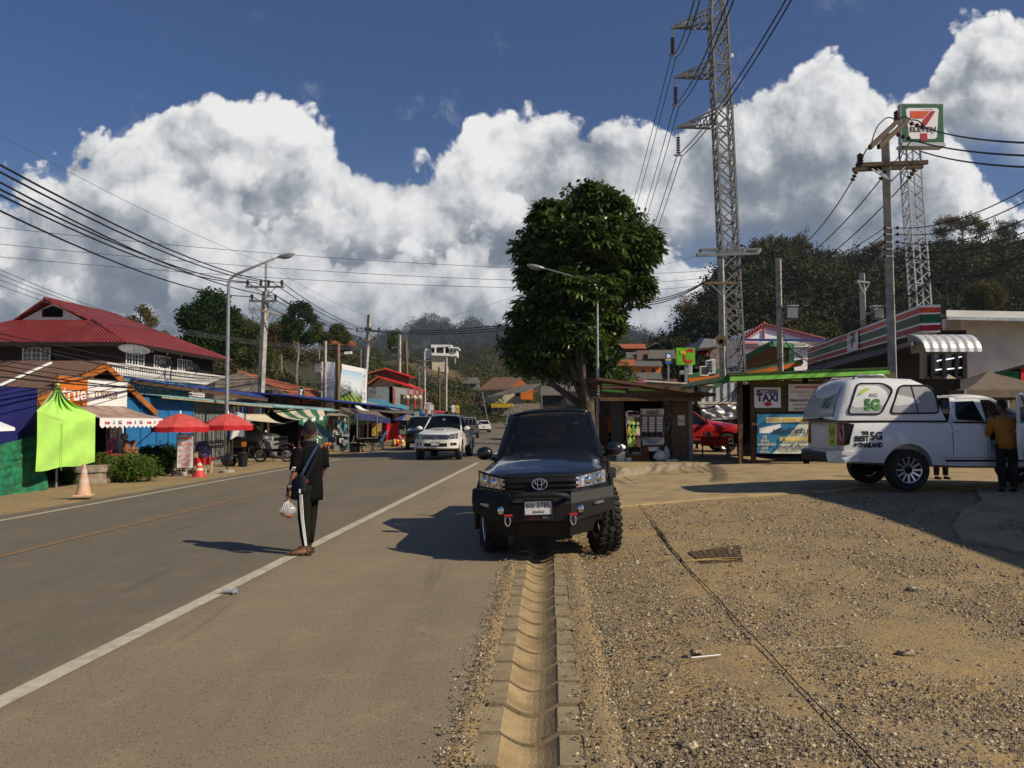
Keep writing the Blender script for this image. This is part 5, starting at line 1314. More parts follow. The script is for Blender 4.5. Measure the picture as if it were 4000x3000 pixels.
part('fascia', g,lambda m:m.bar(fpt(27.2,-15.35,3.02),fpt(39.5, -15.35,2.64), .05,.14,m_woodbrown))
for s in(31.5, 36):part('post',g,lambda m:m.tube([fpt(s, -15.6, GL),fpt(s,-15.6,3.3-.03*s)],.05,m_steel))
g=rootat('gate_shop', 815,-15,GL,'shop front closed by grey ribbed metal sheets and a barred gate','building')
p0,p1=fs(752,-15)+.02,fs(884,-15)
part('sheet',g,lambda m:fbx(m,p0,p1,-15.06,-15.0, GL,2.42,m_gategrey));part('roof',g,lambda m:(m.prism([fpt(27.6,-14.5, 2.50), fpt(38,-14.5, 2.30), fpt(39,-18,2.62),fpt(27.6,-18,2.8)],(0,0, .05),m_ltteal),m.bar(fpt(27.6,-14.52,2.46),fpt(38,-14.52,2.26),.03,.06,m_tan)))
part('gate',g, lambda m:[m.bar(fpt(p0+.1,-14.9,z),fpt(p1,-14.9, z),.03,.045,m_black)for z in(.05,.55,.75, 1.55,2.0)]+[m.bar(fpt(p0+k, -14.9, 0),fpt(p0+k,-14.9,1.55),.03,.03,m_black)for k in(.12,.7,1.1,1.5,1.9,2.3,2.7)])
g=rootat('market_shed',1000, -15,GL,'open dark market shed with a strip of coloured ribbed panels under its roof','building')
c0,c1=fs(884,-15),fs(1036,-15)
part('back_wall',g,lambda m:(fbx(m, c0,48, -20,-19.8,GL, 2.5,m_dark),fbx(m,c0-.05,c0+.02,-19.8,-15.1,GL,2.4,m_dark)))  # back and side wall coloured near-black for the shade under the shed roof
part('roof',g, lambda m:(m.prism([fpt(38.05,-14.6,2.34), fpt(48.2,-14.6,2.28),fpt(48.2,-20, 2.75), fpt(38.05,-20,2.75)],(0,0,.06),m_zinc),m.prism([fpt(c0, -14.55,2.26), fpt(38.0,-14.55,2.24),fpt(38.0,-20,2.6),fpt(c0,-20,2.6)],(0,0, .03),m_brownroof)))
cols=[m_cream, m_cleanwhite, m_grey,m_cleanwhite, m_grey,m_cleanwhite, m_signblue,m_cleanwhite,m_bluesheet,m_bluesheet, m_signblue,m_brightred,m_brightred,m_teal,m_ltteal,m_teal,m_ltteal,m_cleanwhite,m_navy,m_signblue]
part('coloured_panel',g,lambda m:[fbx(m,c0+.1+(c1-c0-.1)*i/20,c0+.1+(c1-c0-.1)*(i+.92)/20,-15.02-.03*(i%2),-14.97-.03*(i%2),1.93-.008*i,2.24,cols[i])for i in range(20)])
part('post',g, lambda m:[m.bar(fpt(s,-14.9,GL),fpt(s,-14.9,2.3),.09,.09,m_woodbrown)for s in(c0+.1,38.5,43,47.9)])
part('gutter', g,lambda m:m.tube([fpt(37.9,-14.42,2.32), fpt(47.6,-14.42,2.20)],.085,m_ltteal,10));part('downpipe',g,lambda m:m.tube([fpt(47.6,-14.42,2.2),fpt(47.9,-14.2,2.2), fpt(47.9,-14.0,1.95),fpt(47.9,-14.2,.2)], .04,m_ltteal, 8))
g=rootat('canvas_awning',1010,-14.3,1.5,'plain off white canvas awning under the coloured panels', 'awning')
part('canopy', g,lambda m:m.grid(lambda u, v:quadpt(at(930,1617,34.2), at(1036,1617, 38),at(1114,1655,36.9),at(965,1641,33),u, v)+Vector((0, 0,-.10*math.sin(math.pi*v)*(.5+u*.5))),14,8,m_stripewhite),smooth=True,solid=.012)
part('strut',g,lambda m:[m.tube([at(1114,1655,36.9),at(1040,1640,38.2)],.015, m_steel,6),m.tube([at(965,1641,33),at(930,1640,34.3)],.015,m_steel,6)])
g=rootat('hanging_cloth',925,-13.9, 1,'crumpled white banner with navy border hanging beside the red parasol','banner')
m_ban=M('printed_banner',(.68,.66,.65),.6, var=.1,scale=4,dirt=(.12,.20,.22), dirt_amt=.6)
part('sheet',g,lambda m:cloth(m,lambda u,v:at(892+68*u-6*v*(1-u),1612+(104-14*u)*v+4*math.sin(u*9),31.4+.12*math.sin(u*8+v*3)*(.4+v)),14,12, lambda u:m_navy if u<.12 or u>.92 else m_ban),smooth=True)
part('rail',g, lambda m:m.tube([at(888,1611,31.5),at(985,1650,32.6)],.015,m_steel,6))
g=rootat('hanging_cloth',925,-13.9, 1,'white flag of cloth with navy squares tied under the white awning edge','banner')
part('sheet',g,lambda m:cloth(m,lambda u,v:at(900+76*u,1614+34*u**1.3+12*v,32.6+.05*math.sin(u*12)),9,3,lambda u:m_navy if int(u*9)%2 else m_cleanwhite),smooth=True)
g=rootat('striped_awning',1170,-14, 1.6,'green and white striped awning sloping out over the shed','awning')
st=lambda n,off=0:(lambda u:m_stripegreen if(int(u*n)+off)%2 else m_stripewhite)
q_=[at(1056,1597,39.6),at(1264,1601,44),at(1277,1623,41),at(1168,1640, 36.6)]
part('canopy', g,lambda m:cloth(m,lambda u,v:quadpt(*q_, u,v)+Vector((0,0,-.16*math.sin(math.pi*v))),21,8,st(7)),smooth=True)
part('valance',g,lambda m:[m.grid(lambda u,v,i=i:q_[3].lerp(q_[2],(i+u)/7)+Vector((0,-.02,-.36*v)),2,1,m_cleanwhite if i%2 else M('awning_green',(.02,.16, .08),.7,var=.1))for i in range(7)])
part('arm',g,lambda m:[m.tube([q_[3],at(1045,1668,39.5)],.02,m_steel,6),m.tube([q_[2],at(1268,1650,44)],.02,m_steel,6)])
g=rootat('awning_flap',1230, -13,1, 'green and white striped sun flap hanging behind the standing man','awning')
f_=[at(1176,1650,36.5),at(1262,1640,40),at(1300,1706,38.6),at(1222,1716,35.3)]
part('sheet',g,lambda m:cloth(m,lambda u,v:quadpt(*f_,u, v)+Vector((0, 0,-.10*math.sin(math.pi*v))),12,10,lambda u:m_stripewhite if.33<u<.6 else m_stripegreen),smooth=True)
part('valance',g,lambda m:[m.grid(lambda u,v,i=i:f_[3].lerp(f_[2],(i+u)/4)+Vector((0,-.02,-.25*v)),2,1,m_stripegreen if i%2 else m_cleanwhite)for i in range(4)])
p=gp(948,1823, GL)
b=empty('rubbish_bin',p,0,'black plastic rubbish bin at the mouth of the dark shed', 'bin')
part('body',b, lambda m:m.lathe([(.16,0),(.21,.5),(.235, .5),(.235,.54),(.21, .54),(.2,.5), (.15,.03),(0, .03)], m_trim,24,p), ang=40)
def motorbike(name,loc,rz,label,plate=True):
 root=empty(name,loc, rz,label,'motorbike','motorbikes parked at the roadside')
 for x in(.62, -.62):
  def ty(m):m.tube([(x+.275*math.cos(a),0, .29+.275*math.sin(a))for a in[2*math.pi*k/24 for k in range(25)]],.042,m_rubber,7,False)
  w_=part('wheel',root,ty,local=True,smooth=True)
  part('rim',w_,lambda m:(m.tube([(x+.225*math.cos(a),0, .29+.225*math.sin(a))for a in[2*math.pi*k/24 for k in range(25)]],.014,m_chrome,5,False),[m.tube([(x,.02,.29),(x+.22*math.cos(a),0,.29+.22*math.sin(a))], .005,m_chrome,4)for a in[2*math.pi*k/14 for k in range(14)]],m.tube([(x,-.06,.29),(x,.06,.29)],.05,m_steelmatt, 12)),local=True)
  part('mudguard',root,lambda m:m.grid(lambda u,v:(x+.335*math.cos(R(20+130*u+(10 if x>0 else-5))),(v-.5)*.12,.29+.335*math.sin(R(20+130*u))),10,2, m_black),local=True, smooth=True)
 part('frame', root,lambda m:(m.tube([(.40,0,.92),(.30,0,.55),(0,0,.38),(-.3, 0,.42),(-.62, 0,.60)],[.05, .07,.08,.07,.04],m_black,10),m.box((.0,0, .36),(.34,.2, .2),m_steelmatt)),local=True,smooth=True)
 part('fork',root,lambda m:[m.tube([(.62,s*.09,.29),(.50,s*.08, .62),(.38,s*.07,.95)],.022, m_chrome,8)for s in(-1,1)], local=True)
 part('leg_shield',root,lambda m:[m.grid(lambda u,v:(.40-.16*(1-v)-.08*u,s*(.05+.17*u),.45+.45*v), 4,6,m_black)for s in(-1,1)],local=True,smooth=True,solid=.012)
 part('seat',root,lambda m:m.grid(lambda u,v:(-.05-.72*u,(v-.5)*.26*(1-.25*u),.74+.06*math.sin(u*5)*.5+.06*u+.05*math.sin(math.pi*v)),12,6,m_rubber),local=True,smooth=True,solid=.05)
 part('tail',root,lambda m:m.grid(lambda u,v:(-.25-.6*u, .13*math.cos(math.pi*v)*(1-.6*u),.62+.14*u+.09*math.sin(math.pi*v)),8,6,m_black),local=True,smooth=True)
 part('tail_light',root,lambda m:m.box((-.86,0,.74),(.06,.14,.08),m_redlens), local=True,bev=.02)
 part('handlebar',root,lambda m:m.tube([(.28,-.34,1.0),(.36,-.15,.99), (.38,0,.96),(.36,.15,.99),(.28,.34,1.0)], .018,m_trim,8),local=True,smooth=True)
 part('headlamp',root,lambda m:(m.ball((.44,0,.90),(.10, .11,.10),m_black),m.ball((.50,0,.89),(.05,.08,.07),m_lens)),local=True,smooth=True)
 for s in(-1,1):part('mirror',root, lambda m:(m.tube([(.34,s*.22,1.0), (.36,s*.27,1.14)],.008,m_trim,5),m.ball((.35,s*.28,1.17),(.02, .06,.04),m_chrome)), local=True,smooth=True)
 part('exhaust',root, lambda m:m.tube([(.1,-.12,.25),(-.3,-.16, .25),(-.75,-.17,.38)],[.02, .035,.05],m_chrome,10),local=True, smooth=True)
 part('stand', root,lambda m:m.tube([(-.05,.1,.28),(-.1, .28,.0)],.015,m_black,6),local=True)
 if plate:number_plate(root, (-.95, 0,.58),(-1,0, 0),'1กท 52',None,.2, .17)
 return root
p=gp(1065,1806,GL)
mb1=motorbike('motorbike',(p.x,p.y+.15,GL),R(172),'black motorbike parked side on at the mouth of the dark shed')
mb2=dup(mb1,at(668,1864,26.2)*1,R(200),'black motorbike half hidden behind the white street notice');mb2.location.z=GL
def goods(m,px0,px1,py0,py1, D,n,mats,sz=(.1,.3)):
 for i in range(n):
  p=at(random.uniform(px0,px1),random.uniform(py0,py1),D+random.uniform(-.25, .25));a=random.uniform(*sz)
  m.box(p,(a,a*.5,a*random.uniform(.5,1.3)),random.choice(mats),random.uniform(0,3))
m_g1=M('grey_goods',(.22,.24,.27),.6,var=.4,scale=6);m_g2=M('pale_goods',(.42,.43,.42),.6,var=.3,scale=6)
g=empty('goods_rack', at(1330,1775, 44.5), 0,'tall rack crowded with hanging shoes and grey goods beside the brown awning','rack')
part('frame',g,lambda m:[m.bar(at(x,1775,44.8),at(x,1628,44.8), .05,.05,m_steel)for x in(1300,1330,1361)]+[m.bar(at(1300,y,44.8),at(1361,y,44.8),.04,.04,m_steel)for y in(1628, 1670,1710,1750)])
o_=part('goods',g,lambda m:goods(m, 1303,1358,1640,1765, 44.6,85,[m_g1,m_g2,m_g1,m_trim,m_grey,m_teal]));o_['kind']='stuff'
part('roof',g, lambda m:m.poly([at(1275,1623,44), at(1364,1626, 43.6), at(1330,1616, 47),at(1280,1616,47)],m_tan),solid=.03)
def brown_awn(A,B,C_, D_,label):
 g=empty('brown_awning',A,0, label, 'awning','brown canvas awnings')
 part('canopy',g,lambda m:m.grid(lambda u, v:quadpt(A,B, C_,D_, u,v)+Vector((0,0,-.12*math.sin(math.pi*v))),10,7,m_browncanvas),smooth=True, solid=.015)
 part('valance',g,lambda m:scall(m, D_,C_, 0,.42, 13,m_navyval, None,.12),solid=.012)
 part('post',g,lambda m:m.tube([D_.lerp(C_,.1)+Vector((0,.1,0)),(lambda q:Vector((q.x,q.y+.1,GL)))(D_.lerp(C_,.1))],.03,m_steel,8))
m_navyval=M('navy_canvas',(.035,.042,.12), .7,var=.2)
brown_awn(at(1325,1590,48),at(1398, 1600,50.5),at(1464,1620,48.6),at(1386,1613,45.5),'brown canvas awning with navy valance and a pale patch')
brown_awn(at(1398,1599,50.6),at(1476,1606, 55),at(1526,1634,52.4),at(1466,1622,48.8),'brown canvas awning with navy valance nearer the red cloth')
tag(part('awning_patch',None,lambda m:m.grid(lambda u,v:quadpt(at(1384,1591,48.6),at(1402,1591,49.6),at(1441,1611,48.4),at(1412,1610, 47.2), u,v)+Vector((0,0,.12-.06*math.sin(math.pi*v))),5,5,m_cleanwhite),smooth=True,solid=.02),'pale cloth patch lying on the brown awning','cloth')
g=rootat('market_shed',1450, -15,GL,'long dark market shed with navy roof edge behind the brown awnings', 'building')
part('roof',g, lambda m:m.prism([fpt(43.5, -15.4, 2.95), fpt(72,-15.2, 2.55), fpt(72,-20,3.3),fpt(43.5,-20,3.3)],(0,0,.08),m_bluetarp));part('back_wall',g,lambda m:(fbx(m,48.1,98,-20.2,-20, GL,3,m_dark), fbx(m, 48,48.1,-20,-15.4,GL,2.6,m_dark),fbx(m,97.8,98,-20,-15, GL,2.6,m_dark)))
for s in(49,54,59,65, 71):part('post',g,lambda m:m.bar(fpt(s,-15.2,GL),fpt(s, -15.2, 2.7),.1,.1,m_woodbrown))
part('lean_to',g,lambda m:m.prism([fpt(60, -14.2, 2.2),fpt(97,-13.6,2.0),fpt(97,-20, 2.9),fpt(60,-20,2.9)],(0,0, .06),m_greyroof))
D=42.5
p=gp(1440,1768,GL)
b=empty('motor_cart', p,0,'black motor tricycle with cargo tray parked under the brown awning','cart')
X=lambda px:xat(px,D)
for px, dy in((1440,-.35),(1470,.55)):
 c=Vector((X(px),D+dy,GL+.33));w_=part('wheel',b, lambda m:m.tube([(c.x+.30*math.cos(a),c.y,c.z+.30*math.sin(a))for a in[2*math.pi*k/22 for k in range(23)]],.045,m_rubber,7,False),smooth=True);part('spoke',w_,lambda m:[m.tube([c,c+Vector((.28*math.cos(a),0,.28*math.sin(a)))],.008,m_chrome,4)for a in[2*math.pi*k/12 for k in range(12)]])
part('tray',b, lambda m:(m.box((X(1440),D+.1,GL+.62),(1.15,.95, .10),m_black),[m.box((X(1440),D+.1+s*.46, GL+.72),(1.15,.03,.2),m_black)for s in(-1,1)],m.bar((X(1482),D-.4,GL+.85),(X(1405), D-.4,GL+.80), .04,.04,m_steel)))
part('front_frame',b, lambda m:(m.tube([(X(1432), D,GL+.4),(X(1400),D, GL+.45),(X(1372),D,GL+.35)],.05,m_black,8),m.tube([(X(1372),D, GL+.3),(X(1385),D,GL+.95)], .03,m_steel,8),m.box((X(1388),D-.05,GL+.30),(.5, .4,.5),m_trim)),smooth=False)
part('seat',b, lambda m:m.box((X(1412),D,GL+.80), (.4,.3,.1),m_rubber),bev=.03)
b=empty('hand_truck', gp(1490,1748, GL),0, 'blue hand truck leaning beside the red cloth','hand truck')
part('frame',b,lambda m:[m.tube([at(1480+o,1742,48.5),at(1496+o,1700,48.8),at(1510+o,1684,49)],.025,m_bluesheet, 6)for o in(0, 7)]+[m.tube([at(1481+15*k,1738-42*k,48.5+.3*k),at(1489+15*k,1738-42*k,48.5+.3*k)],.018,m_bluesheet,5)for k in(.1,.4,.7,1)])
for px in(1482,1494):part('wheel',b,lambda m:m.tube([at(px,1743,48.4), at(px+3,1743, 48.4)],.12,m_rubber, 14))
g=empty('snack_rack', at(1470,1760, 50),0, 'strips of yellow snack packets hanging under the brown awning','rack')
m_snack=M('yellow_packets',(.55,.36,.03),.4,var=.5,scale=7,dirt=(.7,.65,.5),dirt_amt=.8)
part('packets',g,lambda m:[m.box(at(x,y,50),(.13, .05,.16),m_snack,.2)for x in(1457, 1466,1478,1486)for y in range(1658,1706,10)])['kind']='stuff'
part('rail',g, lambda m:(m.tube([at(1452,1652,50),at(1492,1652, 50)],.02,m_steel,6), m.tube([at(1491,1652,50),at(1489,1760,50)],.03,m_bluesheet,6)))
g=empty('red_sheet',at(1525, 1750,50),0,'bright red cloth hung as a sunshade at the shed corner','cloth')
part('cloth',g,lambda m:m.grid(lambda u,v:at(1512+47*u+(-4+8*u)*v*.6-6*u*v,1652+66*v-10*u*v*(1-u)+3*math.sin(u*5),49.6+.35*math.sin(u*4.2)*(.3+v)), 16,12, m_red),smooth=True)
part('back_cloth',g,lambda m:m.poly([at(1493,1655,50.6), at(1515,1653, 50.2), at(1512,1712, 50.2), at(1492,1740, 50.8)],m_red),solid=.02)
g=empty('goods_pile', at(1560,1752, 50.5), 0,'heap of red and pink packaged goods below the red cloth','goods')
part('packs',g,lambda m:goods(m,1540,1577, 1705,1750,50.5,60,[m_redfade,m_pink,m_red,m_yellow,m_cleanwhite,m_tentblue], (.12,.28)))['kind']='stuff'
part('table',g,lambda m:m.box(at(1558,1752,50.8), (.9,.8,.5),m_dark))
def simple_parasol(px,py,half,h,D,mats,label):
 c=at(px,py,D);r_=half/3000*D;hh=h/3000*D
 b=empty('market_parasol',(c.x,c.y, gz(c.x,c.y)), 0,label,'parasol')
 part('canopy',b,lambda m:[m.grid(lambda u,v,i=i:c+Vector((r_*v*math.cos((i+u)*math.pi/5),r_*v*math.sin((i+u)*math.pi/5),-hh*v**1.5)),2,4,mats[i%len(mats)])for i in range(10)],ang=50)
 part('pole',b,lambda m:m.tube([c,(c.x,c.y,gz(c.x,c.y))],.03,m_steel,6))
simple_parasol(1592,1618,54, 24,53, [m_signblue,m_tent,m_tent], 'blue and grey parasol between the red cloth and the bank sign')
simple_parasol(1812,1631,28, 16,72, [M('grey_green_canvas',(.22,.30,.29),.7,var=.1)],'pale grey green parasol behind the oncoming white pickup')
simple_parasol(1838,1640,22, 13,75, [m_orange,m_stripewhite,m_redfade],'orange and cream parasol next to the pale grey green parasol')
D=60
g=empty('bank_sign',at(1636, 1640,D),0,'green bank ATM sign box with coloured squares beside it','sign')
gp_=part('panel',g,lambda m:m.span(at(1614,1633,D),at(1641,1597,D)+Vector((0, .3,0)),M('bank_green',(.012,.09,.05),.4)))
lettering(gp_, 'ธกส', .32,m_cleanwhite,face(at(1627.5,1612,D),(1,0,0), off=.01),fit=.4,bold=.012);lettering(gp_, 'ATM', .26,m_cleanwhite,face(at(1627.5,1624,D),(1,0,0), off=.01),fit=.42,bold=.012)
part('colour_square', g,lambda m:[m.span(at(1642+9*i,1615+17*j, D),at(1650.5+9*i,1598.5+17*j,D)+Vector((0,.2,0)),c_)for(i,j),c_ in{(0,0):m_bluesheet,(1,0):m_ltteal,(2,0):m_brightred, (0,1):m_signblue,(1, 1):m_bluetarp,(2,1):m_teal}.items()])
part('post',g, lambda m:m.tube([at(1630,1633,D+.15),(at(1630,1633,D).x,D+.15, GL)],.06,m_steel,8))
def board(px0, px1,py0,py1,D,mat,label,lines=(),ink=None,tilt=0,posts=True,name='notice_board'):
 c=at((px0+px1)/2,py1,D);g=empty(name,c,0, label, 'sign')
 p_=part('panel',g,lambda m:m.prism([at(px0+tilt, py0,D),at(px1+tilt,py0+1,D),at(px1,py1,D),at(px0,py1-1, D)],(0,.05,0),mat))
 for k, (tx,f_,ik)in enumerate(lines):lettering(p_,tx,(py1-py0)/3000*D*.8/max(2,len(lines)),ik,face(at((px0+px1+tilt)/2,py0+(py1-py0)*(k+.7)/(len(lines)+.4),D),(1,0,0), off=.02),fit=f_*(px1-px0)/3000*D,bold=.01)
 if posts:part('post',g,lambda m:m.tube([at((px0+px1)/2, py1,D+.08),(c.x,D+.08,gz(c.x,D))], .05,m_steel,6))
 return g
board(1655,1682,1572, 1615,61.5,m_cleanwhite,'white leaning board with red Thai heading above the bank sign',(('หมูกระทะ',.8,m_signred),('โทร',.5,m_signred),('อาหาร ตามสั่ง',.8,m_ink),('เปิด',.4,m_ink)), tilt=4)
board(1682,1694,1580, 1602,63,m_cleanwhite,'small white board half hidden behind the leaning board',(('๑',.3,m_ink),),posts=True)
board(1765,1779,1582, 1611,84,m_cleanwhite,'narrow white flag board beyond the market roofs',(('ข้าว',.5, m_grey),),tilt=-1)
board(1782,1795,1583, 1613,84,m_yellow,'narrow yellow flag board beside the white one',(('กาแฟ',.6,m_brown),),tilt=-1)
for(a,b_,c_,d_),mt,lb in((((1690,1604),(1740,1607),(1735,1611), (1682, 1608)),m_brightred,'red sheet roof edge behind the leaning board'),(((1700,1618),(1812,1626),(1800,1634),(1696, 1622)),M('green_sheet',(.08,.22,.16),.6,var=.15),'long green tarpaulin over the far stalls'),(((1770,1637),(1800,1632),(1818, 1652), (1790, 1668)),m_brightred,'red canvas sunshade behind the oncoming white pickup')):
 tag(part('stall_tarpaulin', None,lambda m:m.poly([at(*a,70),at(*b_,74),at(*c_,70),at(*d_,66)],mt),solid=.05),lb,'tarpaulin')
g=empty('market_stall',at(1640,1740,64),0, 'dark barred stall front left of the oncoming white pickup','stall')
part('bar',g,lambda m:[m.bar(at(x,1745,58),at(x,1640,58),.06,.06,m_black)for x in range(1560,1640, 9)]+[m.bar(at(1558,y,58),at(1642,y,58),.06,.06,m_black)for y in(1642, 1664,1700)])
part('goods',g,lambda m:goods(m,1560,1640, 1655,1745,59, 60,[m_trim,m_green,m_dark,m_snack, m_dark,m_grey],(.2,.4)))['kind']='stuff'
# ---------- buildings behind the left shop row
def window(root,o,x,w,h,cols,mat=m_cleanwhite,pane=None, name='window'):
 """casement window: o bottom left corner, x unit direction along the wall"""
 x=Vector(x);Z=Vector((0,0,1));n=x.cross(Z)
 P=lambda a,b, c=0:o+x*a+Z*b+n*c
 f=part(name,root,lambda m:[m.bar(P(w*i/cols,0,.03),P(w*i/cols, h,.03),.07,.05,mat,n)for i in range(cols+1)]+[m.bar(P(0,z,.03),P(w,z, .03),.05,.07, mat,n)for z in(0,h)]+[m.bar(P(w*(i+.5)/cols,0,.03),P(w*(i+.5)/cols,h, .03),.03,.03, mat,n)for i in range(cols)]+[m.bar(P(0,h*k/3,.03),P(w,h*k/3,.03),.03, .03,mat,n)for k in(1,2)])
 part('pane',f,lambda m:m.poly([P(0,0,.012),P(w,0,.012), P(w,h, .012), P(0,h, .012)],pane or m_glassblk))
 return f
m_glassblk=M('window_glass', (.02,.022,.026),.08, var=0, coat=.5)
b=empty('timber_house',fpt(56,-35,0),0,'large dark timber house with red tiled hip and gable roof','house')
Z0,ZR=6.55,9.75
part('wall',b, lambda m:fbx(m,50,63,-41,-29,0,Z0+.1,m_darkwood))
E_=[fpt(49,-28,Z0),fpt(64.2, -28,Z0),fpt(64.2,-42,Z0),fpt(49,-42,Z0)]
G0,G1,R0,R1=fpt(52,-32.2,8.35),fpt(52,-37.6,8.35),fpt(51.2,-34.9,ZR),fpt(58.5,-34.9, ZR)
R0b=fpt(52,-34.9,ZR)
def rf(m):
 m.poly([E_[0],E_[1], R1,R0, G0],m_redroof2);m.poly([E_[3],E_[0],G0,G1],m_redroof);m.poly([E_[2],E_[3],G1,R0,R1],m_redroof2);m.poly([E_[1],E_[2],R1],m_redroof)
part('roof',b, rf,solid=.12)
part('gablet', b,lambda m:(m.poly([fpt(52, -32.6, 8.3),R0b-Vector((0,0,.2)),fpt(52,-37.2,8.3)],m_whitewall),m.prism([fpt(51.96,-34.2, 8.6),fpt(51.96,-34.2,9.1),fpt(51.96,-34.9,9.35), fpt(51.96,-35.6,9.1),fpt(51.96,-35.6,8.6)],(0,.03,0),m_dark)))
part('ridge',b,lambda m:[m.tube([p, q],.13,m_redroof2,8)for p,q in((R0,R1),(R1,E_[1]),(G0,E_[0]))],smooth=True)
part('fascia', b,lambda m:[m.bar(p+Vector((0,0,-.1)),q+Vector((0,0,-.1)),.06, .26,m_darkwood)for p,q in((E_[0],E_[1]),(E_[3],E_[0]))])
xw=Vector((1,0,0));o=at(90,1420,49.9);o.z=5.3;window(b,o,xw,1.75,1.0,3)
for px in(488, 598,690):
 s=fs(px,-28.95);window(b,fpt(s,-28.95,4.9),RD,2.1,1.25, 3)
part('lamp',b, lambda m:[m.ball(fpt(s,-28.6,6.35),.07,m_stripewhite,8, 6)for s in(51,53,55, 57,60, 62.5)])
b=empty('balustrade_terrace',fpt(48,-26,0),0,'flat roofed concrete block with a long white balustrade','building')
part('wall',b, lambda m:fbx(m,43,58,-30,-25.6,0,4.1,m_whitewall));z0=4.15
part('rail',b, lambda m:[fbx(m,s_,e_,-25.72,-25.5,z,z+.12,m_whitewall)for s_, e_ in((43,58),)for z in(4.1,4.75)]+[fbx(m,42.9,43.1,-30,-25.6, z,z+.12,m_whitewall)for z in(4.1,4.75)])
b0=MB();b0.lathe([(.045,0),(.08,.16),(.05, .34),(.035,.5),(.06, .53)], m_whitewall,10);bl=b0.build('baluster',b, local=True,smooth=True);bl.location=(fpt(43.3,-25.6,4.22)-fpt(48,-26, 0))
for i in range(1,60):
 c=bl.copy();COL.objects.link(c);c.location=fpt(43.3+14.4*i/59, -25.6, 4.22)-fpt(48, -26,0)
for i in range(9):
 c=bl.copy();COL.objects.link(c);c.location=fpt(43.0,-26-.42*i, 4.22)-fpt(48, -26,0)
for px, py,D,r_,lb in((522,1382,47, .9,'large dark mesh satellite dish above the white balustrade'),(645, 1420,50,.42,'small dark satellite dish beside the middle window'),(752,1445, 53,.45,'small grey satellite dish at the far end of the balustrade')):
 c=at(px,py,D);g=empty('satellite_dish',c, 0,lb,'dish');A=Matrix.Rotation(R(62 if r_<.6 else 18),4,'X')@Matrix.Rotation(R(15), 4,'Y')
 part('bowl',g,lambda m:m.lathe([(.05*r_,0),(.5*r_,.07*r_),(.8*r_,.2*r_),(r_, .33*r_)],m_steelmatt if r_>.6 else m_trim,22,c,A,cap=False),smooth=True,solid=.01);part('mast',g, lambda m:m.tube([c,c+Vector((0,0,-r_*1.3))],.04, m_steelmatt));part('feed',g,lambda m:m.tube([c,c+A@Vector((0,0,.5*r_))],.03, m_steel,6))
b=empty('orange_roof_house', fpt(44,-20,0),0,'stained white gabled house with orange tiled roof behind the lamp post','house')
za=at(920,1455,50)
pA,pL,pR=at(935,1452, 50),at(800,1505,47), at(1130,1560, 53)
part('gable_wall',b,lambda m:m.prism([at(800,1600,48),at(800,1505,48), at(935,1452,48),at(1000,1478,48),at(1150, 1556,48),at(1150,1600,48)], (0,.3, 0),m_brick))
part('roof',b, lambda m:m.poly([at(930,1450,48),at(1060, 1484,62),at(1252,1530,66),at(1235, 1565,62),at(1105,1535,49)], m_orangeroof),solid=.15);part('lower_roof',b,lambda m:m.poly([at(1108,1528,49),at(1200,1522,56),at(1246, 1565,54),at(1150,1562,47)], m_orangeroof),solid=.12)
part('wall',b, lambda m:m.prism([at(1150,1640,52),at(1150,1560, 52),at(1240,1562,60),at(1240,1640, 60)],(0,.3,0),m_orangewood))
c=at(1177,1533,48);g=empty('hanging_sign', c,0,'dark oval shop sign with a pale cup emblem on a black post','sign')
part('disc',g, lambda m:m.lathe([(0,-.04), (.34,-.04),(.34,.04),(0,.04)],m_black,26, c,Matrix.Rotation(math.pi/2,4,'X')@Matrix.Diagonal((.62,1.2,1, 1))));part('rim',g,lambda m:m.tube([c+Vector((.19*math.cos(a), -.06,.37*math.sin(a)))for a in[2*math.pi*k/24 for k in range(25)]],.02,m_tan,6,False))
part('emblem', g,lambda m:(m.box(c+Vector((0,-.06,-.06)),(.13,.03,.22),m_cleanwhite),m.ball(c+Vector((0,-.06,.12)),(.1, .03,.09),m_cleanwhite)));part('post',g,lambda m:m.tube([c+Vector((0,.02,-.4)),(c.x, c.y+.02,.0)], .06,m_black))
tag(part('water_drum',None,lambda m:(m.lathe([(.26,0),(.3,.75), (0,.75)],m_trim,18,at(1044, 1572,47)),m.ball(at(1048,1543,47), (.30,.2,.22), m_brightred,12,8))), 'grey drum with a red cloth on top standing on the shed roof', 'drum')
b=empty('billboard',fpt(62,-18,0),0,'big white boxed billboard showing a green tea field','billboard')
q0,q1=57.4,67.7;zt,zb=6.0,1.9
part('box',b,lambda m:m.prism([fpt(q0,-17.55,zb), fpt(q1,-17.55,zb),fpt(q1,-17.55,zt+.05),fpt(q0,-17.55,zt-.05)],(-.75, 0,0),m_cleanwhite))
m_scene,t_,bs=newmat('tea_field_print');ps=t_.n('ShaderNodeNewGeometry').outputs['Position'];zz=t_.n('ShaderNodeSeparateXYZ',{0:ps});n_=t_.noise(ps,.9,4)
cl_=t_.mix(t_.mapr(t_.m('ADD',zz.outputs[2],t_.m('MULTIPLY',n_, 1.6)), 4.2,5.0),t_.mix(t_.mapr(t_.m('SINE',t_.m('MULTIPLY',t_.m('ADD',zz.outputs[2],t_.m('MULTIPLY',zz.outputs[1],.35)),13)), -.4,.6),(.06, .14,.02),(.36,.48,.05)),t_.mix(t_.mapr(zz.outputs[2],4.4,6.0), (.75,.82,.85),(.35,.58,.78)))
t_.link(cl_,bs.inputs[0]);bs.inputs['Roughness'].default_value=.4
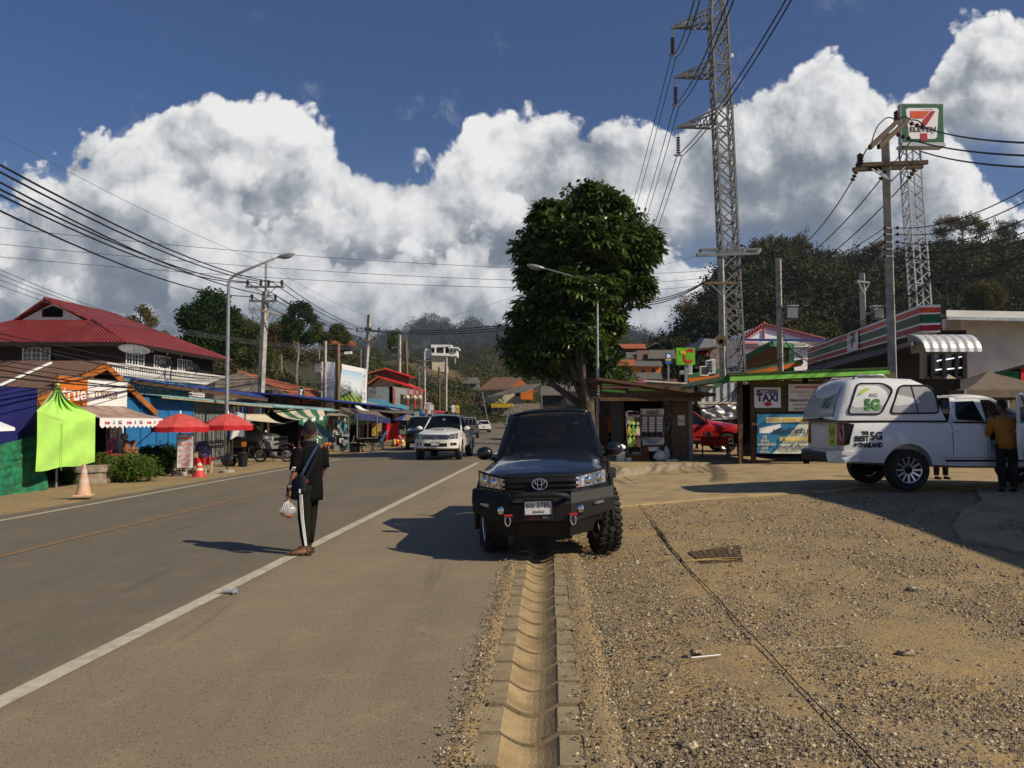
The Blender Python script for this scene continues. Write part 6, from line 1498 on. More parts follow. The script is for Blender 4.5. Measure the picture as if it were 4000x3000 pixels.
pic=part('picture',b, lambda m:m.prism([fpt(q0+.7,-17.53,zb+.75),fpt(q1-1.6,-17.53,zb+.75), fpt(q1-1.6,-17.53,zt-.35),fpt(q0+.7,-17.53,zt-.45)],(.02,0,0), m_scene))
for i,ch in enumerate('ชาไทยดี'[:6]):lettering(b, ch,.5, m_inknavy,face(fpt(q1-.9,-17.53,zt-.6-.5*i),RD,off=.02),bold=.02)
part('tree_print',b,lambda m:[m.ball(fpt(q0+1.2+.2*i,-17.5,zb+1.2+.5*i),(.02, .5,.5),m_leafdark,10,6)for i in range(6)])
part('green_band',b,lambda m:fbx(m, q0+.2, q1+.6, -17.5, -17.3, 1.2,1.85,M('band_green',(.02,.22,.08),.5)));gbn=[c for c in b.children if c.name.startswith('green_band')][0]
lettering(gbn, 'ไร่ชา',.5,m_cleanwhite,face(fpt(q0+4,-17.3,1.5),RD,off=.02),fit=3,bold=.02);part('leg',b, lambda m:[fbx(m,s,s+.3,-18.2,-17.9,0,2,m_steel)for s in(q0+1,q1-1)])
g=empty('palm_tuft',fpt(66,-16.8,2),0,'yellow green palm fronds in front of the billboard', 'plant')
part('frond',g,lambda m:[m.tube([fpt(66.5+.3*i,-16.8,1.3),fpt(66+.5*i, -16.6, 2.1),fpt(65+.9*i,-16.4,1.9)],[.05, .09,.01],m_bamboo,4)for i in range(7)])
b=empty('red_roof_building', fpt(80,-19,0),0,'grey building with two tier bright red roof and pink columns','building')
D=78
part('side_wall',b,lambda m:m.prism([at(1435,1640,D),at(1435,1508,D),at(1535, 1508,D),at(1535,1640,D)],(0,.4,0), m_grey))
part('front_wall',b,lambda m:m.prism([at(1535,1640,D),at(1535,1510,D), at(1650,1528, 97),at(1650,1650,97)],(-.4, 0,0),m_grey))
def rr(m):
 m.poly([at(1478,1471,D-1),at(1660, 1527,98),at(1600,1500,104), at(1430,1484, D+6)], m_brightred)
 m.poly([at(1503,1439,D-1),at(1622, 1475,96),at(1560,1470,104), at(1478,1462, D+6)], m_brightred)
 m.poly([at(1503,1439,D-1),at(1478, 1462,D+6),at(1420,1462,D+7),at(1436,1458, D-1)], m_orangeroof);m.poly([at(1478,1471,D-1),at(1430, 1484,D+6),at(1400,1500,D+2),at(1436,1500, D-1)], m_orangeroof)
part('roof',b, rr,solid=.15);part('gable', b,lambda m:(m.poly([at(1436,1508,D),at(1436,1492,D),at(1478,1474,D),at(1535, 1493,D),at(1535,1508,D)],m_woodbrown),m.poly([at(1478,1472,D+.5),at(1478,1448,D+.5),at(1505,1444, D+.5), at(1600,1478, 97),at(1600,1494,97)],m_woodbrown)),solid=.1)
for px, DD in((1536,78.3),(1591,86.5),(1619,90.5),(1641, 94)):part('column',b,lambda m:m.bar(at(px,1640,DD),at(px,1515, DD),.35,.35,m_redfade))
part('window', b,lambda m:[m.prism([at(x0, 1610,d0),at(x0,1540, d0),at(x1,1543,d1),at(x1,1610,d1)],(.1,0, 0),m_glassblk)for x0,d0,x1, d1 in((1560,82,1588, 86),(1596,87, 1616,90),(1623,91,1638,93.5))])
part('lantern',b,lambda m:[m.ball(at(x,1553,d),.28,m_stripewhite,8,6)for x,d in((1591,85.5),(1619, 89.5), (1640, 93))])
b=empty('low_roof',at(1500,1600,70),0,'blue and tan low metal roofs below the grey wall','roof')
part('blue_sheet',b,lambda m:m.poly([at(1436,1558,74),at(1520,1565,80),at(1600,1592, 84),at(1590,1602,80),at(1436,1570, 70)],m_teal), solid=.1);part('tan_sheet', b,lambda m:m.poly([at(1434, 1568,69),at(1560,1602,78),at(1560, 1620,70),at(1434,1592,62)], m_zinc),solid=.1);part('wall',b,lambda m:m.prism([at(1436,1650,72),at(1436,1572,72),at(1590,1600, 84),at(1590,1660,84)],(-.3, .3,0), m_dark))
D=166
b=empty('archway',at(1930,1640,D),0,'brown entrance archway with a sign board at the bend of the road','arch')
def arch(m):
 o=[at(1845,1640,D),at(1845, 1585,D),at(1866,1570,D),at(1912,1568,D),at(1912, 1640,D)]
 pts=[at(1914, 1645,D),at(1866,1640,D)if False else at(1914,1640,D)]
 out=[at(1866, 1644,D),at(1866,1570,D),at(1914,1570,D),at(1914, 1644,D)]+[at(1910,1644,D)]+[at(1890+20*math.cos(a),1606-24*math.sin(a),D)for a in[math.pi*k/12 for k in range(13)]]+[at(1870, 1644,D)]
 m.prism(out,(0,1.2,0),m_orangewood)
part('arch',b, arch);part('board',b,lambda m:m.prism([at(1845,1588,D-.5),at(1853,1571,D-.5),at(1866,1567, D-.5), at(1866,1588, D-.5)],(0,.4, 0),m_brown));part('beam',b, lambda m:m.bar(at(1860,1569,D),at(1916,1569,D),1.2,.5,m_brown))
lettering([c for c in b.children if c.name.startswith('board')][0],'เมือง',.6,m_cleanwhite, face(at(1856, 1579,D-.55),(1,0,0), off=.05),fit=.8)
D=150
b=empty('brown_roof_house',at(1980, 1600,D),0,'cream and orange house with brown tiled roof above the archway','house')
part('wall',b, lambda m:(m.prism([at(1888, 1575,D),at(1888,1520,D),at(2000,1520,D),at(2000, 1575,D)],(0,6,0),m_cream),m.prism([at(2000,1575, D),at(2000,1518,D),at(2032, 1484,D),at(2056,1505,D),at(2056,1575,D)], (0,6,0),m_cream)))
part('gable',b,lambda m:m.prism([at(2000,1514,D-.1),at(2034,1482,D-.1),at(2056,1502, D-.1), at(2056,1514, D-.1)],(0,.08,0),m_orange))
part('roof',b, lambda m:m.prism([at(1868,1526,D-2),at(1928,1480,D+3),at(2036, 1478,D+3),at(1996,1522,D-2)],(0,0, .3),m_brownroof))
part('orange_wall',b, lambda m:m.prism([at(2034,1560,D-3),at(2034,1522,D-3),at(2082, 1518,D-3),at(2082,1560,D-3)],(0,3, 0),m_orange))
for x0, x1 in((1892,1902),(1914,1930),(2014,2030)):part('window',b,lambda m:m.prism([at(x0, 1548,D-.1),at(x0,1532,D-.1),at(x1, 1532,D-.1),at(x1,1548,D-.1)],(0,.05,0),m_glassblk))
part('lean_to',b,lambda m:m.prism([at(1905,1552,D-9),at(2040,1508,D-5),at(2110,1502, D-5),at(2060, 1530,D-9)],(0,0,.2), m_greyroof));part('wall_base',b,lambda m:m.prism([at(1918,1625,D-6),at(1918, 1580,D-6),at(2110,1575,D-6),at(2110,1625, D-6)], (0,8,0),m_brick))
part('fence',b,lambda m:[m.bar(at(x,1592,D-9),at(x,1576, D-9),.25,.1,m_yellow)for x in range(1922, 2005,4)])
b=empty('grey_roof_house',at(1835,1520,185),0,'low dark grey roofed house left of the brown roof', 'house')
part('roof',b, lambda m:m.prism([at(1798,1498,184),at(1806,1482,188),at(1868, 1480,188),at(1876,1502,184)],(0,0, .4),m_greyroof));part('wall',b,lambda m:m.prism([at(1800,1525, 186),at(1800, 1498,186),at(1872,1500,186),at(1872,1525, 186)], (0,3,0),m_grey))
D=215
b=empty('hill_house', at(1720,1430, D),0,'modern white flat roofed house on stilts high on the hillside', 'house')
def pr(m,pts,mat,dep=8,DD=D):m.prism([at(x,y,DD)for x,y in pts],(0,dep,0),mat)
part('lower_wall',b,lambda m:pr(m,[(1688,1452),(1686,1384),(1742,1386),(1742, 1452)],m_cream,8,D-.5));part('wall',b,lambda m:(pr(m,[(1686,1386),(1686,1362),(1782,1362), (1782, 1391), (1740, 1390)],m_dark,6,D+3),pr(m,[(1754,1391),(1754,1358),(1784,1358),(1784, 1391)],m_cleanwhite),pr(m,[(1660,1400),(1660,1362),(1686,1362),(1686, 1404)],m_whitewall,8,D+2)))
part('roof',b, lambda m:(pr(m,[(1684,1358),(1684, 1346), (1764, 1347), (1764, 1352)],m_cleanwhite, 9,D-1),pr(m,[(1750,1360),(1750,1356),(1791,1356),(1791, 1361)],m_cleanwhite, 9,D-1)));part('balcony',b,lambda m:pr(m,[(1686,1388),(1686,1378),(1756,1380),(1756, 1391)],m_cleanwhite, .6,D-1.5))
for x,a_,c_,d_,mt in((1701,1380,1358,-1,m_cleanwhite),(1736,1380,1358, -1,m_cleanwhite),(1752,1420,1390,2,m_concrete),(1778,1420,1390,2,m_concrete)):part('column',b,lambda m:m.bar(at(x,a_,D+d_),at(x,c_,D+d_),.45,.45,mt))
for x0, x1 in((1703,1712),(1714,1728),(1758,1766),(1776, 1782)):part('window',b,lambda m:pr(m,[(x0,1376), (x0,1366),(x1,1366), (x1,1376)],m_glassblk,.3,D-.3 if x0>1740 else D+2.8))
b=empty('hill_hut',at(1350,1375,150),0,'dark hut with orange roof edge on the hilltop left of the poles', 'house')
part('roof',b, lambda m:m.prism([at(1270,1346,150),at(1290,1340,154),at(1372, 1340,154),at(1392,1350,150)],(0,0, .5),m_orangeroof));part('wall',b,lambda m:(m.prism([at(1275,1372,152),at(1275,1348, 152),at(1370, 1350,152),at(1370,1372,152)],(0,3, 0),m_darkwood),m.prism([at(1345,1384,149),at(1345,1374, 149),at(1372, 1372,149),at(1372,1382,149)],(0,1, 0),m_cleanwhite)))
# ---------- hills and their woods
m_hill, t_,b_=newmat('hill_soil');ps=t_.n('ShaderNodeNewGeometry').outputs['Position']
t_.link(t_.mix(t_.mapr(t_.noise(ps, .03,5, .6),.45,.6),(.026,.030,.013),(.11, .072,.034)),b_.inputs[0]);b_.inputs['Roughness'].default_value=1
class Hill:
 """surface between a foot line and a crest line, both given as (bearing, height, distance)"""
 def __init__(s,crest,d0,back=1.6,bulge=.85,rough=1.0,drop=24):
  s.c=sorted((a,b+drop,c)for a,b,c in crest);s.d0,s.back,s.bulge,s.rough=d0,back,bulge,rough
 def crest(s,px):
  c=s.c;px=min(max(px,c[0][0]),c[-1][0])
  for a,b in zip(c,c[1:]):
   if px<=b[0]:k=(px-a[0])/(b[0]-a[0]);return[p+(q-p)*k for p,q in zip(a[1:], b[1:])]
 def p(s,px,v):
  py,D=s.crest(px);zt=zat(py,D);d0=s.d0(px)if callable(s.d0)else s.d0
  if v<=1:d=d0+(D-d0)*v;z=-1+(zt+1)*v**s.bulge
  else:d=D*(1+(s.back-1)*(v-1));z=zt*(1-(v-1)**1.5)
  x=(px-2000)/3000*d
  return Vector((x,d, z+s.rough*zt*.05*noise.fractal(Vector((x*.03,d*.03,1)), 1,2,4)*min(1, v*3)))
 def build(s,name,nu=90,nv=26,mat=None):
  a,b=s.c[0][0],s.c[-1][0];m=MB();m.grid(lambda u,v:s.p(a+(b-a)*u,v*1.9),nu,nv,mat or m_hill)
  return tag(m.build(name,smooth=True),None,None, kind='structure')
def wood(name, hill,n,px0,px1,v0,v1,size,mat,label,tm=TUFTF,flat=.8,dens=None,grow=1.0):
 P,Sz=[],[]
 while len(P)<n:
  px,v=random.uniform(px0,px1),v0+(v1-v0)*random.random()**.8
  if dens and not dens(px,v):continue
  q=hill.p(px, v);r_=size*random.uniform(.6,1.35)
  for k in range(3):P.append(q+Vector((random.uniform(-1,1)*r_*.9,random.uniform(-1, 1)*r_*.9,r_*(.35+.55*k*random.random()*grow))));Sz.append(r_*random.uniform(.7,1.1))
 P=np.array([tuple(q)for q in P]);N=len(P);Sz=np.array(Sz)
 return tag(scatter_mesh(name,np.array(tm[0])*(1, 1,flat),tm[1],rots(N,.9)*Sz[:,None,None], P,mat),label, 'wood',kind='stuff')
m_hillfar=M('karst_rock',(.045,.05, .045), 1,var=.3,scale=.02)
hk=Hill([(1250,1330,1100),(1480,1318,1200),(1560, 1300,1250),(1610,1268,1300),(1660, 1248,1300),(1705,1243,1300),(1750, 1256,1300),(1782,1284,1280),(1810, 1262,1280),(1850,1254,1280),(1880, 1278,1250),(1960,1280,1200),(2060, 1290,1150),(2200,1310,1100),(2500, 1300,1000),(2700,1345,900)],600,1.3,.8,drop=10)
hk.build('far_hill',120,20,m_hillfar)
m_leafkarst=M_leaf('karst_wood_leaf',(.022,.030,.020),(.06,.068,.04),scale=.03)
wood('forest', hk,3600,1270, 2690,.25,1.0, 6.5,m_leafkarst,'hazy woods covering the far karst peaks',flat=.9)
h2=Hill([(1000,1400,420),(1250,1345,430),(1500,1335,460),(1700, 1335,480),(1900,1325,480),(2100,1330,460),(2300, 1318,420),(2420,1300,400),(2560,1312,380),(2760, 1370,360)],230,1.4,.8,drop=52)
h2.build('middle_hill')
wood('forest', h2,3600,1010, 2750,.08,.99, 3.0,m_leaffar,'dry brown green woods on the middle ridge')
hl=Hill([(-1300,1350, 260),(-300,1340,230),(200,1330,210),(500, 1310,190),(640,1300, 170),(760,1270,150), (900,1240,140),(1040,1260,135),(1180,1320,140),(1290,1365,155),(1420, 1352,175),(1560,1358,195),(1700,1385,230),(1850, 1400,260),(2000,1420,270),(2200,1450,250)],lambda px:84+.02*max(0,px),1.5,.95,drop=48)
hl.build('left_hill')
clear=lambda px,v:not(1080<px<1300 and.45<v<.80)and not(1455<px<1640 and.75<v<.97)and not(1620<px<1800 and.55<v<.95)
wood('forest', hl,2900,-500, 2150,.03,.97, 1.7,m_leafmid,'mixed green scrub and trees on the left hillside',dens=clear)
wood('forest', hl,1300,300,2150,.05,.95,1.4,m_leafdry,'dry yellowish bushes among the left hillside scrub',dens=clear)
hr=Hill([(2520,1420,150),(2600,1352,160),(2680,1270,170),(2740, 1190,175),(2800,1100,180),(2860,1050,185),(2940, 1010,190),(3060,985, 195),(3200,990,200), (3340, 1000,205),(3460,1010,205),(3560,960,200), (3660, 925,200),(3780,920,200),(3900,925, 190),(4050,960,180), (4400, 980,180),(5200,1100, 180)], lambda px:95, 1.5,.72,1.6)
hr.build('right_hill',110,30)
clr=lambda px, v:not(3600<px<4300 and.22<v<.36)or random.random()<.12
wood('forest', hr,5200,2530, 4300,.04,.98, 2.0,m_leafshade,'dense dark woods covering the steep right hill',dens=clr)
wood('forest', hr,1100,2900, 4300,.3,.99,1.7,m_leafdry,'dry brownish tree crowns near the top of the right hill',dens=clr)
def hilltree(hill,px, v,h,r, label, blobs, n=420, size=1.0,leaf=None,bark=None,tt=.8):
 p=hill.p(px,v);return tree('hill_tree',p, h,r,blobs,label,n,size,leaf or m_leafmid, bark or m_barkpale,'trees on the hillsides',trunk_top=tt,gaps=.4,gs=.35)
def treeat(px, py0,py1,D,w,label,n=420,size=1.0,leaf=None,tiers=((0,.82,1),(-.35,.66,.7),(.4,.62,.75)),bark=None,kz=.16,name='hill_tree',group='trees on the hillsides'):
 """tree whose foot bears (px, py0), top py1, crown width w pixels"""
 b=at(px,py0,D);h=zat(py1,D)-b.z;R_=w/6000*D
 bl=[(R_*dx,R_*dx*.6, z,R_*k*.62,R_*k*.62, h*kz*k)for dx,z,k in tiers]
 return tree(name,b,h,max(.12,h*.018),bl,label,n, size,leaf or m_leafmid,bark or m_barkpale,group, trunk_top=.86,gaps=.47,gs=.8)
treeat(815,1500,1145, 92,215,'tall dense dark tree behind the red roof beside the lamp post',1500, .85,m_leafdark,((0,.88,.8), (-.45, .70,.75),(.45,.72,.8),(0,.60,1),(-.3,.48, .8),(.4,.5,.7)))
treeat(545,1330,1195, 88,110,'sparse feathery tree above the red roof ridge', 170,.55,m_leafdry,((0,.8,1),(-.5,.5,.7),(.5,.55, .7)))
treeat(1160,1500,1186,96,130,'tall slim tree with layered crown right of the utility pole', 560,.62,m_leafdark,((.1,.92,.9),(-.5,.80, .6),(.6,.82,.5),(-.4,.62,.7),(.5,.58,.8), (0,.72,.5)),kz=.07)
treeat(1098,1450,1262,104,150,'brownish crowned tree with a bare trunk left of the slim tree',520, .7,m_leafdry, kz=.14)
treeat(1245,1400,1270,110,90,'small rounded tree on the skyline left of the hut',360,.62,m_leafmid)
treeat(1320,1400,1280,112,95,'rounded tree on the skyline above the hut',360, .62,m_leafmid,((0,.85,1),(.45,.7,.7)))
treeat(1540,1372,1304,170,46,'bright green round tree beyond the hilltop clearing',420,.9,m_leafhi,((0,.62,1.3), (0,.4, 1.1)), kz=.28)
treeat(960,1500,1240, 110,160,'dark bushy tree right of the lamp post',800,.8,m_leafmid,((0,.8,1), (-.4,.62,.9), (.4,.55,.9),(0,.45,1.1)))
treeat(3390,1500,1180,110,230,'dark broad tree behind the sign tower on the right hill',800,.9,m_leafshade,((0,.8,1),(-.5,.62, .9),(.5,.6,.9),(0,.5,1.1)))
treeat(3200,1500,1250,105,260,'green lit tree above the striped fascia',800,.85,m_leafmid,((0,.75, 1),(-.5,.6,.9),(.5,.6,.9)))
treeat(3850,1210,1095,108,190,'olive bamboo clump on the bare slope at the right',900,.62,m_bamboo,((0,.62,1),(-.45,.5, .8),(.45,.5,.8),(0,.35,1.2)),kz=.3)
treeat(2640,1440,1330,120,150,'grey green tree at the foot of the dark hill', 420,.8,m_leaffar)
for px, py,hh, lb in((2985,1005,70, 'bare branched tree at the crest above the lattice pylon'),(3060,1000,66,'thin crowned tree on the crest right of the bare one'),(3130,990, 62,'leafless tree on the hill crest between the two pole wires'),(3420,1015, 60,'sparse tree on the crest left of the concrete pole'),(3690,930,75,'tall sparse tree on the crest right of the sign tower'),(3760,925,70,'wide bare crowned tree on the highest crest'),(3830,925,64,'second bare crowned tree along the highest crest'),(3930, 940,72,'slanting bare tree near the right edge of the crest'), (2700, 1290,110,'pale leafless tree on the shoulder of the dark hill')):
 D=150 if px==2700 else 188;b0=at(px,py+34,D);h=(hh+22)/3000*D
 root=empty('bare_tree',b0,0,lb,'tree','bare trees on the right hill');m=MB();m.tube([b0-Vector((0,0,2)), b0+Vector((0, 0,h*.5)),b0+Vector((.3,0,h))],[.22,.15,.04],m_twig,5)
 tips=[]
 for i in range(13):
  k=random.uniform(.3,.95);a=random.uniform(0,6.3);L=h*random.uniform(.25,.5);s_=b0+Vector((0,0,h*k));e_=s_+Vector((math.cos(a)*L,math.sin(a)*L,L*.7));m.tube([s_,s_.lerp(e_,.5)+Vector((0,0, L*.1)),e_],[.09,.06, .02],m_twig,4);tips.append(e_)
  for j in range(3):f_=s_.lerp(e_,.6)+Vector((random.uniform(-1,1),random.uniform(-1,1),random.uniform(.2,1)))*L*.4;m.tube([s_.lerp(e_,.55), f_],[.04,.015],m_twig,3);tips.append(f_)
 m.build('trunk',root);P=np.array([tuple(q-b0+Vector((random.gauss(0,.5),random.gauss(0,.5),random.gauss(0,.4))))for q in tips for _ in range(3)]);scatter_mesh('crown', TUFT[0],TUFT[1],rots(len(P),3,(.5, 1.0)), P,m_leafdry,root)
D=33
bb=at(2292,1640,D);bb.z=gz(bb.x,D)
def tb(px,py,rx_,ry_, dy=0):c=at(px,py,D+dy);return((c.x,c.y,c.z),(rx_/3000*D,rx_/3000*D*.85,ry_/3000*D))
BL=[tb(2290,800,130,80),tb(2180,870,120,90,-.6),tb(2400, 860,130,90,.5),tb(2080,950, 95,80),tb(2300,950,190,110, -.5),tb(2490, 960,95,110),tb(2120, 1060,120,90), tb(2400,1090, 150,110,.4),tb(2260, 1130,150,90,-1.2),tb(2480,1140,75, 70),tb(2130,1190,110,80,-.8),tb(2060,1270,90,70),tb(2230,1280, 150,90,-1),tb(2340,1240,110,100,.3),tb(2020,1340,85,60),tb(2150,1360, 120,75,-.6),tb(2300, 1350,110,75,.2),tb(2060,1410,80,45),tb(2190,1440,100,45,.4),tb(2330,1450,60, 55)]
b=empty('street_tree',bb,0,'tall leafy tree with dark whorled leaves behind the black pickup','tree')
mt=trunk_mb(bb-Vector((0,0,.2)),at(2292,1330,D),.46,m_bark,[Vector(c)for c,_ in BL[:15]],12,.015);f1=at(2290,1520,D);mt.tube([f1,at(2250,1470,D-.3),at(2215,1400, D-.5)],[.2,.15,.08], m_bark,8);mt.build('trunk', b,smooth=True)
P=in_blobs(BL, 4300,.70,.53, 1.0);O=np.array(tuple(bb))
scatter_mesh('crown', WHORL[0],WHORL[1],rots(len(P),.8,(.30,.50)),P-O, m_leafpine,b)
P=in_blobs([((c[0],c[1],c[2]),tuple(q*.66 for q in r_))for c,r_ in BL],1300,.2);scatter_mesh('inner_crown',TUFT[0],TUFT[1],rots(len(P),3,(.35,.7)), P-O,m_leafpine,b)
P=in_blobs([tb(2420,1420,40, 50),tb(2440,1480,38, 45),tb(2390,1460,45, 60)],90,.4);scatter_mesh('low_sprig',WHORL[0],WHORL[1], rots(len(P),1.2,(.2, .32)), P-O,m_leafhi, b)
# ---------- stalls, shops and signs on the right
D=25;FL=.375
def K(px,py,d=0):return at(px,py,D+d)
def up(px,z,d=0):return Vector((xat(px,D+d),D+d,z))
b=empty('drinks_kiosk',up(2570,FL), 0,'brown timber drinks kiosk with striped fascia under a sloping roof','kiosk')
part('wall',b, lambda m:(m.prism([up(2445, FL),up(2590,FL),up(2590,.93),up(2445,.93)],(0,.06,0),m_orangewood),m.span(up(2432,FL)+Vector((0,2.6,0)), up(2700,2.5)+Vector((0,2.66,0)),m_darkwood),m.span(up(2427,FL),up(2433,2.5)+Vector((0,2.6, 0)),m_darkwood),m.span(up(2698,FL),up(2704,2.5)+Vector((0,2.6, 0)),m_darkwood),m.span(up(2590,FL),up(2618,2.45)+Vector((0,.06,0)),m_woodbrown),m.span(up(2432,2.28),up(2704,2.5)+Vector((0,.08,0)), m_woodbrown)))
part('counter',b,lambda m:m.span(up(2440,.92,-.12),up(2592,.97, .35),m_wood));part('post',b,lambda m:[m.span(up(x,FL,-.05),up(x+8,2.4,0),m_woodbrown)for x in(2428,2586)])
part('orange_beam',b, lambda m:m.span(up(2444,2.27,-.06),up(2696,2.33, -.02), m_orangewood))
part('roof',b, lambda m:(m.prism([at(2332, 1484,23.6),at(2797,1548,23.6),at(2797,1548,23.6)+Vector((.3,5, .1)),at(2332, 1484,23.6)+Vector((.3,5,.1))],(0,0,.09),m_woodbrown)))
fs_=part('fascia',b,lambda m:(m.prism([at(2345,1556,23.9),at(2345,1490,23.9), at(2752,1545, 23.9), at(2752,1556, 23.9)],(0,.04,0),m_woodbrown),m.span(at(2345,1566,23.8),at(2740,1552, 23.8)+Vector((0,.05, 0)),m_woodbrown)))
for pts,mt in((((2351,1506), (2351, 1498), (2425, 1506)),m_green),(((2351,1516),(2351,1507.5),(2490,1512),(2510, 1516)),m_pink),(((2351,1528),(2351,1519), (2443, 1526), (2443, 1535)),m_green),(((2458,1526),(2458,1518),(2500, 1518), (2570, 1526)),m_green)):
 part('stripe_board', fs_,lambda m:m.prism([at(x, y,23.86)for x,y in pts],(0, .03,0),mt))
part('louvre', b,lambda m:[m.bar(at(2338,y,23.7), at(2338,y,23.7)+Vector((.2, 3.5,.05)),.12,.03,m_woodbrown)for y in(1492,1502,1512,1522,1532,1543, 1553)])
m_doorbrown=M('brown_door',(.13,.085,.045),.6,var=.2,scale=6,dirt=(.2, .15,.1))
d_=part('door',b,lambda m:(m.span(up(2621, FL+.02,-.03), up(2689,2.26, .02),m_doorbrown),[m.span(up(x,z,-.05),up(x+26,z+h,-.028),m_doorbrown)for x in(2626,2657)for z,h in((.5, .35),(.95,.62),(1.68,.45))]),bev=.008)
part('door_frame',b,lambda m:m.span(up(2690,FL,-.06),up(2703,2.3,.03), m_grey));part('paper',d_,lambda m:m.span(at(2648,1662,24.93),at(2674, 1622,24.94),m_cleanwhite));part('handle', d_,lambda m:m.ball(up(2625, 1.28,-.06),.03,m_chrome,8,6))
lettering(d_,'ปิด จ-ศ',.12,m_ink,face(at(2661,1644,24.92),(1,0, 0)),fit=.17,bold=.006)
m_pat=M('patterned_cloth',(.10,.10, .10),.9,var=.9,scale=9)
tag(part('hanging_cloth',None,lambda m:m.grid(lambda u,v:at(2594+27*u+4*math.sin(v*5),1566+135*v,24.85-.03*math.sin(u*9+v*4)), 8,12,m_pat),smooth=True),'grey patterned cloth hanging beside the kiosk door','cloth')
p_=part('menu_poster',None,lambda m:m.grid(lambda u,v:at(2502+92*u,1597+(143-4*u)*v, 24.75-.02*math.sin(u*6+v*3)),10,10,m_cleanwhite),smooth=True);tag(p_, 'white menu poster with Thai heading and rows of drink prices on the kiosk front','poster')
lettering(p_,'เมนูแนะนำ',.2, m_ink, face(at(2549, 1610,24.72),(1,0,0)),fit=.42,bold=.01)
m_mauve=M('poster_mauve',(.30,.20,.22),.6)
part('band',p_,lambda m:m.span(at(2504,1710,24.715),at(2593,1620,24.72),m_mauve))
part('price_box',p_,lambda m:[m.span(at(2506+30*i,1636+10*j,24.70),at(2528+30*i,1629+10*j,24.71),m_cleanwhite)for i in range(3)for j in range(6)])
part('cup',p_, lambda m:[m.span(at(2529+30*i,1636+10*j,24.70),at(2533+30*i,1628+10*j,24.71),m_ink)for i in range(3)for j in range(6)]+[m.lathe([(.055,0),(.085,0),(.085, .01),(.055,.01)],m_ink,16,at(2515+21*i,1697,24.70),Matrix.Rotation(math.pi/2,4,'X'))for i in range(4)])
for k,tx in enumerate(('น้ำแข็งเปล่า ชามะนาว','ชาไทยเย็น โกโก้ กาแฟ','แดงโซดา')):lettering(p_,tx,.07,m_ink,face(at(2549,1716+7*k,24.70),(1,0,0)),fit=.6-.15*k,bold=.003)
g=empty('menu_stand', at(2478,1806, 24.2), 0,'black upright menu banner of coloured drink cups on a metal stand','sign')
bn=part('banner',g,lambda m:m.grid(lambda u,v:at(2439+57*u+13*v,1603+176*v,24.2),4,6,m_black),solid=.02)
part('border', bn,lambda m:[m.bar(at(*a,24.18),at(*c,24.18),.008,.008, m_stripewhite)for a, c in(((2443,1607),(2493,1607)),((2443,1607),(2455,1776)),((2493,1607),(2505, 1776)),((2455,1776), (2505, 1776)))])
lettering(bn,'C',.34, m_cleanwhite, face(at(2458, 1620,24.17),(1,0,0)),bold=.005);lettering(bn,'ชา',.16,m_brightred,face(at(2466,1623,24.16),(1,0,0)),bold=.01);lettering(bn,'สวอน',.12,m_cleanwhite,face(at(2483, 1625,24.16),(1,0,0)),bold=.004);lettering(bn,'อร่อยได้ทุกวัน', .07,m_cleanwhite,face(at(2486,1769,24.16),(1,0,0)),fit=.26)
m_cup=[M('cup_%s'%n,c,.5,var=.1)for n,c in(('cream',(.45,.45,.42)),('lime',(.45,.55, .05)), ('cocoa',(.12,.06,.05)),('mango',(.6,.38, .04)), ('mint',(.15, .5,.12)),('pale',(.6,.58,.3)),('melon',(.45,.6,.2)),('apple',(.3,.55, .03)), ('rose',(.55, .15,.22)))]
for j in range(3):
 for i in range(3):
  x,y=2455+16*i+3*j,1642+43*j
  part('drink',bn,lambda m:(m.lathe([(.05, -.13), (.065, .06),(.05,.08),(.035,.14),(0,.2)], m_cup[j*3+i], 10,at(x,y,24.17),Matrix.Diagonal((1,.12,1,1))),m.ball(at(x+4,y+13,24.16),(.05,.015, .05),m_cup[(j*3+i+4)%9],8,6)))
part('leg',g,lambda m:[m.bar(at(2507,1600, 24.25),at(2508,1812, 24.25),.03,.03,m_rust),m.bar(at(2470,1815,24.0), at(2512,1813, 23.9), .03,.03,m_rust),m.bar(at(2508,1790,24.25),at(2525,1812, 24.1), .02,.02,m_rust),m.bar(at(2508,1790,24.25),at(2500,1816, 23.8), .02,.02,m_rust)])
def bucket(px, py,D,r_,h,mat,mat2,name,label):
 c=at(px,py,D);c.z=FL;g=empty(name, c,0,label,'bucket')
 part('body',g,lambda m:(m.lathe([(r_*.85, 0),(r_*.95,h*.72),(0,h*.72)],mat,20,c),m.lathe([(r_*.96,h*.72),(r_,h),(r_*1.08,h),(r_*1.08,h*.9), (r_*.9,h*.95),(0,h*.9)],mat2,20,c)),ang=40)
bucket(2553,1808,24.4,.16,.42,m_black,m_cleanwhite,'paint_bucket','black and white paint bucket below the menu poster')
bucket(2425,1814,24.0,.15,.30,m_bagwhite,m_cleanwhite,'plastic_bucket','white bucket stuffed with rubbish left of the menu stand');bucket(2456,1812,24.0,.11,.10, m_bagwhite,m_cleanwhite,'plastic_tub','shallow white tub between the white bucket and the menu stand')
FLb=GL;GL=FL
bagm(2579,1806,24.1,(.20,.18,.19),m_bagwhite,'rubbish_bag','bulging white rubbish bag at the foot of the kiosk');bagm(2425,1780,24.0, (.16,.14,.1), m_cleanwhite, 'carrier_bag','crumpled white carrier bag on top of the rubbish bucket').location.z+=.26
bagm(2603,1775,24.5,(.11,.1, .26),M('clear_bag',(.5,.52, .52),.2,var=.3,scale=14),'clear_bag','tall clear plastic bag leaning on the kiosk door');GL=FLb
